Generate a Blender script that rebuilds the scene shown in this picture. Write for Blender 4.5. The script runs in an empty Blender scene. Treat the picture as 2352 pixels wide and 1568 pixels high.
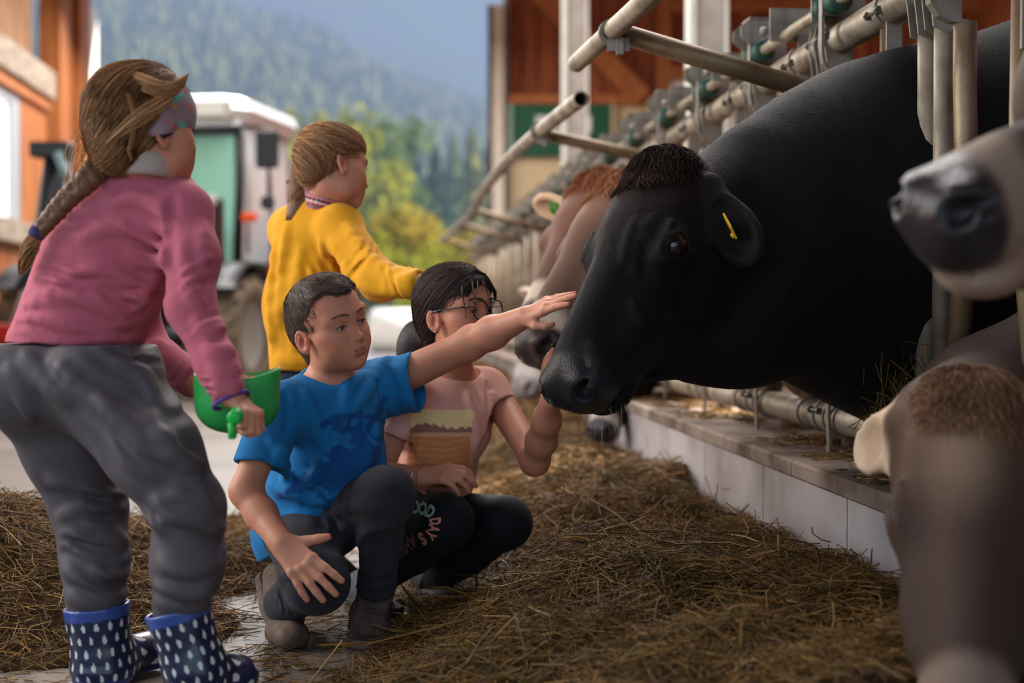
import bpy, math, random, time
import numpy as np
from mathutils import Vector, Matrix
T0 = time.time()
SC = bpy.context.scene
COL = SC.collection
random.seed(7)
RNG = np.random.default_rng(7)

# ------------------------------------------------------------------ camera
EYE = 0.757                     # the photographer crouches at the children's eye level
FPX = 50.0 / 36.0 * 2352
PITCH = math.radians(1.21)
cam_d = bpy.data.cameras.new('camera')
cam_d.lens = 50.0
cam_d.sensor_width = 36.0
cam_d.clip_start = 0.05
cam_d.clip_end = 9000
cam_d.dof.use_dof = True
cam_d.dof.focus_distance = 3.22
cam_d.dof.aperture_fstop = 2.0
cam = bpy.data.objects.new('camera', cam_d)
cam.location = (0, 0, EYE)
cam.rotation_euler = (math.radians(90) - PITCH, 0, 0)
COL.objects.link(cam)
SC.camera = cam

# ------------------------------------------------------------------ view, world, sun, lamps
SC.view_settings.view_transform = 'Standard'
SC.view_settings.look = 'None'
SC.view_settings.gamma = 1.0
SC.view_settings.use_curve_mapping = False
SC.view_settings.exposure = 0.55

SUN_DIR = Vector((0.86, 0.20, 0.60)).normalized()     # towards the sun: low, from the right and behind
SUN_EL = math.asin(SUN_DIR.z)
SUN_AZ = math.atan2(SUN_DIR.x, SUN_DIR.y)
world = bpy.data.worlds.new('sky')
SC.world = world
world.use_nodes = True
wn = world.node_tree
for n in list(wn.nodes):
    wn.nodes.remove(n)
w_out = wn.nodes.new('ShaderNodeOutputWorld')
w_bg = wn.nodes.new('ShaderNodeBackground')
w_sky = wn.nodes.new('ShaderNodeTexSky')
w_sky.sky_type = 'NISHITA'
w_sky.sun_disc = False
w_sky.sun_elevation = SUN_EL
w_sky.sun_rotation = SUN_AZ
w_sky.altitude = 800
w_sky.dust_density = 1.5
w_bg.inputs['Strength'].default_value = 0.22
wn.links.new(w_sky.outputs['Color'], w_bg.inputs['Color'])
wn.links.new(w_bg.outputs['Background'], w_out.inputs['Surface'])

sun_d = bpy.data.lights.new('sun', 'SUN')
sun_d.energy = 20.0
sun_d.angle = math.radians(0.6)
sun_d.color = (1.0, 0.93, 0.82)
sun = bpy.data.objects.new('sun', sun_d)
sun.rotation_euler = SUN_DIR.to_track_quat('Z', 'Y').to_euler()
sun.location = SUN_DIR * 40
COL.objects.link(sun)

def area_lamp(name, loc, target, sx, sy, power, color):
    d = bpy.data.lights.new(name, 'AREA')
    d.shape = 'RECTANGLE'
    d.size = sx
    d.size_y = sy
    d.energy = power
    d.color = color
    o = bpy.data.objects.new(name, d)
    o.location = loc
    o.rotation_euler = (Vector(loc) - Vector(target)).to_track_quat('Z', 'Y').to_euler()
    COL.objects.link(o)
    return o
# added area lamps that fill from the left, from behind the camera and overhead
area_lamp('side_fill_light', (-4.8, 3.4, 3.0), (0.0, 3.3, 0.8), 3.6, 2.4, 185, (1.0, 0.96, 0.92))
area_lamp('front_fill_light', (-1.5, -4.0, 3.6), (-0.2, 3.3, 0.9), 5.0, 2.0, 24, (1.0, 0.93, 0.86))
area_lamp('overhead_fill_light', (-1.2, 12.0, 5.8), (-0.8, 11.0, 0.0), 2.5, 15.0, 1000, (1.0, 0.97, 0.94))

# ------------------------------------------------------------------ helpers: points, tags, meshes
CP, SP = math.cos(PITCH), math.sin(PITCH)
def P(px, py, Y):
    """world point seen at photograph pixel (px, py), at Y metres in front of the camera"""
    a = (px - 1176.0) / FPX
    b = (784.0 - py) / FPX
    dy = CP + b * SP
    dz = b * CP - SP
    t = Y / dy
    return np.array((a * t, Y, EYE + dz * t))
def V(*a):
    return np.array(a, dtype=float)
def nrm(v):
    v = np.asarray(v, dtype=float)
    return v / max(1e-9, np.linalg.norm(v))

def tag(o, label=None, cat=None, group=None, kind=None):
    if label: o['label'] = label
    if cat: o['category'] = cat
    if group: o['group'] = group
    if kind: o['kind'] = kind
    return o
def empty(name, loc=(0, 0, 0), label=None, cat=None, group=None, rz=0.0, kind=None):
    o = bpy.data.objects.new(name, None)
    o.empty_display_size = 0.1
    o.location = tuple(loc)
    o.rotation_euler = (0, 0, rz)
    COL.objects.link(o)
    return tag(o, label, cat, group, kind)
def link(name, me, mat=None, parent=None, loc=None, rot=None, world_space=False):
    o = bpy.data.objects.new(name, me)
    COL.objects.link(o)
    if mat is not None and len(me.materials) == 0:
        me.materials.append(mat)
    if parent is not None:
        o.parent = parent
        if world_space:                     # vertices are world coordinates: undo the parent's placement
            m = Matrix.Identity(4)
            q = parent
            while q is not None:
                m = q.matrix_basis @ m
                q = q.parent
            o.matrix_basis = m.inverted()
    if loc is not None: o.location = tuple(loc)
    if rot is not None: o.rotation_euler = rot
    return o

def mesh_np(verts, faces, smooth=True, colors=None, extra=None):
    """faces: (N,k) int array, or list of such arrays"""
    me = bpy.data.meshes.new('m')
    verts = np.asarray(verts, dtype=np.float32)
    fl = faces if isinstance(faces, list) else [faces]
    fl = [np.asarray(f, dtype=np.int32) for f in fl if len(f)]
    nl = sum(f.size for f in fl)
    nf = sum(len(f) for f in fl)
    me.vertices.add(len(verts))
    me.vertices.foreach_set('co', verts.ravel())
    me.loops.add(nl)
    me.loops.foreach_set('vertex_index', np.concatenate([f.ravel() for f in fl]))
    me.polygons.add(nf)
    tot = np.concatenate([np.full(len(f), f.shape[1], np.int32) for f in fl])
    st = np.concatenate(([0], np.cumsum(tot)[:-1])).astype(np.int32)
    me.polygons.foreach_set('loop_start', st)
    me.polygons.foreach_set('use_smooth', np.full(nf, bool(smooth)))
    if colors is not None:
        at = me.attributes.new('Col', 'FLOAT_COLOR', 'POINT')
        colors = np.asarray(colors, np.float32)
        c = np.ones((len(verts), 4), np.float32)
        c[:, :colors.shape[1]] = colors
        at.data.foreach_set('color', c.ravel())
    me.update(calc_edges=True)
    return me

class MB:
    """collects simple solids into one mesh"""
    def __init__(s):
        s.v = []; s.f3 = []; s.f4 = []; s.n = 0
    def add(s, v, f):
        v = np.asarray(v, float)
        for q in f:
            (s.f4 if len(q) == 4 else s.f3).append([i + s.n for i in q])
        s.v.append(v); s.n += len(v)
    def box(s, lo, hi, M=None, o=None, bev=0.0):
        x0, y0, z0 = lo; x1, y1, z1 = hi
        b = bev
        if b <= 0:
            v = np.array([(x, y, z) for z in (z0, z1) for (x, y) in ((x0, y0), (x1, y0), (x1, y1), (x0, y1))], float)
            f = [(3, 2, 1, 0), (4, 5, 6, 7), (0, 1, 5, 4), (1, 2, 6, 5), (2, 3, 7, 6), (3, 0, 4, 7)]
        else:
            def ring(z, i):
                return [(x0 + i, y0 + i + (b if i == 0 else 0) * 0, z), (x1 - i, y0 + i, z), (x1 - i, y1 - i, z), (x0 + i, y1 - i, z)]
            v = []
            for z, i in ((z0, b), (z0 + b, 0), (z1 - b, 0), (z1, b)):
                v += ring(z, i)
            v = np.array(v, float)
            f = [(3, 2, 1, 0), (12, 13, 14, 15)]
            for r in range(3):
                for k in range(4):
                    a = r * 4 + k; c = r * 4 + (k + 1) % 4
                    f.append((a, c, c + 4, a + 4))
        if M is not None: v = v @ np.asarray(M, float).T
        if o is not None: v = v + np.asarray(o, float)
        s.add(v, f); return s
    def tube(s, pts, r, n=10, cap=True):
        pts = np.asarray(pts, float)
        m = len(pts)
        r = np.full(m, float(r)) if np.isscalar(r) else np.asarray(r, float)
        t = np.gradient(pts, axis=0)
        t /= np.linalg.norm(t, axis=1)[:, None] + 1e-12
        up = V(0, 0, 1) if abs(t[0, 2]) < 0.9 else V(1, 0, 0)
        a = nrm(np.cross(t[0], up))
        vs = []
        for i in range(m):
            a = nrm(a - t[i] * np.dot(a, t[i]))
            b = np.cross(t[i], a)
            for k in range(n):
                w = 2 * math.pi * k / n
                vs.append(pts[i] + r[i] * (math.cos(w) * a + math.sin(w) * b))
        f = []
        for i in range(m - 1):
            for k in range(n):
                f.append((i * n + k, i * n + (k + 1) % n, (i + 1) * n + (k + 1) % n, (i + 1) * n + k))
        if cap:
            c0 = len(vs); vs.append(pts[0]); vs.append(pts[-1])
            for k in range(n):
                f.append((c0, (k + 1) % n, k))
                f.append((c0 + 1, (m - 1) * n + k, (m - 1) * n + (k + 1) % n))
        s.add(np.array(vs), f); return s
    def prism(s, poly, lo, hi, axis=2, M=None, o=None):
        n = len(poly)
        def p3(p, h):
            return {2: (p[0], p[1], h), 1: (p[0], h, p[1]), 0: (h, p[0], p[1])}[axis]
        v = np.array([p3(p, lo) for p in poly] + [p3(p, hi) for p in poly], float)
        c = np.mean(np.array(poly, float), axis=0)
        v = np.vstack([v, [p3(c, lo)], [p3(c, hi)]])
        f = []
        for k in range(n):
            j = (k + 1) % n
            f.append((k, j, n + j, n + k)); f.append((2 * n, j, k)); f.append((2 * n + 1, n + k, n + j))
        if M is not None: v = v @ np.asarray(M, float).T
        if o is not None: v = v + np.asarray(o, float)
        s.add(v, f); return s
    def lathe(s, prof, n=24, M=None, o=None, closed=False):
        v = []
        for (r, z) in prof:
            for k in range(n):
                w = 2 * math.pi * k / n
                v.append((r * math.cos(w), r * math.sin(w), z))
        f = []
        m = len(prof)
        for i in range(m if closed else m - 1):
            for k in range(n):
                i2 = (i + 1) % m
                f.append((i * n + k, i * n + (k + 1) % n, i2 * n + (k + 1) % n, i2 * n + k))
        v = np.array(v, float)
        if M is not None: v = v @ np.asarray(M, float).T
        if o is not None: v = v + np.asarray(o, float)
        s.add(v, f); return s
    def ball(s, c, r, n=12, m=8):
        r = np.array((r, r, r), float) if np.isscalar(r) else np.asarray(r, float)
        v = []
        for i in range(m + 1):
            th = math.pi * i / m
            for k in range(n):
                w = 2 * math.pi * k / n
                v.append((math.sin(th) * math.cos(w), math.sin(th) * math.sin(w), -math.cos(th)))
        f = [(i * n + k, i * n + (k + 1) % n, (i + 1) * n + (k + 1) % n, (i + 1) * n + k) for i in range(m) for k in range(n)]
        s.add(np.array(v) * r + np.asarray(c, float), f); return s
    def mesh(s, smooth=False):
        fl = []
        if s.f4: fl.append(np.array(s.f4))
        if s.f3: fl.append(np.array(s.f3))
        me = mesh_np(np.vstack(s.v), fl, smooth)
        if smooth == 'auto':
            pass
        return me
    def build(s, name, mat, parent=None, smooth=False, **kw):
        return link(name, s.mesh(smooth), mat, parent, **kw)

def rotz(a):
    c, s_ = math.cos(a), math.sin(a)
    return np.array(((c, -s_, 0), (s_, c, 0), (0, 0, 1)))
def axes_from(fwd, up):
    """columns: x = right (fwd x up), y = fwd, z = up'"""
    f = nrm(fwd); x = nrm(np.cross(f, up)); z = np.cross(x, f)
    return np.stack((x, f, z), axis=1)

# many thin prisms (straw, hair) as one mesh; paths (N,S,3), radius (S,) or (N,S)
def strands_mesh(paths, rad, colors=None, sides=3):
    paths = np.asarray(paths, np.float32)
    N, S, _ = paths.shape
    rad = np.broadcast_to(np.asarray(rad, np.float32), (N, S))
    t = np.gradient(paths, axis=1)
    t /= np.linalg.norm(t, axis=2, keepdims=True) + 1e-9
    ref = np.where(np.abs(t[..., 2:3]) < 0.85, np.array((0, 0, 1.0), np.float32), np.array((1.0, 0, 0), np.float32))
    a = np.cross(t, ref); a /= np.linalg.norm(a, axis=2, keepdims=True) + 1e-9
    b = np.cross(t, a)
    vs = []
    for k in range(sides):
        w = 2 * math.pi * k / sides
        vs.append(paths + rad[..., None] * (math.cos(w) * a + math.sin(w) * b))
    v = np.stack(vs, axis=2)                      # N,S,sides,3
    idx = np.arange(N * S * sides).reshape(N, S, sides)
    q = np.stack((idx[:, :-1], np.roll(idx[:, :-1], -1, axis=2), np.roll(idx[:, 1:], -1, axis=2), idx[:, 1:]), axis=-1).reshape(-1, 4)
    c = None
    if colors is not None:
        c = np.repeat(np.asarray(colors, np.float32), S * sides, axis=0)
    return mesh_np(v.reshape(-1, 3), q, True, c)

# cheap smooth value noise for shapes
def vnoise(Pn, freq, seed=0):
    q = Pn * freq + seed * 17.31
    return (np.sin(q[..., 0] * 1.0 + 1.7 * np.sin(q[..., 1] * 0.8 + 0.3) + seed) *
            np.cos(q[..., 1] * 1.1 + 1.3 * np.sin(q[..., 2] * 0.9 + 1.1)) +
            np.sin(q[..., 2] * 1.2 + 1.5 * np.sin(q[..., 0] * 0.7 + 2.0))) * 0.5

# ------------------------------------------------------------------ implicit bodies
class Sdf:
    """smoothly blended solids, meshed as one continuous surface (surface nets)"""
    def __init__(s):
        s.ops = []; s.fr = (np.zeros(3), np.eye(3), 1.0)
    def frame(s, o=(0, 0, 0), R=None, sc=1.0):
        s.fr = (np.asarray(o, float), np.eye(3) if R is None else np.asarray(R, float), float(sc)); return s
    def W(s, p):
        o, R, sc = s.fr
        return o + R @ (np.asarray(p, float) * sc)
    def _push(s, mode, k, f, lo, hi):
        o, R, sc = s.fr
        if lo is None:
            s.ops.append((mode, k, None, None, f, o, R, sc)); return
        cs = np.array([s.W((x, y, z)) for x in (lo[0], hi[0]) for y in (lo[1], hi[1]) for z in (lo[2], hi[2])])
        s.ops.append((mode, k * sc, cs.min(0), cs.max(0), f, o, R, sc))
    def cap(s, a, b, ra, rb=None, k=0.02, mode='u', flat=None, g=1.0, end=()):
        a = np.asarray(a, float); b = np.asarray(b, float)
        rb = ra if rb is None else rb
        n = None if flat is None else nrm(flat)
        ba = b - a; L2 = max(1e-9, float(ba @ ba))
        A = a.astype(np.float32); BA = ba.astype(np.float32)
        E = [(np.asarray(pe, np.float32), nrm(ne).astype(np.float32)) for pe, ne in end]
        def f(q):
            d = q - A
            if n is not None:
                d = d + np.outer(d @ n, n * (g - 1.0)).astype(np.float32)
            t = np.clip(d @ BA / L2, 0, 1)
            e = d - t[:, None] * BA
            r = np.sqrt(np.einsum('ij,ij->i', e, e)) - (ra + (rb - ra) * t)
            if g > 1: r = r / g ** 0.5
            for (pe, ne) in E:
                r = np.maximum(r, (q - pe) @ ne)
            return r
        m = max(ra, rb) * (1.0 if g >= 1 else 1.0 / g)
        s._push(mode, k, f, np.minimum(a, b) - m, np.maximum(a, b) + m); return s
    def chain(s, pts, rs, k=0.02, **kw):
        for i in range(len(pts) - 1):
            s.cap(pts[i], pts[i + 1], rs[i], rs[i + 1], k, **kw)
        return s
    def ell(s, c, r, rot=None, k=0.02, mode='u'):
        c = np.asarray(c, float)
        r = np.array((r, r, r), float) if np.isscalar(r) else np.asarray(r, float)
        C = c.astype(np.float32); r_ = r.astype(np.float32)
        Rr = None if rot is None else np.asarray(rot, np.float32)
        def f(q):
            d = q - C
            if Rr is not None: d = d @ Rr
            u = d / r_
            k0 = np.sqrt(np.einsum('ij,ij->i', u, u)) + 1e-6
            w = d / (r_ * r_)
            k1 = np.sqrt(np.einsum('ij,ij->i', w, w)) + 1e-6
            return k0 * (k0 - 1.0) / k1
        if Rr is None: m = r
        else: m = np.full(3, r.max())
        s._push(mode, k, f, c - m, c + m); return s
    def box(s, c, h, rot=None, rd=0.004, k=0.01, mode='u'):
        c = np.asarray(c, float); h = np.asarray(h, float)
        C = c.astype(np.float32); H = (h - rd).astype(np.float32)
        Rr = None if rot is None else np.asarray(rot, np.float32)
        def f(q):
            d = q - C
            if Rr is not None: d = d @ Rr
            e = np.abs(d) - H
            return np.linalg.norm(np.maximum(e, 0), axis=1) + np.minimum(e.max(axis=1), 0) - rd
        m = h if Rr is None else np.full(3, np.linalg.norm(h))
        s._push(mode, k, f, c - m, c + m); return s
    def cut(s, p, n, k=0.004):
        """keep the side the normal points away from"""
        p = np.asarray(p, np.float32); n = nrm(n).astype(np.float32)
        s._push('i', k, lambda q: (q - p) @ n, None, None); return s
    def cut_near(s, p, n, c, r, k=0.004):
        """cut a slab away from a limb end only within radius r of c"""
        p = np.asarray(p, np.float32); n = nrm(n).astype(np.float32); c = np.asarray(c, np.float32)
        def f(q):
            return np.maximum(-((q - p) @ n), np.linalg.norm(q - c, axis=1) - r)
        s._push('s', k, f, c - r, c + r); return s
    def disp(s, fn, c, r):
        """fn(points) -> offset, faded inside radius r about c"""
        c = np.asarray(c, float); C = c.astype(np.float32)
        def f(q):
            w = np.clip(1.0 - np.einsum('ij,ij->i', q - C, q - C) / (r * r), 0, 1)
            return fn(q) * w
        s._push('d', 0.0, f, c - r, c + r); return s
    def folds(s, c, r, across, freq=60.0, amp=0.004, seed=0, sharp=1.0):
        """cloth folds: ridges that run across the given direction"""
        n = nrm(across).astype(np.float32)
        m = nrm(np.cross(n, (0.3, 0.5, 0.8))).astype(np.float32)
        freq = freq * 2.6
        def fn(q):
            u = q @ n; v = q @ m
            fm = (0.35 * np.sin(7.0 * v + seed * 2.1) + 0.30 * np.sin(11.0 * u + 5.0 * v + seed)).astype(np.float32)
            w = np.sin(freq * (1 + 0.25 * fm) * u + 1.8 * np.sin(freq * 0.16 * v + seed) + 0.6 * np.sin(freq * 0.37 * v + 2 * seed) + seed * 1.7)
            e = np.clip(0.25 + 0.75 * np.sin(freq * 0.13 * v + freq * 0.19 * u + seed * 3.1) * np.sin(freq * 0.09 * v - freq * 0.11 * u + seed), 0, 1) * 1.4
            return (amp * e * (np.abs(w) ** sharp * np.sign(w))).astype(np.float32)
        return s.disp(fn, c, r)
    def sleeve(s, a, b, ra, rb, pe, ne, k=0.04, wall=0.006):
        """open ended sleeve: returns the hollow to carve once everything is joined"""
        a = np.asarray(a, float); b = np.asarray(b, float); ne = nrm(ne)
        s.cap(a, b, ra, rb, k=k, end=[(pe, ne)])
        t = ((pe - a) @ ne) / ((b - a) @ ne)
        d = nrm(b - a); c = a + t * (b - a); r = ra + (rb - ra) * t - wall
        return (c - d * 0.022, c + d * 0.09, r)
    def hollow(s, cs):
        for (p0, p1, r) in cs:
            s.cap(p0, p1, r, r, k=0.002, mode='s')
        return s
    def ridge(s, px, r=0.010, k=0.018, depth=0.35, mode='u', Y=(2.0, 5.0)):
        """a cloth fold laid along the surface met through the given picture points"""
        s.frame()
        pts = spline([(a, b, 0) for a, b in px], 3) if len(px) > 2 else np.array([(a, b, 0) for a, b in px], float)
        W = march(s, pts[:, 0], pts[:, 1], *Y)
        ok = np.abs(s.ev(W.astype(np.float32))) < 0.004
        W = W[ok]
        if len(W) < 2: return s
        n = s.grad(W.astype(np.float32))
        W = W - n * (r * (1 - 2 * depth) if mode == 'u' else -r * (1 - 2 * depth))
        m = len(W)
        for i in range(m - 1):
            e0 = 0.45 + 0.55 * math.sin(math.pi * min(1, (i + 0.5) / m * 1.0)); e1 = 0.45 + 0.55 * math.sin(math.pi * (i + 1) / m)
            s.cap(W[i], W[i + 1], r * e0, r * e1, k=k, mode=mode)
        return s
    def ev(s, Q, lo=None, hi=None):
        d = np.full(len(Q), 1.0, np.float32)
        cur = None; q = Q
        for (mode, k, l, h, f, o, R, sc) in s.ops:
            if lo is not None and l is not None:
                e = k + 0.012
                if np.any(l - e > hi) or np.any(h + e < lo): continue
            key = (id(o), id(R))
            if cur != key:
                q = ((Q - o.astype(np.float32)) @ R.astype(np.float32)) / np.float32(sc) if (o.any() or sc != 1.0 or not np.array_equal(R, np.eye(3))) else Q
                cur = key
            d2 = f(q) * sc
            if mode == 'u':
                hh = np.clip(0.5 + 0.5 * (d - d2) / k, 0, 1)
                d = d * (1 - hh) + d2 * hh - k * hh * (1 - hh)
            elif mode == 's':
                hh = np.clip(0.5 - 0.5 * (d + d2) / k, 0, 1)
                d = d * (1 - hh) - d2 * hh + k * hh * (1 - hh)
            elif mode == 'i':
                hh = np.clip(0.5 - 0.5 * (d - d2) / k, 0, 1)
                d = d * (1 - hh) + d2 * hh + k * hh * (1 - hh)
            else:
                d = d - d2
            d = d.astype(np.float32)
        return d
    def grad(s, Q, e=0.002):
        g = np.stack([s.ev(Q + np.eye(3, dtype=np.float32)[i] * e) - s.ev(Q - np.eye(3, dtype=np.float32)[i] * e) for i in range(3)], axis=1)
        return g / (np.linalg.norm(g, axis=1, keepdims=True) + 1e-9)
    def mesh(s, cell, lo=None, hi=None, B=12):
        us = [o for o in s.ops if o[0] == 'u']
        L = np.min([o[2] for o in us], axis=0) - 0.02 if lo is None else np.asarray(lo, float)
        H = np.max([o[3] for o in us], axis=0) + 0.02 if hi is None else np.asarray(hi, float)
        nb = np.maximum(1, np.ceil((H - L) / (cell * B)).astype(int))
        dims = nb * B + 1
        ax = [np.arange(n) for n in nb]
        bi = np.stack(np.meshgrid(*ax, indexing='ij'), -1).reshape(-1, 3)
        ctr = (L + (bi + 0.5) * B * cell).astype(np.float32)
        dc = s.ev(ctr)
        act = np.abs(dc) < cell * B * 1.25 + 0.012
        D = np.repeat(np.repeat(np.repeat(dc.reshape(nb), B, 0), B, 1), B, 2)
        D = np.pad(D, ((0, 1), (0, 1), (0, 1)), mode='edge').astype(np.float32)
        g = np.stack(np.meshgrid(*[np.arange(B + 1)] * 3, indexing='ij'), -1).reshape(-1, 3)
        for b in bi[act]:
            o = L + b * B * cell
            Q = (o + g * cell).astype(np.float32)
            d = s.ev(Q, o, o + B * cell).reshape(B + 1, B + 1, B + 1)
            D[b[0] * B:b[0] * B + B + 1, b[1] * B:b[1] * B + B + 1, b[2] * B:b[2] * B + B + 1] = d
        D[0] = np.maximum(D[0], 1e-4); D[-1] = np.maximum(D[-1], 1e-4)
        D[:, 0] = np.maximum(D[:, 0], 1e-4); D[:, -1] = np.maximum(D[:, -1], 1e-4)
        D[:, :, 0] = np.maximum(D[:, :, 0], 1e-4); D[:, :, -1] = np.maximum(D[:, :, -1], 1e-4)
        ins = D < 0
        cnt = np.zeros(tuple(np.array(D.shape) - 1), np.uint8)
        for dx in (0, 1):
            for dy in (0, 1):
                for dz in (0, 1):
                    cnt += ins[dx:D.shape[0] - 1 + dx, dy:D.shape[1] - 1 + dy, dz:D.shape[2] - 1 + dz]
        ci = np.argwhere((cnt > 0) & (cnt < 8))
        cv = {}
        for dx in (0, 1):
            for dy in (0, 1):
                for dz in (0, 1):
                    cv[dx, dy, dz] = D[ci[:, 0] + dx, ci[:, 1] + dy, ci[:, 2] + dz]
        acc = np.zeros((len(ci), 3), np.float64); num = np.zeros(len(ci))
        for axis in range(3):
            for u in (0, 1):
                for w in (0, 1):
                    c0 = [0, 0, 0]; oth = [i for i in range(3) if i != axis]
                    c0[oth[0]] = u; c0[oth[1]] = w
                    c1 = list(c0); c1[axis] = 1
                    a = cv[tuple(c0)]; b = cv[tuple(c1)]
                    m = (a < 0) != (b < 0)
                    t = np.where(m, a / np.where(m, a - b, 1), 0)
                    p = np.zeros((len(ci), 3)); p[:, :] = c0; p[:, axis] = t
                    acc += p * m[:, None]; num += m
        verts = L + (ci + acc / np.maximum(num, 1)[:, None]) * cell
        vid = np.full(cnt.shape, -1, np.int32)
        vid[ci[:, 0], ci[:, 1], ci[:, 2]] = np.arange(len(ci))
        quads = []
        for axis in range(3):
            sl0 = [slice(1, -1)] * 3; sl1 = [slice(1, -1)] * 3
            sl0[axis] = slice(0, -1); sl1[axis] = slice(1, None)
            A = ins[tuple(sl0)]; Bm = ins[tuple(sl1)]
            e = np.argwhere(A != Bm)
            if not len(e): continue
            base = e + 1; base[:, axis] -= 1
            fl = A[e[:, 0], e[:, 1], e[:, 2]]
            o1, o2 = [(1, 2), (2, 0), (0, 1)][axis]
            def at(d1, d2):
                q = base.copy(); q[:, o1] -= d1; q[:, o2] -= d2
                return vid[q[:, 0], q[:, 1], q[:, 2]]
            q = np.stack((at(1, 1), at(0, 1), at(0, 0), at(1, 0)), axis=1)
            q[~fl] = q[~fl][:, ::-1]
            quads.append(q)
        quads = np.vstack(quads)
        quads = quads[(quads >= 0).all(axis=1)]
        return verts, quads
    def build(s, cell, name, mat, parent=None, col=None, relax=1, **kw):
        v, q = s.mesh(cell, **kw)
        for _ in range(relax):
            ac = np.zeros_like(v); n = np.zeros(len(v))
            for i in range(4):
                j = (i + 1) % 4
                np.add.at(ac, q[:, i], v[q[:, j]]); np.add.at(n, q[:, i], 1)
                np.add.at(ac, q[:, j], v[q[:, i]]); np.add.at(n, q[:, j], 1)
            v = v * 0.5 + 0.5 * ac / np.maximum(n, 1)[:, None]
        c = None if col is None else col(v.astype(np.float32))
        me = mesh_np(v, q, True, c)
        o = link(name, me, mat, parent, world_space=True)
        return o, v, q

def spline(pts, n=8):
    pts = np.asarray(pts, float); out = []
    for i in range(len(pts) - 1):
        p0 = pts[max(i - 1, 0)]; p1 = pts[i]; p2 = pts[i + 1]; p3 = pts[min(i + 2, len(pts) - 1)]
        for k in range(n):
            t = k / n
            out.append(0.5 * ((2 * p1) + (-p0 + p2) * t + (2 * p0 - 5 * p1 + 4 * p2 - p3) * t * t + (-p0 + 3 * p1 - 3 * p2 + p3) * t ** 3))
    out.append(pts[-1]); return np.array(out)
def march(S, px, py, Y0, Y1):
    """first surface met along the line of sight through a pixel between two depths (numpy arrays of pixels)"""
    px = np.atleast_1d(px).astype(float); py = np.atleast_1d(py).astype(float)
    A = np.array([P(a, b, Y0) for a, b in zip(px, py)]); Bq = np.array([P(a, b, Y1) for a, b in zip(px, py)])
    D = Bq - A; L = np.linalg.norm(D, axis=1, keepdims=True); D = D / L
    t = np.zeros((len(px), 1))
    for _ in range(60):
        d = S.ev((A + D * t).astype(np.float32))[:, None]
        t = np.minimum(t + d * 0.6, L)
    return A + D * t

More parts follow.
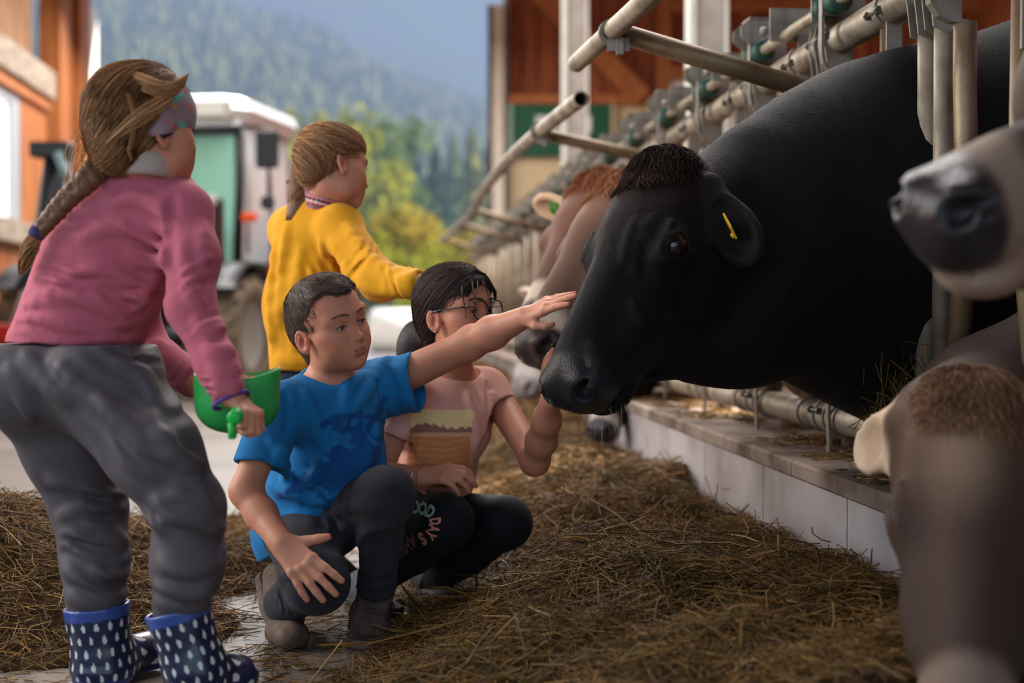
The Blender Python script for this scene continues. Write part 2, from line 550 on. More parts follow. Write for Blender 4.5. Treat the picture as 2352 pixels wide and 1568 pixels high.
# ------------------------------------------------------------------ materials
def lin(r, g, b):
    f = lambda c: (c / 12.92 if c <= 0.04045 else ((c + 0.055) / 1.055) ** 2.4)
    return (f(r / 255), f(g / 255), f(b / 255))
def material(name, col, rough=0.6, metal=0.0, col2=None, nscale=8.0, nstretch=(1, 1, 1), ramp=(0.35, 0.65), bump=0.0, bscale=60.0,
             bstretch=(1, 1, 1), attr=False, spec=0.5, sheen=0.0, trans=0.0, ior=1.45, alpha=1.0, sss=0.0, sssr=(0.01, 0.004, 0.002),
             coat=0.0, emit=None, estr=0.0, coords='Object', detail=6.0, wave=None, transluc=0.0):
    m = bpy.data.materials.new(name)
    m.use_nodes = True
    nt = m.node_tree
    b = nt.nodes['Principled BSDF']
    L = nt.links.new
    b.inputs['Roughness'].default_value = rough
    b.inputs['Metallic'].default_value = metal
    b.inputs['Specular IOR Level'].default_value = spec
    b.inputs['IOR'].default_value = ior
    b.inputs['Base Color'].default_value = (*col, 1)
    if sheen:
        b.inputs['Sheen Weight'].default_value = sheen
        b.inputs['Sheen Roughness'].default_value = 0.5
    if trans: b.inputs['Transmission Weight'].default_value = trans
    if alpha < 1: b.inputs['Alpha'].default_value = alpha
    if coat: b.inputs['Coat Weight'].default_value = coat
    if sss:
        b.inputs['Subsurface Weight'].default_value = sss
        b.inputs['Subsurface Radius'].default_value = sssr
        b.inputs['Subsurface Scale'].default_value = 1.0
    if emit:
        b.inputs['Emission Color'].default_value = (*emit, 1)
        b.inputs['Emission Strength'].default_value = estr
    tc = nt.nodes.new('ShaderNodeTexCoord')
    def noise(scale, stretch, det):
        mp = nt.nodes.new('ShaderNodeMapping')
        mp.inputs['Scale'].default_value = stretch
        L(tc.outputs[coords], mp.inputs['Vector'])
        n = nt.nodes.new('ShaderNodeTexNoise')
        n.inputs['Scale'].default_value = scale
        n.inputs['Detail'].default_value = det
        L(mp.outputs['Vector'], n.inputs['Vector'])
        return n
    src = None
    if attr:
        a = nt.nodes.new('ShaderNodeAttribute')
        a.attribute_name = 'Col'
        src = a.outputs['Color']
        if attr == 'rough': L(a.outputs['Alpha'], b.inputs['Roughness'])
    if col2 is not None:
        n = noise(nscale, nstretch, detail)
        r = nt.nodes.new('ShaderNodeValToRGB')
        r.color_ramp.elements[0].position = ramp[0]
        r.color_ramp.elements[1].position = ramp[1]
        if src is None:
            r.color_ramp.elements[0].color = (*col, 1)
            r.color_ramp.elements[1].color = (*col2, 1)
            src = r.outputs['Color']
        else:
            r.color_ramp.elements[0].color = (1, 1, 1, 1)
            r.color_ramp.elements[1].color = (*col2, 1)
            mx = nt.nodes.new('ShaderNodeMix'); mx.data_type = 'RGBA'; mx.blend_type = 'MULTIPLY'
            mx.inputs['Factor'].default_value = 1.0
            L(src, mx.inputs['A']); L(r.outputs['Color'], mx.inputs['B'])
            src = mx.outputs['Result']
        L(n.outputs['Fac'], r.inputs['Fac'])
    if src is not None: L(src, b.inputs['Base Color'])
    if bump:
        n = noise(bscale, bstretch, 4.0)
        bp = nt.nodes.new('ShaderNodeBump')
        bp.inputs['Strength'].default_value = bump
        bp.inputs['Distance'].default_value = 0.01
        L(n.outputs['Fac'], bp.inputs['Height'])
        L(bp.outputs['Normal'], b.inputs['Normal'])
    if transluc:
        tr = nt.nodes.new('ShaderNodeBsdfTranslucent')
        tr.inputs['Color'].default_value = (*col, 1)
        if src is not None: L(src, tr.inputs['Color'])
        ms = nt.nodes.new('ShaderNodeMixShader')
        ms.inputs['Fac'].default_value = transluc
        L(b.outputs['BSDF'], ms.inputs[1]); L(tr.outputs['BSDF'], ms.inputs[2])
        L(ms.outputs['Shader'], nt.nodes['Material Output'].inputs['Surface'])
    return m
MT = {}
def smooth01(x):
    x = np.clip(x, 0, 1)
    return x * x * (3 - 2 * x)
def near(Q, c, r, soft=0.5):
    """1 inside radius r about c, fading to 0"""
    d = np.linalg.norm(Q - np.asarray(c, np.float32), axis=1) / r
    return 1 - smooth01((d - (1 - soft)) / soft)
def blend(c, col, w):
    return c * (1 - w[:, None]) + np.asarray(col, np.float32)[None, :] * w[:, None]
def sample_surface(v, q, n, rs, weight=None):
    a = v[q[:, 0]]; b = v[q[:, 1]]; c = v[q[:, 2]]; d = v[q[:, 3]]
    nn = np.cross(c - a, d - b)
    ar = np.linalg.norm(nn, axis=1) + 1e-12
    w = ar.copy()
    if weight is not None: w = w * weight((a + c) / 2, nn / ar[:, None])
    if w.sum() <= 0: return np.zeros((0, 3)), np.zeros((0, 3))
    k = rs.choice(len(q), n, p=w / w.sum())
    s_ = rs.random((n, 1)); t_ = rs.random((n, 1))
    p = (a[k] * (1 - s_) + b[k] * s_) * (1 - t_) + (d[k] * (1 - s_) + c[k] * s_) * t_
    return p, nn[k] / ar[k][:, None]

# ------------------------------------------------------------------ materials of the place
MT['concrete'] = material('concrete_floor', lin(128, 116, 108), rough=0.5, col2=lin(88, 78, 70), nscale=1.6, ramp=(0.3, 0.7), bump=0.35, bscale=14)
MT['yard'] = material('yard_asphalt', lin(112, 110, 114), rough=0.9, col2=lin(92, 90, 92), nscale=0.3)
MT['meadow'] = material('meadow_grass', lin(92, 102, 54), rough=0.95, col2=lin(70, 88, 42), nscale=0.06, spec=0.1)
MT['wood_wall'] = material('red_brown_boards', lin(172, 92, 52), rough=0.7, col2=lin(132, 64, 36), nscale=3.0, nstretch=(6, 6, 0.5), bump=0.2, bscale=20, bstretch=(6, 6, 0.4))
MT['wood_beam'] = material('orange_timber', lin(186, 112, 62), rough=0.65, col2=lin(160, 88, 44), nscale=2.0, nstretch=(4, 4, 0.6))
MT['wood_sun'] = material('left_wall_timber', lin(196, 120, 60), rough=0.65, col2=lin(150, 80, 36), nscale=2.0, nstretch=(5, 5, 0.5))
MT['wood_grey'] = material('weathered_timber', lin(176, 158, 140), rough=0.8, col2=lin(140, 122, 104), nscale=3.0, nstretch=(1, 1, 5))
MT['wood_slat'] = material('thin_pale_slats', lin(176, 128, 84), rough=0.75, col2=lin(130, 86, 52), nscale=3.0, nstretch=(6, 6, 0.6))
MT['plaster'] = material('cream_plaster', lin(232, 208, 168), rough=0.9, col2=lin(214, 188, 148), nscale=1.0)
MT['cream'] = material('pale_render', lin(226, 214, 200), rough=0.9, col2=lin(204, 190, 172), nscale=1.3)
MT['white_paint'] = material('white_paint', lin(226, 222, 214), rough=0.5)
MT['jamb_dark'] = material('dark_rubber_seal', lin(74, 56, 48), rough=0.7)
MT['jamb_grey'] = material('grey_rail', lin(176, 170, 166), rough=0.5)
MT['steel_white'] = material('pale_post_flange', lin(222, 218, 208), rough=0.6, col2=lin(196, 190, 178), nscale=3)
MT['post_web'] = material('grey_post_web', lin(172, 160, 154), rough=0.8, col2=lin(150, 138, 130), nscale=7, bump=0.1, bscale=50)
MT['green'] = material('green_board', lin(20, 92, 60), rough=0.55, col2=lin(14, 78, 50), nscale=2)
MT['tan'] = material('tan_frame', lin(206, 184, 150), rough=0.7)
MT['sign'] = material('sign_white', lin(232, 232, 226), rough=0.5)
MT['sign_green'] = material('sign_green_print', lin(40, 140, 90), rough=0.5)
MT['window_frame'] = material('grey_window_frame', lin(176, 176, 180), rough=0.45)
MT['pane'] = material('glowing_frosted_pane', lin(235, 238, 240), rough=0.5, emit=(0.94, 0.97, 1.0), estr=0.55)  # the pane's own glow stands in for daylight outside
MT['roof'] = material('roof_boards', lin(110, 74, 50), rough=0.8)
MT['curb'] = material('feed_table_concrete', lin(184, 174, 172), rough=0.8, col2=lin(134, 120, 114), nscale=3.2, ramp=(0.38, 0.78), bump=0.15, bscale=40)
MT['curb_top'] = material('stained_curb_top', lin(158, 138, 124), rough=0.85, col2=lin(84, 66, 52), nscale=4.5, ramp=(0.36, 0.66), bump=0.3, bscale=30)

TH = math.atan(306.0 / FPX)                     # the feed fence runs away at this angle to the view
FD = np.array((-math.sin(TH), math.cos(TH), 0.0))   # along the fence, away
FN = np.array((-math.cos(TH), -math.sin(TH), 0.0))  # towards the alley
def fence_x(Y):
    return 1.287 - 0.0936 * Y
def F(Y, off=0.0, z=0.0):
    """point at depth Y of the fence line, off metres towards the alley"""
    return np.array((fence_x(Y), Y, z)) + FN * off
RF = np.stack((-FN, FD, V(0, 0, 1)), axis=1)    # local x = away from the alley, y = along, z = up
def left_x(Y):
    return -5.85 - 0.0936 * (Y - 20)

# floor of the barn, the yard and the meadow beyond
o = MB().box((-9, -4, -0.2), (9, 20.3, 0)).build('floor', MT['concrete']); tag(o, kind='structure')
o = MB().box((-60, 20.3, -0.25), (60, 44, -0.03)).build('yard_ground', MT['yard']); tag(o, kind='structure')
o = MB().box((-900, 44, -0.6), (900, 330, -0.05)).build('meadow_ground', MT['meadow']); tag(o, kind='structure')
# roof
o = MB().prism([(-9.5, 5.2), (-1.0, 8.2), (6.66, 5.45), (6.66, 5.60), (-1.0, 8.4), (-9.5, 5.35)], -4, 20.5, axis=1).build('ceiling', MT['roof']); tag(o, kind='structure')

# back wall, right of the big door (165 px to a metre there)
YB = 20.0
def bx(px): return (px - 1176) / FPX * YB
def bz(py): return EYE + (715 - py) / FPX * YB
wb = empty('wall_back', (0, YB, 0), kind='structure')
def wpart(name, x0, x1, z0, z1, y0, y1, mat):
    return MB().box((x0, y0 - YB, z0), (x1, y1 - YB, z1)).build(name, mat, wb)
wpart('plaster_base', bx(1160), 6.6, 0, bz(238), 20.0, 20.25, MT['plaster'])
wpart('backing', bx(1160), 6.6, bz(238), 8.0, 20.12, 20.2, MT['wood_wall'])
x = bx(1168); k = 0
while x < 6.5:
    w = 0.20 + 0.07 * ((k * 37) % 5) / 5
    wpart('board', x, x + w - 0.025, bz(238), 6.2, 20.07 - 0.012 * (k % 3), 20.12, MT['wood_wall'])
    x += w; k += 1
wpart('sill_beam', bx(1165), bx(1536), bz(243), bz(222), 19.86, 20.06, MT['wood_beam'])
wpart('timber_post', bx(1504), bx(1537), bz(243), 6.2, 19.84, 20.05, MT['wood_beam'])
wpart('rail_beam', bx(1537), 6.6, bz(36), bz(6), 19.86, 20.05, MT['wood_beam'])
wpart('rail_beam', bx(1537), 6.6, bz(186), bz(156), 19.86, 20.05, MT['wood_beam'])
wpart('lintel', bx(1537), 6.6, bz(320), bz(187), 19.93, 20.1, MT['cream'])
dx, dz = bx(1462) - bx(1236), bz(232) - bz(0)
br = MB(); L_ = math.hypot(dx, dz)
c_, s_ = dx / L_, dz / L_
br.box((-0.9, -0.09, -0.14), (L_, 0.06, 0.14), M=np.array(((c_, 0, -s_), (0, 1, 0), (s_, 0, c_))), o=(bx(1246), -0.16, bz(0)))
br.build('diagonal_brace', MT['wood_beam'], wb)
for px in (1700, 1830, 1960, 2090):
    wpart('timber_post', bx(px), bx(px + 22), bz(243), 6.2, 19.87, 20.06, MT['wood_wall'])
wpart('conduit', bx(1156), bx(1168), 0, 6.2, 19.9, 19.98, MT['jamb_grey'])
# header above the door
MB().box((left_x(20) - 0.1, 0, 5.35), (bx(1122), 0.25, 8.0)).build('header', MT['wood_wall'], wb)

# small bright window by the second post
w2 = empty('window_2', (bx(1565), 19.9, bz(228)), kind='structure')
MB().box((-0.17, -0.03, -0.19), (0.17, 0.03, -0.13)).box((-0.17, -0.03, 0.13), (0.17, 0.03, 0.19)).box((-0.17, -0.03, -0.13), (-0.12, 0.03, 0.13)).box((0.12, -0.03, -0.13), (0.17, 0.03, 0.13)).build('window_frame', MT['white_paint'], w2)
MB().box((-0.12, -0.005, -0.13), (0.12, 0.005, 0.13)).build('pane', material('glowing_pane', lin(240, 244, 255), emit=(0.9, 0.95, 1.0), estr=1.6), w2)  # emission stands in for daylight behind this small pane

# the right jamb of the big door
d1 = empty('door_1', (bx(1140), 19.8, 0), kind='structure')
def jpart(name, px0, px1, mat, y0, y1):
    MB().box((bx(px0) - bx(1140), y0, 0), (bx(px1) - bx(1140), y1, 5.0)).build(name, mat, d1)
jpart('seal', 1121, 1132, MT['jamb_dark'], 0.0, 0.4)
jpart('jamb', 1132, 1158, MT['cream'], -0.02, 0.4)
jpart('seal', 1158, 1163, MT['jamb_dark'], 0.05, 0.4)
# the left jamb
d2 = empty('door_2', (bx(205), 19.8, 0), kind='structure')
for (a, b_, m_, y0) in ((186, 195, MT['jamb_grey'], 0.0), (195, 203, MT['steel_white'], -0.05), (203, 210, MT['window_frame'], 0.02), (210, 221, MT['white_paint'], -0.03)):
    MB().box((bx(a) - bx(205), y0, 0), (bx(b_) - bx(205), 0.35, 5.0)).build('jamb', m_, d2)

# green board with a notice on the plaster
g = empty('notice_board', (bx(1288), 19.9, bz(297)), 'large green board with a white notice hung on the cream back wall', 'board')
def gp(name, px0, px1, py0, py1, y0, y1, mat, par=g):
    return MB().box((bx(px0) - bx(1288), y0, bz(py1) - bz(297)), (bx(px1) - bx(1288), y1, bz(py0) - bz(297))).build(name, mat, par)
gp('panel', 1176, 1404, 234, 362, 0.0, 0.05, MT['green'])
gp('frame_strip', 1168, 1410, 226, 235, -0.03, 0.06, MT['tan'])
gp('frame_strip', 1168, 1178, 235, 365, -0.03, 0.06, material('pale_green_edge', lin(150, 186, 160)))
gp('frame_strip', 1402, 1410, 235, 365, -0.03, 0.06, MT['tan'])
nt_ = gp('notice', 1230, 1357, 270, 306, -0.02, 0.0, MT['sign'])
for i in range(6):
    gp('printed_line', 1268 + i * 5, 1271 + i * 5, 284, 298, -0.026, -0.019, MT['sign_green'], nt_)

# left wall: slats, lintel, window, posts
wl = empty('wall_left', (left_x(20), 20, 0), kind='structure')
def lw(name, Y0, Y1, z0, z1, mat, d0=-0.12, d1=0.0, par=None):
    """along the left wall from depth Y0 to Y1; d is the distance into the room"""
    M = np.stack((-FN, FD, V(0, 0, 1)), axis=1)
    a = (Y0 - 20) / FD[1]; b2 = (Y1 - 20) / FD[1]
    return MB().box((d0, a, z0), (d1, b2, z1), M=M).build(name, mat, par or wl)
y = 11.0; k = 0
while y < 16.3:
    lw('slat', y, y + 0.12, 3.6, 5.3, MT['wood_slat'], -0.06 - 0.01 * (k % 2), 0.0); y += 0.17; k += 1
lw('lintel_beam', 11, 17.15, 3.3, 3.62, MT['wood_grey'], -0.15, 0.10)
lw('lintel_soffit', 11, 17.15, 3.16, 3.3, MT['wood_sun'], -0.15, 0.04)
lw('wood_panel', 15.95, 17.15, 1.55, 3.2, MT['wood_sun'], -0.14, -0.02)
lw('sill_beam', 11, 16.3, 1.5, 1.74, MT['wood_grey'], -0.15, 0.10)
y = 11.0; k = 0
while y < 16.9:
    lw('board', y, y + 0.2, 0.0, 1.5, MT['wood_sun'], -0.07 - 0.015 * (k % 2), 0.0); y += 0.23; k += 1
for (y0, y1, m_, d0, d1_) in ((17.6, 18.0, 'wood_sun', -0.2, 0.06), (18.0, 18.35, 'wood_wall', -0.2, -0.06), (18.35, 18.6, 'wood_sun', -0.2, -0.02), (18.6, 18.95, 'wood_wall', -0.2, -0.08), (18.95, 19.6, 'wood_sun', -0.2, 0.03)):
    lw('timber_post', y0, y1, 0, 6, MT[m_], d0, d1_)
lw('board', 4, 11, 0, 1.2, MT['wood_sun'])
w1 = empty('window_1', (left_x(20), 20, 0), kind='structure')
lw('window_frame', 15.6, 15.95, 1.74, 3.16, MT['window_frame'], -0.12, -0.03, w1)
lw('window_frame', 11, 15.6, 3.05, 3.16, MT['window_frame'], -0.12, -0.03, w1)
lw('pane', 11, 15.6, 1.74, 3.05, MT['pane'], -0.09, -0.08, w1)

# right wall with its narrow gap under the eaves, through which the low sun falls on the feed
wr = empty('wall_right', (6.5, 8, 0), kind='structure')
def rwp(y0, y1, z0, z1):
    MB().box((0, y0 - 8, z0), (0.15, y1 - 8, z1)).build('wall_panel', MT['wood_wall'], wr)
GZ0, GZ1, GY0, GY1 = 3.5, 4.85, 6.3, 7.6
rwp(-4, 20.2, 0, GZ0); rwp(-4, GY0, GZ0, GZ1); rwp(GY1, 20.2, GZ0, GZ1); rwp(-4, 20.2, GZ1, 5.47)

# posts behind the fence
def hpost(name, px, Y, w, lab):
    X = (px - 1176) / FPX * Y
    e = empty(name, (X, Y, 0), kind='structure')
    MB().box((-w * 0.38, -0.10, 0), (w * 0.38, 0.10, 6)).build('web', MT['post_web'], e)
    MB().box((-w / 2, -0.13, 0), (-w * 0.33, 0.13, 6)).build('flange', MT['steel_white'], e)
    MB().box((w * 0.40, -0.13, 0), (w / 2, 0.13, 6)).build('flange', MT['steel_white'], e)
    return e
hpost('pillar_1', 1320, 15.0, 0.27, '')
hpost('pillar_2', 1621, 9.4, 0.25, '')

# curb between alley and cows, in panels
cb = empty('curb', (0, 0, 0), kind='structure')
def curb_pt(Y, off, z):
    return F(Y, off, z)
def curb_panel(Y0, Y1):
    m = MB()
    a, b2 = Y0 / FD[1], Y1 / FD[1]
    base = F(0)
    m.box((-0.20, a + 0.004, 0), (0.22, b2 - 0.004, 0.325), M=RF, o=base)
    return m.build('curb_panel', MT['curb'], cb)
def curb_cap(Y0, Y1):
    m = MB()
    a, b2 = Y0 / FD[1], Y1 / FD[1]
    m.box((-0.212, a + 0.003, 0.325), (0.23, b2 - 0.003, 0.37), M=RF, o=F(0), bev=0.006)
    return m.build('curb_cap', MT['curb_top'], cb)
for i in range(-3, 23):
    curb_panel(3.31 + 0.72 * i, 3.31 + 0.72 * (i + 1))
    curb_cap(3.0 + 0.72 * i, 3.0 + 0.72 * (i + 1))

# ------------------------------------------------------------------ land outside
MT['conifer'] = material('spruce_green', lin(92, 118, 70), rough=0.9, attr=True, spec=0.1, transluc=0.25)
MT['forest_floor'] = material('forest_floor', lin(42, 56, 36), rough=1.0, col2=lin(30, 44, 34), nscale=0.02, spec=0.05)
MT['far_forest'] = material('far_forest', lin(54, 70, 50), rough=1.0, col2=lin(28, 42, 36), nscale=0.012, ramp=(0.35, 0.65), spec=0.02, detail=10)
MT['leaf'] = material('broadleaf', lin(190, 180, 70), rough=0.8, attr=True, spec=0.1, transluc=0.45)
MT['bark'] = material('bark', lin(96, 84, 74), rough=0.95)

RIDGE = np.array([(-700, -480), (-200, -330), (220, -130), (350, -45), (560, 18), (700, 62), (850, 130), (1000, 200), (1120, 246), (1250, 300), (1500, 400), (2000, 520), (3000, 640)], float)
rx = (RIDGE[:, 0] - 1176) / FPX * 900
rzz = EYE + (715 - RIDGE[:, 1]) / FPX * 900 - 9
def hill_h(X, Y):
    r = np.interp(X * (900.0 / np.maximum(Y, 420)) ** 0.6, rx, rzz)
    t = np.clip((Y - 230) / 670.0, 0, 1)
    s2 = t ** 1.15
    back = np.clip((Y - 900) / 500.0, 0, 1)
    n = 9 * np.sin(X * 0.021 + 1.0) * np.sin(Y * 0.017) + 6 * np.sin(X * 0.05 + Y * 0.03)
    return np.maximum(-1, r * s2 * (1 - 0.6 * back) + n * s2 * (1 - t * 0.8))
def grid_mesh(x0, x1, y0, y1, nx, ny, fn):
    gx, gy = np.meshgrid(np.linspace(x0, x1, nx), np.linspace(y0, y1, ny), indexing='ij')
    z = fn(gx, gy)
    v = np.stack((gx, gy, z), -1).reshape(-1, 3)
    i = np.arange(nx * ny).reshape(nx, ny)
    q = np.stack((i[:-1, :-1], i[1:, :-1], i[1:, 1:], i[:-1, 1:]), -1).reshape(-1, 4)
    return v, q
v, q = grid_mesh(-650, 550, 230, 1250, 120, 100, hill_h)
tag(link('hill', mesh_np(v, q), MT['forest_floor']), kind='structure')
def far_h(X, Y):
    t = (Y - 1300) / 1500.0
    return 900 * t + 60 * np.sin(X * 0.004 + 2) + 35 * np.sin(X * 0.011 + Y * 0.006) + 14 * np.sin(X * 0.05) * np.sin(Y * 0.04)
v, q = grid_mesh(-1700, 1500, 1300, 2800, 110, 60, far_h)
tag(link('mountain', mesh_np(v, q), MT['far_forest']), kind='structure')

def conifer_geo(tiers=5, n=7, seed=0, jag=0.25):
    r = random.Random(seed)
    vs = []; fs = []
    for t in range(tiers):
        z0 = 0.12 + 0.80 * t / tiers
        z1 = min(1.0, z0 + 1.25 / tiers)
        rad = 0.19 * (1 - t / (tiers + 0.6))
        b = len(vs)
        for k in range(n * 2):
            w = math.pi * k / n + r.random() * 0.3
            rr = rad * (1.0 if k % 2 == 0 else 1 - jag - 0.25 * r.random())
            vs.append((rr * math.cos(w), rr * math.sin(w), z0 - 0.02 * (k % 2 == 0)))
        vs.append((0, 0, z1))
        for k in range(n * 2):
            fs.append((b + k, b + (k + 1) % (2 * n), b + 2 * n))
    return np.array(vs), np.array(fs)
# the wooded slope: nobody could count these trees
vs = []; fs = []; cs = []; base = 0
geo = [conifer_geo(3, 4, s) for s in range(4)]
NT = 5200
Ys = 250 + 670 * RNG.random(NT) ** 0.7
Xs = (RNG.random(NT) * 1320 - 120 - 1176) / FPX * Ys * 1.05
Zs = hill_h(Xs, Ys)
hs = 9 + 9 * RNG.random(NT)
for i in range(NT):
    gv, gf = geo[i % 4]
    a = RNG.random() * 6.3
    vs.append((gv @ rotz(a).T) * (hs[i] * 1.3, hs[i] * 1.3, hs[i]) + (Xs[i], Ys[i], Zs[i] - 0.5))
    fs.append(gf + base); base += len(gv)
    u = RNG.random()
    c = np.array(lin(92, 122, 70)) * (0.30 + 0.30 * u) if u < 0.5 else np.array(lin(206, 208, 126)) * (0.42 + 0.28 * RNG.random())
    cs.append(np.repeat(c[None], len(gv), 0))
o = link('hillside_forest', mesh_np(np.vstack(vs), np.vstack(fs), False, np.vstack(cs)), MT['conifer'])
tag(o, 'hazy wooded hillside of spruces and yellow larches beyond the door', 'forest', kind='stuff')

# trees by the meadow, each on its own
def leafy_geo(seed, n=900):
    r = np.random.default_rng(seed)
    cl = r.normal(size=(26, 3)) * (0.16, 0.16, 0.20) + (0, 0, 0.6)
    k = r.integers(0, 26, n)
    d = r.normal(size=(n, 3)); d /= np.linalg.norm(d, axis=1, keepdims=True)
    p = cl[k] + d * 0.11 * r.random((n, 1)) ** 0.4
    a = r.normal(size=(n, 3)); a /= np.linalg.norm(a, axis=1, keepdims=True)
    b = np.cross(a, r.normal(size=(n, 3))); b /= np.linalg.norm(b, axis=1, keepdims=True)
    s = 0.028
    v = np.stack((p - a * s, p + b * s * 0.7, p + a * s, p - b * s * 0.7), 1).reshape(-1, 3)
    q = np.arange(n * 4).reshape(n, 4)
    return v, q
def tree_colors(n4, c1, c2, seed, rep):
    r = np.random.default_rng(seed)
    t = r.random((n4, 1)) ** 1.3
    return np.repeat(np.array(c1) * (1 - t) + np.array(c2) * t, rep, 0) * 0.58
leaf_meshes = []
for s_i, (c1, c2) in enumerate(((lin(206, 200, 70), lin(150, 160, 66)), (lin(150, 170, 84), lin(100, 130, 66)), (lin(222, 196, 70), lin(176, 150, 60)))):
    v, q = leafy_geo(40 + s_i, 1100)
    leaf_meshes.append(mesh_np(v, q, False, tree_colors(1100, c1, c2, s_i, 4)))
con_meshes = []
for s_i, (c1, c2) in enumerate(((lin(84, 112, 70), lin(60, 86, 58)), (lin(128, 146, 84), lin(88, 112, 64)), (lin(180, 176, 84), lin(140, 146, 76)))):
    v, f = conifer_geo(9, 8, 60 + s_i)
    con_meshes.append(mesh_np(v, f, False, tree_colors(len(v), c1, c2, s_i, 1)))
trunk_me = MB().tube([(0, 0, 0), (0, 0, 0.55)], [0.018, 0.010], 7).mesh(True)
trunk_me.materials.append(MT['bark'])
def tree(px, py_top, Y, kind, label, w=1.0):
    X = (px - 1176) / FPX * Y
    h = EYE + (715 - py_top) / FPX * Y
    e = empty('conifer_tree' if kind >= 3 else 'broadleaf_tree', (X, Y, -0.1), label, 'tree', 'trees beyond the barn door', rz=px * 0.37)
    me = con_meshes[kind - 3] if kind >= 3 else leaf_meshes[kind]
    c = link('crown', me, MT['conifer'] if kind >= 3 else MT['leaf'], e)
    c.scale = (h * w, h * w, h)
    t = link('trunk', trunk_me, MT['bark'], e)
    t.scale = (h, h, h)
TREES = [
    (640, 300, 96, 4, 'mid green spruce just right of the tractor cab roof', 1.1),
    (700, 262, 104, 1, 'green broadleaf tree between the tractor mirror and the girl in yellow', 0.9),
    (752, 246, 98, 0, 'olive yellow broadleaf tree topmost behind the head of the girl in yellow', 1.0),
    (800, 228, 92, 0, 'tallest bright yellow broadleaf tree above the girl in yellow', 1.0),
    (858, 262, 100, 1, 'green broadleaf tree right of the tallest yellow one', 0.9),
    (905, 300, 108, 4, 'green spruce rising right above the yellow sleeve', 1.2),
    (950, 268, 112, 3, 'dark pointed spruce in the middle of the door opening', 1.2),
    (1000, 300, 105, 3, 'dark spruce behind the far end of the neck rail', 1.25),
    (1042, 290, 118, 4, 'mid green spruce left of the pale door jamb', 1.2),
    (1085, 262, 110, 5, 'yellowish larch close beside the pale door jamb', 1.2),
    (1120, 300, 120, 3, 'dark spruce cut off by the pale door jamb', 1.2),
    (940, 440, 66, 2, 'low golden broadleaf tree right of the face of the girl in yellow', 1.2),
    (890, 520, 60, 0, 'low yellow green bushy tree over the yellow sleeve', 1.3),
    (1000, 540, 62, 0, 'low pale yellow tree beneath the far neck rail', 1.3),
    (1060, 500, 70, 2, 'low orange yellow tree left of the pale door jamb', 1.2),
    (1100, 520, 74, 1, 'low green broadleaf tree touching the pale door jamb', 1.2),
    (960, 600, 84, 4, 'small green spruce low in the door opening over the dark haired girl', 1.3),
    (860, 600, 86, 3, 'small dark spruce low behind the boy and the yellow sleeve', 1.3),
    (560, 330, 120, 4, 'spruce seen through the tractor cab', 1.1),
    (400, 360, 125, 3, 'spruce behind the face of the girl in pink', 1.1),
]
for i_, t_ in enumerate(sorted(TREES, key=lambda t: t[2])): tree(t_[0], t_[1], 60 + 8.4 * i_, *t_[3:])
# white backdrop added outside to the left: its sunlit side shines through the gaps of the left wall
hs_ = empty('white_backdrop', (-17, 22, 0), 'added white building outside behind the left barn wall', 'backdrop')
MB().box((-4, -14, 0), (0, 4, 11)).build('wall', MT['white_paint'], hs_)
MB().prism([(-4.4, 11), (0.4, 11), (-2, 13.0)], -14.3, 4.3, axis=1).build('roof', MT['roof'], hs_)
# pale wrapped bales lying in the yard
for (px, py, Y, r_, lab) in ((905, 800, 27, 0.42, 'pale wrapped bale in the yard behind the ponytail of the dark haired girl'), (1090, 800, 24.5, 0.35, 'pale sunlit bale in the yard by the pale door jamb')):
    m = MB(); m.lathe([(0.01, -0.45), (r_ * 0.9, -0.45), (r_, -0.38), (r_, 0.38), (r_ * 0.9, 0.45), (0.01, 0.45)], 20, M=np.array(((0, 0, 1), (0, 1, 0), (-1, 0, 0))))
    tag(m.build('wrapped_bale', MT['white_paint'], loc=((px - 1176) / FPX * Y, Y, r_ - 0.03), smooth=True), lab, 'bale', 'wrapped bales in the yard')

# mountain haze: a real thin scattering volume over the valley
hz = bpy.data.materials.new('valley_haze'); hz.use_nodes = True
for n in list(hz.node_tree.nodes): hz.node_tree.nodes.remove(n)
ho = hz.node_tree.nodes.new('ShaderNodeOutputMaterial')
hv = hz.node_tree.nodes.new('ShaderNodeVolumePrincipled')
hv.inputs['Color'].default_value = (0.215, 0.285, 0.425, 1)
hv.inputs['Density'].default_value = 0.0019
hv.inputs['Anisotropy'].default_value = 0.1
hz.node_tree.links.new(hv.outputs['Volume'], ho.inputs['Volume'])
o = MB().box((-1100, 48, -4), (300, 2780, 330)).build('haze', hz)
tag(o, 'blue haze filling the valley in front of the mountain', 'haze', kind='stuff')

# ------------------------------------------------------------------ self locking feed fence
MT['galv'] = material('galvanised_tube', lin(168, 154, 136), rough=0.5, metal=0.4, col2=lin(104, 88, 70), nscale=9.0, nstretch=(1, 1, 1), ramp=(0.4, 0.72), bump=0.08, bscale=120)
MT['galv_dirty'] = material('rubbed_dirty_tube', lin(146, 126, 102), rough=0.5, metal=0.4, col2=lin(98, 72, 44), nscale=6.0, ramp=(0.35, 0.7), bump=0.1, bscale=140)
MT['galv_plate'] = material('galvanised_plate', lin(146, 136, 124), rough=0.55, metal=0.35, col2=lin(92, 82, 72), nscale=11.0, ramp=(0.4, 0.7), bump=0.1, bscale=90)
MT['bolt'] = material('dark_bolt', lin(96, 86, 78), rough=0.5, metal=0.6)
MT['bushing'] = material('green_bushing', lin(24, 66, 54), rough=0.5)
MT['iron'] = material('old_iron_plate', lin(120, 96, 78), rough=0.65, metal=0.4, col2=lin(88, 70, 58), nscale=14, bump=0.2, bscale=80)

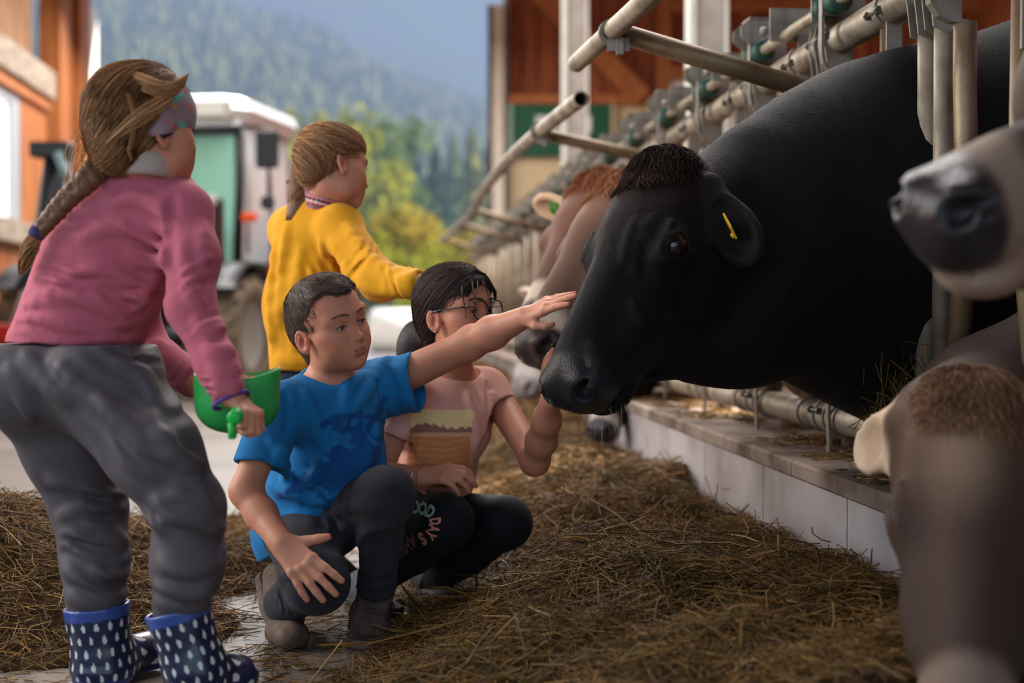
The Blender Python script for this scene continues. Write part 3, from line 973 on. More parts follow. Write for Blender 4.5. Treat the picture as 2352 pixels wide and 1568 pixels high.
fence = empty('feed_fence', F(6.0, 0, 0), 'galvanised self locking feed fence standing on the concrete curb along the cows', 'fence')
FB = np.array(fence.location)
PITCHF = 0.747 / FD[1]           # stall spacing along the fence
Y0F = 3.88                       # first fitting in full view
TOPZ, BOTZ, RODZ = 1.515, 0.457, 1.60
def fl(u, off=0.0, z=0.0):
    """fence coordinates (u along from Y0F, off towards the alley, z) -> relative to the fence root"""
    return F(Y0F) + FD * u + FN * off + V(0, 0, z) - FB
def ftube(name, pts, r, mat, n=12, par=fence):
    return MB().tube(pts, r, n).build(name, mat, par, smooth=True)
U0, U1 = -2.6, 16.0
ftube('top_rail', [fl(U0, 0, TOPZ), fl(U1, 0, TOPZ)], 0.041, MT['galv'], 20)
ftube('bottom_rail', [fl(U0, 0, BOTZ), fl(U1, 0, BOTZ)], 0.041, MT['galv'], 20)
ftube('lower_guide_tube', [fl(U0, 0.04, BOTZ - 0.135), fl(U1, 0.04, BOTZ - 0.135)], 0.021, MT['galv'], 14)
# control rod in stretches between the bushings
for i in range(-3, 20):
    u = i * PITCHF
    ftube('control_rod', [fl(u + 0.10, 0.055, TOPZ + 0.075), fl(u + PITCHF - 0.02, 0.055, TOPZ + 0.075)], 0.0175, MT['galv'], 10)

# pieces of one stall, made once and copied along the fence (meshes in fence axes: x away from alley, y along, z up)
def axb():
    return MB()
RFI = np.stack((FN, FD, V(0, 0, 1)), axis=1)      # x towards alley, y along, z up
def lmesh(m, smooth=False):
    me = m.mesh(smooth)
    return me
def ring(r0, r1, w, n=18):
    return MB().lathe([(r0, -w), (r1, -w), (r1, w), (r0, w)], n, M=np.array(((0, 1, 0), (0, 0, 1), (1, 0, 0))), closed=True)
me_clamp = MB()
me_clamp.lathe([(0.040, -0.022), (0.049, -0.022), (0.049, 0.022), (0.040, 0.022)], 20, M=np.array(((0, 1, 0), (0, 0, 1), (1, 0, 0))), closed=True)
for s_ in (-1, 1):      # two plates that run down from the rail to the tube
    me_clamp.prism([(0.052, 0.0), (0.045, 0.045), (0.012, 0.075), (-0.02, 0.06), (-0.03, -0.03), (-0.03, -0.105), (0.0, -0.132), (0.036, -0.115), (0.045, -0.04)], s_ * 0.024 - 0.003, s_ * 0.024 + 0.003, axis=1)
me_clamp = me_clamp.mesh()
me_bolt = MB().lathe([(0.0, -0.045), (0.011, -0.045), (0.011, -0.034), (0.005, -0.034), (0.005, 0.034), (0.011, 0.034), (0.011, 0.045), (0, 0.045)], 6, M=np.array(((1, 0, 0), (0, 0, 1), (0, 1, 0)))).mesh()
me_bush = MB().lathe([(0.017, -0.028), (0.032, -0.028), (0.037, -0.014), (0.030, 0.0), (0.037, 0.014), (0.032, 0.028), (0.017, 0.028)], 16, M=np.array(((1, 0, 0), (0, 0, 1), (0, 1, 0)))).mesh(True)
hk = MB()                # flat hanger bar bent into a hook that carries the pivoting tube
def flatbar(m, pts, w, t):
    pts = np.asarray(pts, float)
    tt = np.gradient(pts, axis=0); tt /= np.linalg.norm(tt, axis=1)[:, None]
    nn = np.stack((-tt[:, 2], np.zeros(len(pts)), tt[:, 0]), 1)
    vs = []
    for p, n_ in zip(pts, nn):
        for a, b in ((-w, -t), (w, -t), (w, t), (-w, t)):
            vs.append(p + np.array((0, a, 0)) + n_ * b)
    f = []
    for i in range(len(pts) - 1):
        for k in range(4):
            f.append((i * 4 + k, i * 4 + (k + 1) % 4, i * 4 + 4 + (k + 1) % 4, i * 4 + 4 + k))
    e = (len(pts) - 1) * 4
    f += [(3, 2, 1, 0), (e, e + 1, e + 2, e + 3)]
    m.add(np.array(vs), f)
flatbar(hk, [(0.085, 0, 0.17), (0.085, 0, -0.055), (0.080, 0, -0.085), (0.062, 0, -0.110), (0.035, 0, -0.122), (0.0, 0, -0.125)], 0.014, 0.004)
me_hanger = hk.mesh()
fr = MB()                # open box frame on top of the rail
for a, b in (((-0.03, -0.05, 0.04), (0.09, -0.044, 0.19)), ((-0.03, 0.044, 0.04), (0.09, 0.05, 0.19)), ((-0.03, -0.05, 0.178), (0.09, 0.05, 0.19)), ((-0.03, -0.05, 0.105), (-0.024, 0.05, 0.178))):
    fr.box(a, b)
for s_ in (-1, 1):
    fr.prism([(0.09, 0.10), (0.12, 0.125), (0.12, 0.16), (0.09, 0.185)], s_ * 0.05 - 0.003, s_ * 0.05 + 0.003, axis=1)
me_frame = fr.mesh()
pl = MB().box((-0.05, -0.004, 0.06), (0.10, 0.004, 0.16)).ball((0.118, 0, 0.09), 0.014, 10, 6)
pl.box((-0.02, -0.03, -0.24), (0.02, -0.022, 0.12))
me_latch = pl.mesh()
me_band = ring(0.040, 0.0475, 0.015).mesh()
me_gband = ring(0.020, 0.029, 0.009).mesh(True)
ar = MB()
flatbar(ar, [(0.055, 0, 0.09), (0.055, 0, 0.02), (0.052, 0, -0.05), (0.050, 0, -0.16), (0.050, 0, -0.205)], 0.011, 0.004)
me_strap = ar.mesh()
def fpart(name, me, mat, u, off=0.0, z=0.0, par=fence):
    o = link(name, me, mat, par)
    M = Matrix(np.vstack((np.hstack((RFI, np.reshape(fl(u, off, z), (3, 1)))), [[0, 0, 0, 1]])).tolist())
    o.matrix_basis = M
    return o
for i in range(-3, 20):
    u = i * PITCHF
    close = i < 9
    # uprights: fixed post tube, partner tube, pivoting neck tube
    fpart('clamp', me_clamp, MT['galv_plate'], u + 0.115, 0, TOPZ)
    fpart('clamp', me_clamp, MT['galv_plate'], u + 0.205, 0, TOPZ)
    if close:
        fpart('bolt', me_bolt, MT['bolt'], u + 0.115, 0.045, TOPZ + 0.005)
        fpart('bolt', me_bolt, MT['bolt'], u + 0.205, 0.045, TOPZ + 0.005)
        fpart('bolt', me_bolt, MT['bolt'], u + 0.46, 0.045, TOPZ - 0.01)
        fpart('band', me_band, MT['galv_plate'], u + 0.46, 0, TOPZ)
    fpart('hanger_bar', me_hanger, MT['galv_plate'], u, 0, TOPZ)
    fpart('bracket', me_frame, MT['galv_plate'], u + 0.03, 0, TOPZ)
    fpart('bushing', me_bush, MT['bushing'], u + 0.07, 0.055, TOPZ + 0.075)
    fpart('bushing', me_bush, MT['bushing'], u - 0.045, 0.055, TOPZ + 0.075)
    fpart('latch', me_latch, MT['galv_plate'], u + 0.46, 0, TOPZ)
    ftube('upright', [fl(u + 0.115, 0, TOPZ - 0.10), fl(u + 0.115, 0, BOTZ)], 0.024, MT['galv'], 12)
    ftube('upright', [fl(u + 0.205, 0, TOPZ - 0.10), fl(u + 0.205, 0, BOTZ)], 0.027, MT['galv'], 12)
    ftube('neck_tube', [fl(u, 0, TOPZ - 0.125), fl(u, 0, TOPZ - 0.26), fl(u - 0.02, 0, 0.95), fl(u + 0.06, 0, BOTZ)], 0.026, MT['galv_dirty'], 12)
    ftube('neck_tube', [fl(u + 0.46, 0, TOPZ - 0.05), fl(u + 0.47, 0, 1.0), fl(u + 0.36, 0, BOTZ)], 0.026, MT['galv_dirty'], 12)
    if close:
        fpart('strap', me_strap, MT['galv_plate'], u + 0.02, 0.0, BOTZ)
        for du in (0.115, 0.205, 0.36, 0.06):
            fpart('band', me_band, MT['galv_plate'], u + du, 0, BOTZ)
        fpart('bolt', me_bolt, MT['bolt'], u + 0.16, 0.05, BOTZ + 0.02)
        fpart('bolt', me_bolt, MT['bolt'], u + 0.02, 0.055, BOTZ - 0.135)
        fpart('guide_band', me_gband, MT['bolt'], u + 0.26, 0.04, BOTZ - 0.135)
        fpart('guide_band', me_gband, MT['bolt'], u + 0.10, 0.04, BOTZ - 0.135)
# fence feet on the curb
for i in range(-1, 10):
    u = i * PITCHF * 2 + 0.16
    mb = MB().box((-0.05, -0.004 , -0.1), (0.05, 0.004, 0.1))
    ftube('foot_post', [fl(u, -0.06, BOTZ + 0.5), fl(u, -0.06, 0.37)], 0.03, MT['galv'], 12)

# neck rail above the cows' heads: two lengths of pipe with stays back to the fence
HR = 0.757 + 0.744
rail = empty('neck_rail', P(1240, 300, 5.86), 'two bent galvanised pipes on stays running above the feed table towards the door', 'rail')
RB = np.array(rail.location)
def rtube(name, pts, r, mat, n=14, ends=True):
    return MB().tube([np.asarray(p) - RB for p in pts], r, n, cap=ends).build(name, mat, rail, smooth=True)
a1 = [P(1560, -75, 3.15), P(1490, -5, 3.42), P(1405, 72, 3.80), P(1324, 146, 4.25)]
def pipe(name, pts, r, mat):
    """hollow pipe with an open end"""
    pts = [np.asarray(p) - RB for p in pts]
    m = MB(); m.tube(pts, r, 18, cap=False); m.tube(pts[::-1], r * 0.80, 18, cap=False)
    for e in (0, -1):
        t = nrm(pts[1] - pts[0]) if e == 0 else nrm(pts[-1] - pts[-2])
        m.tube([pts[e] - t * 0.0008, pts[e] + t * 0.0008], [r, r * 0.8] if e == -1 else [r * 0.8, r], 18, cap=False)
    return m.build(name, mat, rail, smooth=True)
pipe('rail_pipe', spline(a1, 4), 0.0265, MT['galv'])
a2 = [P(1334, 227, 4.95), P(1285, 265, 5.4), P(1240, 302, 5.86), P(1180, 355, 6.7), P(1130, 412, 8.0), P(1104, 450, 9.2), P(1085, 488, 10.6), P(1058, 517, 12.4), P(1012, 555, 15.2)]
pipe('rail_pipe', spline(a2, 5), 0.0285, MT['galv'])
def stay(p0, p1, r):
    rtube('stay', [p0, p1], r, MT['galv_dirty'])
fx = F(3.85, 0.03, 1.345)
stay(P(1428, 78, 3.80), P(1895, 217, 3.83), 0.0275)
m = MB().box((-0.012, -0.006, -0.045), (0.15, 0.006, 0.045), o=P(1885, 214, 3.85) - RB); m.build('stay_plate', MT['iron'], rail)
stay(P(1256, 311, 5.86), P(1256, 311, 5.86) + (F(5.92, 0, 1.36) - P(1256, 311, 5.86)) * 0.97, 0.0245)
stay(P(1092, 484, 10.6), F(10.7, 0, 1.36), 0.026)
stay(P(1062, 517, 12.4), F(12.5, 0, 1.36), 0.026)
stay(P(1020, 552, 15.0), F(15.1, 0, 1.36), 0.026)
for (px, py, Y, tx, r_) in ((1405, 74, 3.80, (1, -0.88), 0.0265), (1240, 302, 5.86, (1, -0.8), 0.0285), (1085, 488, 10.6, (1, -1.2), 0.0285), (1058, 517, 12.4, (1, -1), 0.0285)):
    c = P(px, py, Y) - RB
    d = nrm(P(px - 10, py + 10 * abs(tx[1]), Y * 1.04) - P(px + 10, py - 10 * abs(tx[1]), Y * 0.96))
    ax = axes_from(d, (0, 0, 1))
    m = MB()
    for s_ in (-0.016, 0.016):
        m.lathe([(r_, -0.009), (r_ + 0.009, -0.009), (r_ + 0.009, 0.009), (r_, 0.009)], 18, M=ax @ np.array(((1, 0, 0), (0, 0, 1), (0, 1, 0))), o=c + d * s_, closed=True)
    m.box((-0.012, -0.03, -0.055), (0.045, -0.022, -0.02), o=c); m.box((0.01, -0.04, -0.065), (0.028, -0.02, -0.02), o=c)
    m.build('pipe_clamp', MT['galv_plate'], rail)

# ------------------------------------------------------------------ hay and silage on the feed table and floor
MT['hay_base'] = material('packed_hay', lin(74, 54, 30), rough=0.95, col2=lin(36, 25, 14), nscale=30, spec=0.1, bump=0.6, bscale=90)
MT['straw'] = material('straw', lin(150, 118, 66), rough=0.55, attr=True, spec=0.35)

MOUNDS = [   # x, y, radius x, radius y, height
    (0.10, 3.10, 0.33, 0.22, 0.105), (0.52, 3.15, 0.30, 0.25, 0.06), (0.30, 3.55, 0.25, 0.22, 0.075), (0.62, 3.75, 0.22, 0.3, 0.055),
    (0.42, 4.25, 0.28, 0.28, 0.075), (0.10, 4.5, 0.25, 0.3, 0.07), (0.50, 5.0, 0.3, 0.35, 0.08), (0.15, 5.5, 0.3, 0.4, 0.09), (0.0, 6.6, 0.35, 0.5, 0.10),
    (0.3, 7.4, 0.3, 0.6, 0.10), (-0.1, 8.6, 0.4, 0.8, 0.10), (0.15, 10, 0.4, 1.0, 0.10), (-0.1, 12, 0.4, 1.2, 0.12), (-0.35, 14.5, 0.5, 1.6, 0.12),
    (0.18, 2.62, 0.4, 0.22, 0.06), (0.75, 2.9, 0.25, 0.3, 0.06), (0.6, 2.3, 0.4, 0.3, 0.08)]
def hay_h(x, y):
    u = fence_x(y) - x                                  # distance out from the fence
    edge = 1.36 - 0.14 * np.clip((y - 2.9) / 1.0, 0, 3) + 0.05 * np.sin(y * 5.1) + 0.03 * np.sin(y * 11.7 + 1)
    env = np.clip((edge - u) / 0.55, 0, 1); env = env * env * (3 - 2 * env)
    z = env * 0.105
    for (cx, cy, ax, ay, h) in MOUNDS:
        z = z + env ** 0.5 * h * np.exp(-((x - cx) / ax) ** 2 - ((y - cy) / ay) ** 2)
    n = 0.5 * np.sin(x * 21 + 2 * np.sin(y * 13)) * np.sin(y * 17 + 1.5 * np.sin(x * 9)) + 0.5 * np.sin(x * 43 + y * 31) * np.sin(y * 39 - x * 27 + 2)
    z = z + env * (0.020 * n + 0.030 * np.sin(x * 9.3 + 1.4 * np.sin(y * 6.1)) * np.sin(y * 8.7 + 1.3 * np.sin(x * 5.3 + 1)))
    return np.where((env > 0.002) & (u > 0.205), z, -0.03)
LEFTM = [(-1.62, 3.72, 0.55, 0.42, 0.27), (-1.20, 3.35, 0.42, 0.30, 0.12), (-2.3, 3.6, 0.6, 0.5, 0.25), (-1.05, 4.15, 0.35, 0.35, 0.12), (-0.92, 4.75, 0.18, 0.25, 0.05), (-1.75, 3.05, 0.4, 0.3, 0.14)]
def left_h(x, y):
    z = 0
    for (cx, cy, ax, ay, h) in LEFTM:
        z = z + h * np.exp(-(((x - cx) / ax) ** 2 + ((y - cy) / ay) ** 2) ** 1.5)
    n = 0.5 * np.sin(x * 21 + 2 * np.sin(y * 13)) * np.sin(y * 17 + 1.5 * np.sin(x * 9)) + 0.5 * np.sin(x * 43 + y * 31) * np.sin(y * 39 - x * 27 + 2)
    w = np.clip((z - 0.012) / 0.05, 0, 1)
    return np.where(z > 0.012, z - 0.008 + 0.018 * n * w, -0.03)
def clip_grid(x0, x1, y0, y1, step, fn):
    nx = int((x1 - x0) / step); ny = int((y1 - y0) / step)
    v, q = grid_mesh(x0, x1, y0, y1, nx, ny, fn)
    keep = (v[q][:, :, 2] > -0.02).any(axis=1)
    q = q[keep]
    u, inv = np.unique(q, return_inverse=True)
    return v[u], inv.reshape(q.shape)

def straw_paths(n, x0, x1, y0, y1, fn, len0, len1, lift, rs, dens=None, flat=0.5, segs=2):
    """strands thrown over a height field"""
    x = x0 + (x1 - x0) * rs.random(n); y = y0 + (y1 - y0) * rs.random(n) if dens is None else y0 + (y1 - y0) * rs.random(n) ** dens
    z = fn(x, y)
    k = z > -0.02
    x, y, z = x[k], y[k], z[k]; n = len(x)
    a = rs.random(n) * 2 * np.pi
    L = len0 + (len1 - len0) * rs.random(n) ** 2
    el = rs.normal(size=n) * flat
    d = np.stack((np.cos(a) * np.cos(el), np.sin(a) * np.cos(el), np.sin(el)), 1)
    bend = rs.normal(size=(n, 3)) * 0.45
    t = np.linspace(-0.5, 0.5, segs + 1)
    p = np.stack((x, y, z), 1)[:, None, :] + (d[:, None, :] * t[None, :, None] + bend[:, None, :] * (t[None, :, None] ** 2 - 0.08)) * L[:, None, None]
    g = np.maximum(fn(p[..., 0], p[..., 1]), 0.0)
    up = lift * rs.random((n, 1)) ** 1.5
    hz_ = g + 0.002
    p[..., 2] = np.maximum(p[..., 2] * 0.55 + hz_ * 0.45 + up, hz_ - 0.012)
    return p
def straw_cols(n, rs):
    pal = np.array([lin(150, 112, 54), lin(120, 86, 38), lin(98, 74, 32), lin(178, 142, 84), lin(80, 58, 26), lin(106, 92, 38), lin(128, 96, 46)])
    w = np.array((0.2, 0.22, 0.17, 0.07, 0.16, 0.08, 0.10))
    c = pal[rs.choice(7, n, p=w)]
    return c * (0.55 + 0.60 * rs.random((n, 1))) * V(1.06, 0.95, 0.80)
def straw_obj(name, paths, r, rs, label, parent=None, zone='stuff'):
    n = len(paths)
    rad = r * (0.5 + 0.9 * rs.random((n, 1))) * np.ones((1, paths.shape[1]))
    o = link(name, strands_mesh(paths, rad, straw_cols(n, rs)), MT['straw'], parent)
    if label: tag(o, label, 'hay')
    o['kind'] = 'stuff'
    return o
v, q = clip_grid(-1.3, 1.2, 2.0, 16, 0.02, hay_h)
hay = link('hay_bed', mesh_np(v, q), MT['hay_base'])
tag(hay, 'long bed of brown hay heaped along the concrete curb under the cows', 'hay', kind='stuff')
rs = np.random.default_rng(3)
near_p = straw_paths(54000, -0.75, 1.1, 2.2, 4.3, hay_h, 0.03, 0.14, 0.024, rs)
straw_obj('straw_layer', near_p, 0.00095, rs, None, hay)
straw_obj('straw_layer', straw_paths(20000, -0.7, 0.95, 4.3, 8.0, hay_h, 0.05, 0.2, 0.03, rs, segs=1), 0.0018, rs, None, hay)
straw_obj('straw_layer', straw_paths(12000, -1.2, 0.7, 8.0, 16, hay_h, 0.08, 0.3, 0.04, rs, segs=1), 0.004, rs, None, hay)
straw_obj('loose_stalks', straw_paths(420, -0.5, 1.0, 2.5, 4.2, hay_h, 0.14, 0.30, 0.06, rs, flat=0.6, segs=4), 0.0019, rs, None, hay)
v, q = clip_grid(-3.2, -0.6, 2.4, 5.6, 0.02, left_h)
hay2 = link('hay_heap', mesh_np(v, q), MT['hay_base'])
tag(hay2, 'loose hay heap on the concrete behind the girl in spotted boots', 'hay', kind='stuff')
straw_obj('straw_layer', straw_paths(26000, -2.6, -0.6, 2.5, 5.3, left_h, 0.04, 0.17, 0.025, rs), 0.0011, rs, None, hay2)
flat0 = lambda x, y: np.where(np.sin(x * 3.1 + 1.5 * np.sin(y * 1.7)) * np.sin(y * 2.3 + x) > -0.75, 0.003, -0.03) + 0 * x
def near_edge(x, y):
    u = fence_x(y) - x
    ok = (np.abs(u - 1.35) < 0.42 * (0.4 + 0.6 * np.sin(x * 17 + 3 * np.sin(y * 9)) ** 2)) | (np.sin(x * 7 + 2 * np.sin(y * 5)) * np.sin(y * 6.1 + x * 3) > 0.55)
    return np.where(ok, 0.003, -0.03)
o = straw_obj('scattered_straw', straw_paths(11000, -2.2, 0.2, 2.5, 5.0, near_edge, 0.02, 0.11, 0.004, rs, flat=0.12, segs=1), 0.0012, rs, 'thin straw scattered on the wet concrete floor between the heaps')
# hay dragged over the curb and caught in the fence
def calm(p):
    """drops stalks that would stand on end at the edge, but for a few that hang over it"""
    span = np.ptp(p[..., 2], axis=1)
    return p[(span < 0.05) | (rs.random(len(p)) < 0.03)]
def curb_h(x, y):
    u = fence_x(y) - x
    n = np.sin(y * 9.0 + 2 * np.sin(y * 3.3)) + 0.6 * np.sin(u * 40 + y * 13)
    return np.where((u < 0.20) & (u > -0.25) & (n > -0.1 - (u < 0.06) * 0.8), 0.374, -0.03)
o = straw_obj('curb_straw', calm(straw_paths(15000, 0.2, 1.5, 2.3, 8.0, curb_h, 0.03, 0.12, 0.008, rs, flat=0.15)), 0.0013, rs, 'dark hay strewn along the top of the concrete curb')
n = 900
base = F(3.3, 0.03, 0.46); u_ = rs.normal(size=(n, 3)) * (0.05, 0.05, 0.07)
a = rs.normal(size=(n, 3)) * (0.5, 0.5, 0.9); a /= np.linalg.norm(a, axis=1, keepdims=True)
t = np.array((-0.5, -0.17, 0.17, 0.5)); L = 0.05 + 0.13 * rs.random((n, 1, 1))
straw_obj('caught_hay', base + u_[:, None] + a[:, None] * t[None, :, None] * L + rs.normal(size=(n, 1, 3)) * 0.3 * (t ** 2)[None, :, None] * L, 0.0012, rs, 'tuft of hay caught on the bottom rail near the pale calf ear')

# ------------------------------------------------------------------ cows
MT['cow_black'] = material('black_hide', lin(22, 19, 18), attr='rough', spec=0.18, bump=0.28, bscale=300, bstretch=(1, 1, 0.4), sheen=0.03)
MT['cow_brown'] = material('brown_hide', lin(100, 72, 56), attr='rough', spec=0.3, bump=0.3, bscale=200, bstretch=(1, 1, 0.4), sheen=0.02)
MT['fur'] = material('fur_tips', lin(40, 30, 26), rough=0.8, attr=True, spec=0.12)
MT['cow_eye'] = material('cow_eye', lin(18, 12, 10), rough=0.10, attr=True, spec=0.6, coat=0.3)
MT['tag_yellow'] = material('yellow_ear_tag', lin(236, 180, 24), rough=0.5)
MT['tag_green'] = material('green_ear_tag', lin(70, 130, 46), rough=0.5)

def eyeball_mesh(r, iris, pupil, white, iris_r=0.55, pup_r=0.26, n=24, m=20):
    """sphere looking along +y with coloured iris"""
    vs = []
    for i in range(m + 1):
        th = math.pi * i / m
        for k in range(n):
            w = 2 * math.pi * k / n
            vs.append((math.sin(th) * math.cos(w), math.cos(th), math.sin(th) * math.sin(w)))
    vs = np.array(vs)
    th = np.arccos(np.clip(vs[:, 1], -1, 1))
    c = np.repeat(np.array(white)[None], len(vs), 0)
    c[th < iris_r] = iris
    c[th < pup_r] = pupil
    f = np.array([(i * n + k, (i + 1) * n + k, (i + 1) * n + (k + 1) % n, i * n + (k + 1) % n) for i in range(m) for k in range(n)])
    return mesh_np(vs * r, f[:, ::-1], True, c)

def head_sdf(S, sc, earL=None, earR=None, mouth=True):
    """bovine head in the current frame: y from poll to muzzle, z the forehead side"""
    S.ell((0, 0.085, -0.015), (0.098, 0.135, 0.095), k=0.05)
    S.ell((0, 0.0, 0.052), (0.070, 0.05, 0.052), k=0.05)                 # poll
    S.ell((0, 0.10, 0.055), (0.085, 0.09, 0.035), k=0.05)              # flat forehead
    S.cap((0, 0.16, 0.0), (0, 0.43, -0.012), 0.083, 0.058, k=0.05, flat=(1, 0, 0), g=1.12)   # face
    S.cap((0, 0.10, 0.045), (0, 0.40, 0.030), 0.045, 0.028, k=0.05)     # nose bridge
    S.ell((0, 0.462, -0.020), (0.071, 0.058, 0.062), k=0.04)            # muzzle
    S.cap((0, 0.10, -0.125), (0, 0.40, -0.082), 0.060, 0.034, k=0.05, flat=(1, 0, 0), g=1.0)
    for s in (-1, 1):
        S.ell((s * 0.047, 0.105, -0.095), (0.048, 0.105, 0.09), k=0.045)  # cheek
        S.ell((s * 0.083, 0.180, 0.030), (0.030, 0.045, 0.030), k=0.03)  # orbit
        S.cap((s * 0.060, 0.21, 0.005), (s * 0.050, 0.36, -0.02), 0.030, 0.025, k=0.04)
        S.ell((s * 0.040, 0.492, 0.000), (0.030, 0.030, 0.030), k=0.025)  # nostril wing
    S.ell((0, 0.435, -0.085), (0.050, 0.045, 0.032), k=0.025)           # lower lip and chin
    S.cap((-0.03, 0.30, -0.045), (0.03, 0.30, -0.045), 0.045, k=0.05)
    if mouth:
        for s in (-1, 1):
            S.cap((s * 0.072, 0.345, -0.066), (s * 0.050, 0.462, -0.074), 0.004, 0.006, k=0.012, mode='s')
        S.cap((-0.050, 0.470, -0.074), (0.050, 0.470, -0.074), 0.006, k=0.012, mode='s')
    for s in (-1, 1):
        # nostril: a comma shaped hollow
        S.ell((s * 0.047, 0.507, 0.002), (0.015, 0.024, 0.017), k=0.008, mode='s')
        S.cap((s * 0.055, 0.498, 0.010), (s * 0.072, 0.470, 0.012), 0.009, 0.004, k=0.008, mode='s')
        # folds round the eye
        S.cap((s * 0.100, 0.147, 0.060), (s * 0.098, 0.212, 0.052), 0.006, 0.004, k=0.012)
        S.cap((s * 0.106, 0.157, 0.002), (s * 0.100, 0.222, 0.000), 0.004, 0.003, k=0.012)
        S.ell((s * 0.096, 0.180, 0.028), 0.0295, k=0.008)
        S.ell((s * 0.119, 0.182, 0.028), (0.018, 0.0275, 0.0165), k=0.004, mode='s')
    for s, e in ((-1, earL), (1, earR)):
        if e is None: continue
        d, n = nrm((s * e[0][0], e[0][1], e[0][2])), nrm((s * e[1][0], e[1][1], e[1][2]))
        w = nrm(np.cross(d, n)); n = np.cross(w, d)
        R = np.stack((d, w, n), 1)
        b = np.array((s * 0.088, 0.005, 0.015))
        S.cap(b, b + d * 0.05, 0.026, 0.024, k=0.02)
        c = b + d * 0.115
        S.ell(c, (0.080, 0.047, 0.022), rot=R, k=0.02)
        S.ell(c + n * 0.020 - d * 0.002, (0.066, 0.035, 0.022), rot=R, k=0.008, mode='s')

ROTX = {'tag_yellow': np.array(((1, 0, 0), (0, 0.20, 0.98), (0, -0.98, 0.20))), 'tag_green': np.eye(3)}
def cow(name, label, O, T, up, sc, slot, neck, cols, cell=0.009, earL=None, earR=None, fur=0, mat='cow_brown', tags=(), zbody=1.0, ccell=0.028, hi_off=0.0, seed=0, legs=True, seen=(1, 1), boff=0.35, blaze=None, dew=True, extra=None):
    O = np.asarray(O); T = np.asarray(T)
    R = axes_from(T - O, up)
    s = np.linalg.norm(T - O) / 0.525
    root = empty(name, F(slot) - FN * 0.6, label, 'cow', 'cows at the feed fence')
    S = Sdf()
    body = -FN                                     # the cow stands away from the alley
    B0 = F(slot) + body * boff; B0[2] = zbody
    B1 = F(slot) + body * (boff + 1.0); B1[2] = zbody + 0.02
    S.frame()
    S.cap(B0, B1, 0.36, 0.37, k=0.15, flat=FD, g=1.22)
    S.ell(B0 + V(0, 0, 0.12) + body * 0.1, (0.30, 0.24, 0.34), k=0.12)
    S.ell(B1 + body * 0.12, (0.34, 0.27, 0.33), k=0.12)
    if dew: S.ell(F(slot) + body * 0.02 + V(0, 0, 0.70), (0.14, 0.10, 0.21), k=0.12)
    if legs:
        for (al, sd) in ((0.10, 0.15), (0.10, -0.15), (1.12, 0.16), (1.12, -0.16)):
            h = F(slot) + body * (boff + al) + FD * sd
            S.chain([h + V(0, 0, 0.80), h + V(0, 0, 0.50) + body * 0.02, h + V(0, 0, 0.30), h + V(0, 0, 0.05)], [0.13, 0.075, 0.05, 0.055], k=0.05)
            S.ell(h + V(0, 0, 0.035) - body * 0.02, (0.06, 0.055, 0.04), k=0.02)
        S.chain([B1 + body * 0.46 + V(0, 0, 0.2), B1 + body * 0.56 + V(0, 0, -0.2), B1 + body * 0.55 + V(0, 0, -0.6)], [0.03, 0.022, 0.04], k=0.03)
    for (a, b, ra, rb, g) in neck:
        S.cap(a, b, ra, rb, k=0.09, flat=(0.0, 1.0, 0.0) if g > 0 else None, g=abs(g))
    S.frame(O, R, s)
    head_sdf(S, s, earL, earR)
    if extra: extra(S)
    base, poll, muz, ring, earc, inner = [np.asarray(c, np.float32) for c in cols]
    def colfn(Q):
        q = ((Q - O.astype(np.float32)) @ R.astype(np.float32)) / s
        n = vnoise(Q, 14.0, seed)[:, None]
        c = base[None] * (1 + 0.22 * n)
        rough = np.full(len(Q), 0.70, np.float32)
        c = blend(c, poll, near(q, (0, 0.0, 0.07), 0.13, 0.6))
        c = blend(c, poll * 0.7, 0.5 * near(q, (0, 0.05, 0.05), 0.22, 0.8))
        face = (q[:, 1] > 0.12) & (np.abs(q[:, 0]) < 0.2)
        r = smooth01((q[:, 1] - 0.385) / 0.035) * (np.abs(q[:, 0]) < 0.16) * (np.abs(q[:, 2] + 0.02) < 0.14)
        c = blend(c, ring, r)
        m = smooth01((q[:, 1] - 0.447) / 0.022) * (np.abs(q[:, 0]) < 0.16) * (q[:, 2] > -0.075) * (np.abs(q[:, 2] + 0.02) < 0.14)
        c = blend(c, muz, m); rough = rough * (1 - m) + 0.24 * m
        if blaze is not None:
            c = blend(c, blaze, 0.8 * near(q * V(1.4, 0.8, 1).astype(np.float32), (0.02, 0.09, 0.08), 0.10, 0.8))
            c = blend(c, base * 0.45, 0.6 * near(q, (-0.11, 0.18, 0.02), 0.10, 0.7))
        for sd in (-1, 1):
            ee = near(q, (sd * 0.112, 0.182, 0.028), 0.034, 0.4)
            c = blend(c, np.minimum(base * 0.5, 0.03), ee * 0.8)
            rough = rough * (1 - ee * 0.5)
        for sd, e in ((-1, earL), (1, earR)):
            if e is None: continue
            d = nrm((sd * e[0][0], e[0][1], e[0][2]))
            b = np.array((sd * 0.088, 0.005, 0.015)) + d * 0.115
            w = near(q, b, 0.10, 0.35)
            c = blend(c, earc, w)
            nn = nrm((sd * e[1][0], e[1][1], e[1][2]))
            inn = near(q, b + nn * 0.012, 0.055, 0.5)
            c = blend(c, inner, inn * 0.7)
        return np.concatenate((c, rough[:, None]), axis=1)
    xs = fence_x(slot) + 0.06 + hi_off
    v1, q1 = S.mesh(cell, hi=(xs, 99, 99) if False else None) if False else (None, None)
    us = [o for o in S.ops if o[0] == 'u']
    L = np.min([o[2] for o in us], axis=0) - 0.02; H = np.max([o[3] for o in us], axis=0) + 0.02
    # fine mesh for what leans out of the fence, coarse for the body behind it; joined into one skin
    H1 = H.copy(); H1[0] = xs
    Hn = [o for o in us if o[2][0] < xs]
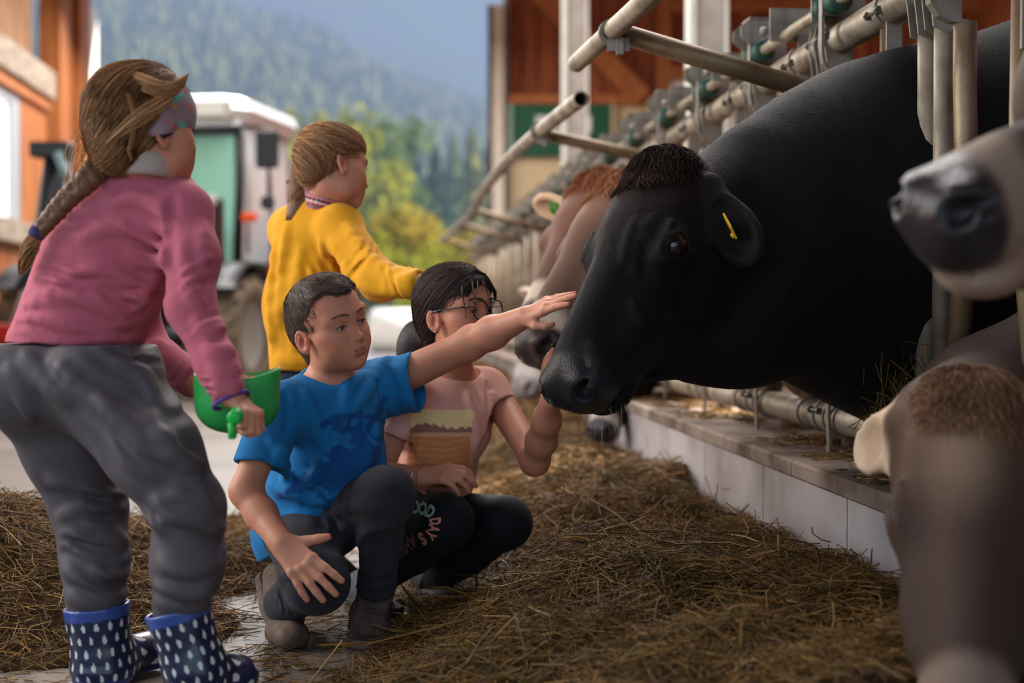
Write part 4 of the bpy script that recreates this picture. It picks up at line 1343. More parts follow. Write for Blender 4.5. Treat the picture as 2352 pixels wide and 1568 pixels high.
    L1 = L.copy(); L1[2] = min(o[2][2] for o in Hn if o[2][2] > 0.05) - 0.02 if True else L[2]
    L1[1] = min(o[2][1] for o in Hn) - 0.02; H1[1] = max(o[3][1] for o in Hn) + 0.02
    L1[2] = max(L1[2], 0.02)
    v1, q1 = S.mesh(cell, lo=L1, hi=H1)
    L2 = L.copy(); L2[0] = xs - ccell * 2.0
    v2, q2 = S.mesh(ccell, lo=L2, hi=H)
    v = np.vstack((v1, v2)); q = np.vstack((q1, q2 + len(v1)))
    me = mesh_np(v, q, True, colfn(v.astype(np.float32)))
    link('body', me, MT[mat], root, world_space=True)
    # eyes
    em = eyeball_mesh(0.0265 * s, lin(30, 17, 13), lin(6, 5, 6), lin(52, 26, 20), 0.95, 0.62)
    for sd in (-1, 1):
        if not seen[(sd + 1) // 2]: continue
        Rl = R @ rotz(-sd * math.radians(72))
        e = link('eye', em, MT['cow_eye'], root)
        W = O + R @ (np.array((sd * 0.0985, 0.182, 0.028)) * s)
        rl = np.array(root.location)
        e.matrix_basis = Matrix(np.vstack((np.hstack((Rl, (W - rl).reshape(3, 1))), [[0, 0, 0, 1]])).tolist())
    for (sd, px, mt_, e) in tags:
        d = nrm((sd * e[0][0], e[0][1], e[0][2])); nn = nrm((sd * e[1][0], e[1][1], e[1][2]))
        w = nrm(np.cross(d, nn)); nn = np.cross(w, d)
        c = np.array((sd * 0.088, 0.005, 0.015)) + d * px[0] + w * px[1] + nn * px[2]
        Rm = R @ np.stack((d, w, nn), 1) @ ROTX[mt_]
        m = MB().prism([(-0.016, -0.020), (0.010, -0.020), (0.018, -0.006), (0.022, 0.0), (0.018, 0.006), (0.010, 0.020), (-0.016, 0.020)], -0.0015, 0.0015)
        m.lathe([(0.0, 0.006), (0.004, 0.005), (0.005, 0.0015), (0.005, -0.0015)], 8, o=(0.014, 0, 0))
        t_ = link('ear_tag', m.mesh(), MT[mt_], root)
        t_['label'] = 'coloured plastic ear tag'
        W = O + R @ (c * s)
        t_.matrix_basis = Matrix(np.vstack((np.hstack((Rm * (s * px[3]), (W - np.array(root.location)).reshape(3, 1))), [[0, 0, 0, 1]])).tolist())
    # short coat and the tuft on the poll
    if fur:
        rs_ = np.random.default_rng(seed + 11)
        def wgt(c_, n_):
            q_ = ((c_ - O) @ R) / s
            w_ = np.where(q_[:, 1] > 0.44, 0.0, 1.0)
            return w_
        p, n = sample_surface(v1, q1, fur, rs_, wgt)
        ql = ((p - O) @ R) / s
        flow = np.where((ql[:, 1:2] > -0.03), R[:, 1][None] * 1.0, V(0.25, 0.05, -1.0)[None])
        flow = flow + 0.25 * rs_.normal(size=p.shape)
        flow = flow - n * np.sum(flow * n, 1, keepdims=True)
        flow /= np.linalg.norm(flow, axis=1, keepdims=True) + 1e-9
        ln = (0.010 + 0.008 * rs_.random((len(p), 1))) * (s / 1.1)
        d = flow * 0.98 + n * 0.07
        path = np.stack((p - n * 0.001, p + d * ln * 0.55 + n * ln * 0.08, p + d * ln), 1)[:, [0, 2]]
        cc = colfn(p.astype(np.float32))[:, :3] * (1.0 + 1.1 * rs_.random((len(p), 1)))
        o = link('coat', strands_mesh(path, np.array((0.00032, 0.0001)) * (s / 1.1), cc), MT['fur'], root, world_space=True)
        o['kind'] = 'stuff'
    # tuft
    nt = 3600 if fur else 1000
    rs_ = np.random.default_rng(seed + 5)
    p, n = sample_surface(v1, q1, nt, rs_, lambda c_, n_: near(((c_ - O) @ R) / s, (0, 0.0, 0.09), 0.100, 0.5) + 1e-9)
    flow = R[:, 1][None] * (0.9) + R[:, 0][None] * (np.sign(((p - O) @ R)[:, :1]) * 0.3) + 0.3 * rs_.normal(size=p.shape)
    flow = flow - n * np.sum(flow * n, 1, keepdims=True); flow /= np.linalg.norm(flow, axis=1, keepdims=True) + 1e-9
    ln = (0.016 + 0.022 * rs_.random((len(p), 1))) * s
    path = np.stack([p - n * 0.002, p + n * ln * 0.20 + flow * ln * 0.32, p + n * ln * 0.24 + flow * ln * 0.68, p + n * ln * 0.14 + flow * ln], 1)
    o = link('poll_tuft', strands_mesh(path, np.array((0.0007, 0.0007, 0.0006, 0.0002)) * s, poll[None] * (0.6 + 0.9 * rs_.random((len(p), 1)))), MT['fur'], root, world_space=True)
    o['kind'] = 'stuff'
    return root, S, R, s

# the black cow that is being stroked
Ob = V(0.385, 3.266, 1.022)
Rbk = axes_from((-0.46, -0.50, -0.735), (-0.5125, -0.404, 0.7577))
sbk = 1.17
Tb = Ob + Rbk[:, 1] * 0.525 * sbk
def loc_dir(d): 
    q_ = Rbk.T @ nrm(d); return (-q_[0], q_[1], q_[2])
EARN = (loc_dir((0.34, -0.45, -0.75)), loc_dir((-0.45, -0.85, 0.25)))
def nk(px, top, bot, Y):
    """a neck station: centre and half height from the picture's outline at one depth"""
    c = P(px, (top + bot) / 2, Y); return c, (bot - top) / 2 / FPX * Y
st = [nk(1690, 380, 842, 3.36), nk(1800, 312, 826, 3.40), nk(1900, 254, 838, 3.45), nk(2000, 200, 885, 3.50), nk(2110, 132, 955, 3.55), nk(2300, 66, 1040, 3.62)]
necks = [(st[i][0], st[i + 1][0], st[i][1], st[i + 1][1], 2.0) for i in range(len(st) - 1)]
necks.append((Ob + V(0.05, 0.04, -0.10), st[0][0], 0.15, st[0][1], 1.7))
necks.append((P(1500, 800, 3.22), P(1700, 790, 3.36), 0.075, 0.07, 1.0))
def black_folds(S):
    for rd, r_ in (([(1482, 512), (1464, 560), (1456, 625)], 0.007), ([(1458, 505), (1440, 560), (1434, 600)], 0.006), ([(1500, 500), (1486, 545)], 0.006), ([(1452, 690), (1476, 738), (1520, 764)], 0.006),
                   ([(1420, 884), (1510, 858), (1600, 800)], 0.010), ([(1570, 640), (1600, 720), (1590, 790)], 0.012), ([(1352, 790), (1368, 840), (1362, 890)], 0.008), ([(1500, 590), (1545, 600), (1590, 580)], 0.006)):
        S.ridge(rd, r_, 0.016)
blackcow = cow('black_cow', 'black cow with a yellow ear tag, its nose stroked by the boy in blue', Ob, Tb, Rbk[:, 2], 1.1, 3.55, necks,
    (lin(17, 14, 14), lin(50, 34, 28), lin(36, 32, 34), lin(19, 16, 16), lin(24, 20, 19), lin(16, 12, 12)), cell=0.0072, earL=EARN, earR=((0.55, -0.65, -0.55), (0.3, 0.8, -0.3)),
    fur=18000, extra=black_folds, mat='cow_black', tags=((-1, (0.105, 0.004, 0.012, 1.25), 'tag_yellow', EARN),), zbody=1.02, seed=2, hi_off=0.22)

# pale whiskers on the chin and lips of the black cow
rs_w = np.random.default_rng(77)
wp = np.stack((rs_w.normal(size=24) * 0.040, 0.44 + 0.06 * rs_w.random(24), -0.085 - 0.03 * rs_w.random(24)), 1)
W0 = (Ob + (wp * sbk) @ Rbk.T).astype(np.float32)
SBK = blackcow[1]; SBK.frame()
for _ in range(4):
    W0 = W0 - SBK.grad(W0) * SBK.ev(W0)[:, None]
nw = SBK.grad(W0)
dw = nw * 0.7 + V(0, 0, -0.7) + 0.3 * rs_w.normal(size=nw.shape); Lw = 0.018 + 0.025 * rs_w.random((24, 1))
o = link('whiskers', strands_mesh(np.stack((W0, W0 + dw * Lw * 0.5, W0 + dw * Lw + V(0, 0, -0.008)), 1), np.array((0.0004, 0.00035, 0.0001)), np.repeat(np.array(lin(190, 180, 170))[None], 24, 0)), MT['fur'], blackcow[0], world_space=True); o['kind'] = 'stuff'

def simple_neck(O, T, up, slot, z=1.0, r0=0.14, r1=0.21):
    R = axes_from(np.asarray(T) - O, up); s = np.linalg.norm(np.asarray(T) - O) / 0.525
    b = O + R @ (np.array((0, -0.02, -0.075)) * s)
    f = F(slot); f[2] = z
    e = f - FN * 0.4; e[2] = z + 0.02
    return [(b, b * 0.45 + f * 0.55, r0, (r0 + r1) / 2, 1.35), (b * 0.45 + f * 0.55, f, (r0 + r1) / 2, r1, 1.35), (f, e, r1, 0.30, 1.25)]
BR = (lin(112, 82, 66), lin(150, 98, 66), lin(66, 56, 56), lin(206, 188, 172), lin(186, 152, 120), lin(150, 116, 92))
BR2 = (lin(98, 64, 50), lin(142, 84, 56), lin(66, 56, 56), lin(196, 178, 160), lin(206, 170, 134), lin(170, 132, 104))
GR = (lin(96, 84, 82), lin(120, 100, 90), lin(150, 140, 138), lin(190, 178, 170), lin(226, 204, 180), lin(200, 170, 146))
DK = (lin(52, 40, 38), lin(80, 56, 44), lin(52, 46, 48), lin(176, 160, 152), lin(110, 84, 70), lin(90, 66, 56))
EARF = ((0.88, -0.30, 0.05), (0.35, 0.90, 0.1))
O_, T_ = P(1462, 478, 4.32), P(1214, 822, 3.98); u_ = (-0.72, -0.45, 0.55)
cow('brown_cow', 'brown cow with a pale ringed muzzle, close behind the nose of the black cow', O_, T_, u_, 1.1, 4.28, simple_neck(O_, T_, u_, 4.28, 1.05), BR, cell=0.0110, earL=EARF, earR=None, seed=3)
O_, T_ = P(1398, 470, 5.00), P(1222, 765, 4.55); u_ = (-0.62, -0.62, 0.45)
cow('brown_cow', 'reddish brown cow whose pale ear with a green tag shows left of its forehead', O_, T_, u_, 1.1, 5.02, simple_neck(O_, T_, u_, 5.02, 1.08), BR2, cell=0.0110, earL=EARF, earR=EARF, seed=4, tags=((1, (0.085, 0.0, 0.012, 1.3), 'tag_green', EARF),))
O_, T_ = P(1286, 672, 7.85), P(1196, 908, 7.52); u_ = (-0.75, -0.45, 0.45)
cow('grey_brown_cow', 'greyish cow with a cream ear, muzzle in the hay beyond the brown cows', O_, T_, u_, 1.1, 8.0, simple_neck(O_, T_, u_, 8.0, 0.95), GR, cell=0.0140, earL=EARF, earR=EARF, seed=5)
O_, T_ = P(1446, 812, 6.42), P(1372, 1003, 6.08); u_ = (-0.45, -0.80, 0.1)
cow('dark_brown_cow', 'dark brown cow with a pale muzzle feeding low under the chin of the black cow', O_, T_, u_, 1.1, 6.50, simple_neck(O_, T_, u_, 6.50, 0.85), DK, cell=0.0135, earL=EARF, earR=EARF, seed=6)
FG = (lin(62, 40, 31), lin(80, 52, 40), lin(34, 28, 30), lin(134, 110, 93), lin(190, 160, 130), lin(160, 126, 100))
O_, T_ = P(2860, 300, 2.12), P(2104, 486, 1.87); u_ = (-0.15, -0.30, 0.93)
cow('brown_cow', 'brown cow nearest the camera, only its pale muzzle in view before the black cow', O_, T_, u_, 1.1, 2.36, simple_neck(O_, T_, u_, 2.36, 1.10), FG, cell=0.0115, earL=EARF, earR=EARF, seed=7)
HG = (lin(62, 43, 34), lin(118, 84, 62), lin(46, 38, 38), lin(120, 98, 84), lin(206, 178, 150), lin(170, 136, 110))
EARH = ((0.34, -0.25, -0.90), (0.85, 0.25, 0.30))
O_, T_ = P(2225, 985, 2.42), P(2222, 1760, 2.04); u_ = (-0.20, -0.93, 0.25)
cow('brown_cow', 'brown cow with head lowered to the hay below the pale muzzle, its tufted poll up', O_, T_, u_, 1.1, 2.95, [(O_ + V(0, 0.06, -0.02), F(3.0, 0.0, 0.56), 0.125, 0.125, 1.0), (F(3.0, 0.0, 0.56), F(3.05, -0.6, 0.80), 0.125, 0.26, 1.2)], HG, cell=0.012, earL=EARH, earR=EARH, seed=8, dew=False, boff=0.72, seen=(1, 0), blaze=np.array(lin(128, 102, 82), np.float32))

# ------------------------------------------------------------------ people: shared builders
SKIN_R = (0.012, 0.004, 0.002)
MT['skin'] = material('skin', lin(206, 150, 126), attr='rough', spec=0.35, sss=0.12, sssr=SKIN_R, bump=0.06, bscale=420)
MT['eye'] = material('wet_eye', lin(230, 225, 220), rough=0.06, attr=True, spec=0.6, coat=0.5)
MT['hair'] = material('hair_strands', lin(60, 44, 36), rough=0.55, attr=True, spec=0.22, transluc=0.15)
MT['hair_cap'] = material('hair_mass', lin(40, 30, 26), rough=0.55, attr=True, bump=0.3, bscale=300, bstretch=(1, 1, 0.2))
MT['lash'] = material('lash', lin(24, 18, 16), rough=0.6)

def head_R(yaw, pitch=0.0, roll=0.0):
    y, p, r = [math.radians(a) for a in (yaw, pitch, roll)]
    Fv = V(math.sin(y) * math.cos(p), -math.cos(y) * math.cos(p), math.sin(p))
    R = axes_from(Fv, (0, 0, 1))
    x = R[:, 0] * math.cos(r) - R[:, 2] * math.sin(r)
    z = R[:, 2] * math.cos(r) + R[:, 0] * math.sin(r)
    return np.stack((x, R[:, 1], z), 1)
def proj(Q):
    """world points -> photograph pixels"""
    Q = np.asarray(Q, float)
    x, y, z = Q[..., 0], Q[..., 1], Q[..., 2] - EYE
    d = y * CP - z * SP; u = y * SP + z * CP
    return np.stack((1176 + FPX * x / d, 784 - FPX * u / d), -1)

def face_sdf(S, lid=0.0042, smile=0.0, fat=1.0):
    """child's head in the current frame: x its right, y forward, z up; eyes at half height"""
    S.ell((0, -0.014, 0.034), (0.0705, 0.088, 0.080), k=0.03)
    S.ell((0, 0.030, 0.030), (0.060, 0.050, 0.062), k=0.04)                # forehead
    S.ell((0, 0.020, -0.034), (0.057 * fat, 0.060, 0.066), k=0.035)         # face
    S.cap((-0.036, 0.018, -0.072), (0.036, 0.018, -0.072), 0.020, k=0.04)  # jaw
    S.ell((0, 0.062, -0.090), (0.021, 0.018, 0.017), k=0.030)              # chin
    for s in (-1, 1):
        S.ell((s * 0.034, 0.050, -0.042), (0.025 * fat, 0.026, 0.028), k=0.03)   # cheek
        S.ell((s * 0.046, 0.036, -0.018), (0.020, 0.022, 0.016), k=0.025)
        S.cap((s * 0.012, 0.077, 0.019), (s * 0.048, 0.060, 0.017), 0.0085, 0.007, k=0.022)  # brow
        S.ell((s * 0.031, 0.087, -0.002), (0.0165, 0.013, 0.0105), k=0.014, mode='s')        # socket
    S.cap((0, 0.075, 0.010), (0, 0.0915, -0.028), 0.0062, 0.0072, k=0.014)   # nose bridge
    S.ell((0, 0.0955, -0.034), (0.0086, 0.0092, 0.0080), k=0.010)          # tip
    for s in (-1, 1):
        S.ell((s * 0.0098, 0.0855, -0.0365), (0.0058, 0.0078, 0.0060), k=0.006)
        S.ell((s * 0.0062, 0.0935, -0.0445), (0.0034, 0.0052, 0.0034), k=0.003, mode='s')
    S.ell((0, 0.067, -0.064), (0.027, 0.0165, 0.021), k=0.025)              # mouth mound
    S.cap((0, 0.0855, -0.046), (0, 0.0850, -0.056), 0.0035, 0.0042, k=0.010)
    for s in (-1, 1):                                                     # lips
        S.cap((0, 0.0852, -0.0605), (s * 0.010, 0.0822, -0.0612 + smile * 0.3), 0.0034, 0.0030, k=0.005)
        S.cap((s * 0.010, 0.0822, -0.0612 + smile * 0.3), (s * 0.0195, 0.0735, -0.0650 + smile), 0.0030, 0.0016, k=0.005)
        S.cap((0, 0.0830, -0.0693), (s * 0.010, 0.0804, -0.0690), 0.0040, 0.0033, k=0.006)
        S.cap((s * 0.010, 0.0808, -0.0690), (s * 0.0185, 0.0735, -0.0660 + smile), 0.0036, 0.0018, k=0.006)
        S.cap((0, 0.0892, -0.0652), (s * 0.012, 0.0858, -0.0652 + smile * 0.3), 0.0010, 0.0010, k=0.003, mode='s')
        S.cap((s * 0.012, 0.0858, -0.0652 + smile * 0.3), (s * 0.0215, 0.0760, -0.0660 + smile), 0.0010, 0.0009, k=0.003, mode='s')
    S.ell((0, 0.0805, -0.0800), (0.010, 0.004, 0.003), k=0.014, mode='s')    # dip under the lip
    for s in (-1, 1):
        S.ell((s * 0.031, 0.0665, -0.003), 0.0143, k=0.006)                # lids
        S.cap((s * 0.018, 0.076, 0.0065), (s * 0.046, 0.069, 0.0045), 0.0016, k=0.005)
        S.ell((s * 0.0312, 0.0805, -0.0040), (0.0128, 0.0125, lid), k=0.0016, mode='s')
        # ear
        Re = np.stack((nrm((1, 0.0, 0.05)), nrm((0, 0.95, 0.30)), nrm((0, -0.30, 0.95))), 1)
        c = np.array((s * 0.0745, -0.012, -0.018))
        Rq = Re @ rotz(s * math.radians(20))
        S.ell(c + V(s * 0.003, 0, 0), (0.0070, 0.0185, 0.0295), rot=Rq, k=0.006)
        S.ell(c + V(s * 0.0105, 0.002, 0.004), (0.0100, 0.0132, 0.0222), rot=Rq, k=0.002, mode='s')
        S.cap(c + V(s * 0.005, -0.005, 0.012), c + V(s * 0.006, -0.006, -0.012), 0.0032, 0.0038, k=0.004)
        S.cap(c + V(s * 0.001, 0.012, -0.006), c + V(s * 0.001, 0.011, 0.001), 0.0036, k=0.004)
        S.ell(c + V(s * 0.000, 0.004, -0.0245), (0.0045, 0.0075, 0.0075), k=0.005)

def hand_sdf(S, W, yd, zd, side, sc=0.82, curl=((10, 15, 10),) * 4, spread=(6, 1, -4, -10), thumb=((0.046, 0.036, -0.010), (0.058, 0.058, -0.014), (0.064, 0.077, -0.016))):
    """five fingered hand: wrist W, fingers along yd, back of the hand facing zd; side=+1 right hand"""
    y = nrm(yd); z = nrm(np.asarray(zd, float) - y * np.dot(zd, y)); x = np.cross(y, z)
    R = np.stack((x, y, z), 1)
    S.frame(W, R, sc)
    ts = -side
    kx = [0.026, 0.009, -0.008, -0.024]; ky = [0.074, 0.079, 0.075, 0.067]
    S.cap((0, -0.01, 0), (0, 0.022, 0), 0.022, 0.020, k=0.015, flat=(0, 0, 1), g=1.35)
    ln = [(0.036, 0.023, 0.019), (0.040, 0.026, 0.020), (0.037, 0.024, 0.019), (0.029, 0.018, 0.017)]
    tips = []
    for i in range(4):
        a = np.array((ts * kx[i], ky[i], 0.001))
        S.cap((ts * kx[i] * 0.55, 0.012, 0), a, 0.0135, 0.0105, k=0.010)
        S.ell(a + V(0, 0, 0.0035), 0.0085, k=0.006)
        sp = math.radians(spread[i]) * ts
        base = np.array((math.sin(sp), math.cos(sp), 0))
        ang = 0.0; p = a
        r = [0.0098, 0.0090, 0.0083, 0.0070]
        if i == 3: r = [q * 0.88 for q in r]
        for j in range(3):
            ang += math.radians(curl[i][j])
            d = base * math.cos(ang) + V(0, 0, -1) * math.sin(ang)
            n_ = p + d * ln[i][j]
            S.cap(p, n_, r[j], r[j + 1], k=0.0028 if j else 0.006)
            p = n_
        tips.append(S.W(p))
    t0 = np.array((ts * 0.016, 0.012, -0.006))
    tp = [t0] + [np.array((ts * t[0], t[1], t[2])) for t in thumb]
    tr = [0.0145, 0.0118, 0.0100, 0.0078]
    for j in range(3):
        S.cap(tp[j], tp[j + 1], tr[j], tr[j + 1], k=0.010 if j == 0 else 0.003)
    tips.append(S.W(tp[-1]))
    S.frame()
    return tips

SK = {k: np.array(lin(*v), np.float32) for k, v in dict(base=(200, 136, 108), red=(200, 112, 90), lip=(184, 104, 94), dark=(148, 94, 74), pale=(214, 160, 134)).items()}
def skin_color(C, R, sc, tips=(), tone=1.0, lipc=None, browc=None):
    C32 = np.asarray(C, np.float32); R32 = R.astype(np.float32)
    def f(Q):
        q = ((Q - C32) @ R32) / sc
        n = vnoise(Q, 40.0, 1)[:, None]
        c = SK['base'][None] * (1 + 0.03 * n) * tone
        rough = np.full(len(Q), 0.52, np.float32)
        hd = np.linalg.norm(q, axis=1) < 0.16
        for s in (-1, 1):
            c = blend(c, SK['red'] * tone, 0.55 * near(q, (s * 0.040, 0.062, -0.040), 0.034, 0.9) * hd)
            c = blend(c, SK['red'] * tone, 0.65 * near(q, (s * 0.078, -0.012, -0.014), 0.030, 0.6) * hd)
            c = blend(c, SK['dark'] * tone * V(1, 0.8, 0.75), 0.5 * near(q * V(1, 1, 0.7).astype(np.float32), (s * 0.080, -0.010, -0.010), 0.013, 0.8) * hd)  # shade inside the ear hollow, painted as a darker tone
            c = blend(c, SK['dark'] * tone, 0.45 * near(q * V(1, 1, 1.5).astype(np.float32), (s * 0.031, 0.080, -0.004), 0.021, 0.6) * hd)
            if browc is not None:
                e = np.abs(q[:, 2] - (0.0225 - 0.10 * (np.abs(q[:, 0]) - 0.030) ** 2 * 40 * 0.25))
                w = (1 - smooth01(e / 0.0055)) * smooth01((q[:, 0] * s - 0.009) / 0.006) * (1 - smooth01((q[:, 0] * s - 0.043) / 0.008)) * (q[:, 1] > 0.03) * hd
                c = blend(c, browc, 0.55 * w)
        c = blend(c, SK['red'] * tone, 0.4 * near(q, (0, 0.097, -0.034), 0.017, 0.8) * hd)
        lw_ = (1 - smooth01((np.abs(q[:, 0]) - 0.015) / 0.006)) * smooth01((q[:, 2] + 0.0745) / 0.003) * (1 - smooth01((q[:, 2] + 0.0578 + 0.10 * np.abs(q[:, 0])) / 0.003)) * (q[:, 1] > 0.062) * hd
        c = blend(c, (SK['lip'] if lipc is None else lipc) * tone, 0.85 * lw_)
        rough = rough - 0.12 * lw_
        for t in tips:
            c = blend(c, SK['red'] * tone, 0.5 * near(Q, t, 0.016, 0.7))
        return np.concatenate((c, rough[:, None]), 1)
    return f
def put_eyes(root, C, R, sc, iris, gaze, rl):
    em = eyeball_mesh(0.0126 * sc, lin(*iris), lin(8, 7, 8), lin(168, 152, 144), 0.62, 0.30)
    for s in (-1, 1):
        e = link('eye', em, MT['eye'], root)
        W = np.asarray(C) + R @ (np.array((s * 0.031, 0.0662, -0.0035)) * sc)
        G = axes_from(gaze, R[:, 2])
        e.matrix_basis = Matrix(np.vstack((np.hstack((G, (W - rl).reshape(3, 1))), [[0, 0, 0, 1]])).tolist())
def face_hair(root, S, C, R, sc, col, rs_, thick=1.0):
    """eyebrows and upper lashes as fine hairs on the face"""
    for s in (-1, 1):
        n = 170
        t = rs_.random(n)
        x = 0.011 + 0.035 * t
        z = 0.0195 + 0.0065 * np.sin(t * 2.3) + (rs_.random(n) - 0.5) * 0.0062 * (1.05 - 0.7 * t) * thick * 0.8
        p = np.stack((s * x, np.full(n, 0.085), z), 1)
        W = (np.asarray(C) + (p * sc) @ R.T).astype(np.float32)
        for _ in range(5):
            W = W - (R[:, 1][None] * S.ev(W)[:, None]).astype(np.float32)
        d = (R[:, 0] * s)[None] * (0.9) + R[:, 2][None] * (0.7 - 1.1 * t[:, None])
        L = 0.0065 * sc
        path = np.stack((W, W + d * L * 0.5 + R[:, 1][None] * 0.0008, W + d * L), 1)
        b = link('eyebrow', strands_mesh(path, np.array((0.00028, 0.00028, 0.0001)) * sc, np.repeat(np.array(col)[None] * 0.9, n, 0)), MT['hair'], root, world_space=True)
        b['kind'] = 'stuff'
        m = MB()
        t = np.linspace(-1, 1, 9)
        pts = np.stack((s * (0.0312 + 0.0125 * t), 0.0795 - 0.0042 * t * t - s * 0 - 0.0012 * (t * 1), -0.0035 + 0.0043 * (1 - t * t)), 1)
        Wp = np.asarray(C) + (pts * sc) @ R.T
        m.tube(Wp, [0.0003, 0.0006, 0.0008, 0.0009, 0.0009, 0.0009, 0.0008, 0.0006, 0.0003], 5)
        for tt in np.linspace(-0.9, 0.95, 12):
            p0 = np.array((s * (0.0312 + 0.0125 * tt), 0.0795 - 0.0042 * tt * tt, -0.0035 + 0.0043 * (1 - tt * tt)))
            p1 = p0 + np.array((s * 0.002 * tt, 0.0055, -0.0006)); p2 = p1 + np.array((s * 0.001 * tt, 0.002, 0.002))
            m.tube(np.asarray(C) + (np.array((p0, p1, p2)) * sc) @ R.T, [0.00035, 0.0003, 0.0001], 3, cap=False)
        m.build('eyelashes', MT['lash'], root, smooth=True, world_space=True)

def hair_walk(S, p, n, flow_fn, steps, step, lift, rs_, rise=None):
    """strands that follow the hair surface along a flow"""
    W = p.astype(np.float32)
    path = [W.copy()]
    h = (lift * (0.1 + rs_.random((len(p), 1)))).astype(np.float32)
    for i in range(steps):
        nn = S.grad(W, 0.003)
        f = flow_fn(W)
        f = f - nn * np.sum(f * nn, 1, keepdims=True)
        f /= np.linalg.norm(f, axis=1, keepdims=True) + 1e-9
        W = (W + f * step).astype(np.float32)
        dd = S.ev(W)[:, None]
        nn = S.grad(W, 0.003)
        W = (W - nn * (dd - h)).astype(np.float32)
        path.append(W.copy())
    return np.stack(path, 1)
def hair_cols(n, c1, c2, rs_, pw=1.5):
    t = rs_.random((n, 1)) ** pw
    return np.array(c1)[None] * (1 - t) + np.array(c2)[None] * t
def rope(pts, radii, n, rs_, wob=0.25, shell=False, m=14):
    """hair strands that run along a curve; returns (N,S,3)"""
    pts = spline(pts, max(2, m // (len(pts) - 1)))
    S_ = len(pts)
    rr = np.interp(np.linspace(0, 1, S_), np.linspace(0, 1, len(radii)), radii)
    t = np.gradient(pts, axis=0); t /= np.linalg.norm(t, axis=1)[:, None]
    a = np.cross(t, (0.3, 0.2, 1.0)); a /= np.linalg.norm(a, axis=1)[:, None] + 1e-9
    b = np.cross(t, a)
    th = rs_.random(n) * 2 * np.pi; rho = rs_.random(n) ** 0.5 if not shell else 0.88 + 0.20 * rs_.random(n)
    ph = rs_.random((n, 1)) * 6.3
    s = np.linspace(0, 1, S_)[None]
    tw = th[:, None] + wob * np.sin(s * 5 + ph)
    R2 = rho[:, None] * rr[None] * (1 + 0.25 * np.sin(s * 9 + ph * 2) * wob)
    return pts[None] + (np.cos(tw) * R2)[..., None] * a[None] + (np.sin(tw) * R2)[..., None] * b[None]

def cloth_mat(name, col, rough=0.85, bump=0.18, bscale=900, col2=None, sheen=0.06, attr=False, nscale=30, **kw):
    return material(name, col, rough=rough, bump=bump, bscale=bscale, col2=col2, nscale=nscale, sheen=sheen, attr=attr, spec=0.2, **kw)

def shoe(name, heel, toe, ankle, parent, mat, sole_mat, w=0.036, up=(0, 0, 1), cell=0.0035, extras=None, label=None):
    """low boot: upper with an ankle collar, and a separate sole"""
    heel = np.asarray(heel, float); toe = np.asarray(toe, float); ankle = np.asarray(ankle, float)
    R = axes_from(toe - heel, up); L = np.linalg.norm(toe - heel)
    S = Sdf(); S.frame(heel, R)
    S.cap((0, 0.0, 0.030), (0, L * 0.45, 0.030), w * 0.95, w * 1.05, k=0.02)
    S.cap((0, L * 0.45, 0.030), (0, L * 0.86, 0.020), w * 1.05, w * 0.88, k=0.02)
    S.ell((0, L * 0.86, 0.024), (w * 1.0, w * 0.95, 0.028), k=0.02)
    la = R.T @ (ankle - heel)
    S.cap((0, 0.012, 0.045), la, w * 0.95, w * 1.05, k=0.025)
    S.cap((0, L * 0.35, 0.055), (0, L * 0.62, 0.040), w * 0.65, w * 0.6, k=0.02)
    S.cut((0, 0, 0.004), (0, 0, -1))
    S.cut(la + nrm(la - V(0, 0.012, 0.045)) * 0.004, nrm(la - V(0, 0.012, 0.045)), k=0.006)
    S.folds((0, L * 0.55, 0.05), 0.05, (0, 1, 0.3), 160, 0.0016, 2)
    u = S.build(cell, name, mat, parent)[0]
    S2 = Sdf(); S2.frame(heel, R)
    S2.cap((0, -0.002, 0.0), (0, L * 0.5, 0.0), w * 1.04, w * 1.10, k=0.02)
    S2.cap((0, L * 0.5, 0.0), (0, L * 0.86, 0.0), w * 1.10, w * 0.98, k=0.02)
    S2.cut((0, 0, 0.012), (0, 0, 1), k=0.004); S2.cut((0, 0, -0.010), (0, 0, -1), k=0.004)
    S2.build(cell, 'sole', sole_mat, u)
    return u, R, L

# ------------------------------------------------------------------ the boy in blue
MT['denim_black'] = cloth_mat('washed_black_denim', lin(52, 51, 56), col2=lin(40, 40, 47), nscale=12, bump=0.3, bscale=1400)
MT['shoe_brown'] = material('worn_brown_suede', lin(92, 76, 62), rough=0.85, col2=lin(64, 50, 40), nscale=30, bump=0.25, bscale=400)
MT['sole_brown'] = material('brown_rubber_sole', lin(104, 82, 66), rough=0.8, col2=lin(70, 54, 44), nscale=40)
rs_b = np.random.default_rng(21)
boy_loc = P(720, 1440, 3.27); boy_loc[2] = 0
boy = empty('person', boy_loc, 'child with short dark hair in a blue T-shirt, crouching and stroking the black cow', 'person')
Cb = V(-0.4197, 3.271, 0.7242); Rb = np.array([[-0.6604, 0.7147, -0.2301], [-0.7076, -0.695, -0.1279], [-0.2514, 0.0784, 0.9647]])
SB = Sdf()
SB.frame(Cb, Rb, 1.0); face_sdf(SB, lid=0.0031, fat=0.97, smile=0.0030); 
neck_top = SB.W((0, -0.022, -0.055)); SB.frame()
SB.cap(neck_top, P(762, 915, 3.33), 0.045, 0.052, k=0.03)
SB.cap(P(768, 930, 3.35), P(722, 1170, 3.42), 0.088, 0.09, k=0.04)
SB.cap(P(650, 930, 3.25), P(885, 878, 3.44), 0.042, k=0.05)
SB.cap(P(700, 938, 3.29), P(840, 914, 3.38), 0.038, k=0.03)
sh_l, el_l, wr_l = P(905, 872, 3.44), P(1078, 791, 3.33), P(1206, 728, 3.21)
SB.chain([sh_l, el_l], [0.044, 0.036], k=0.03)
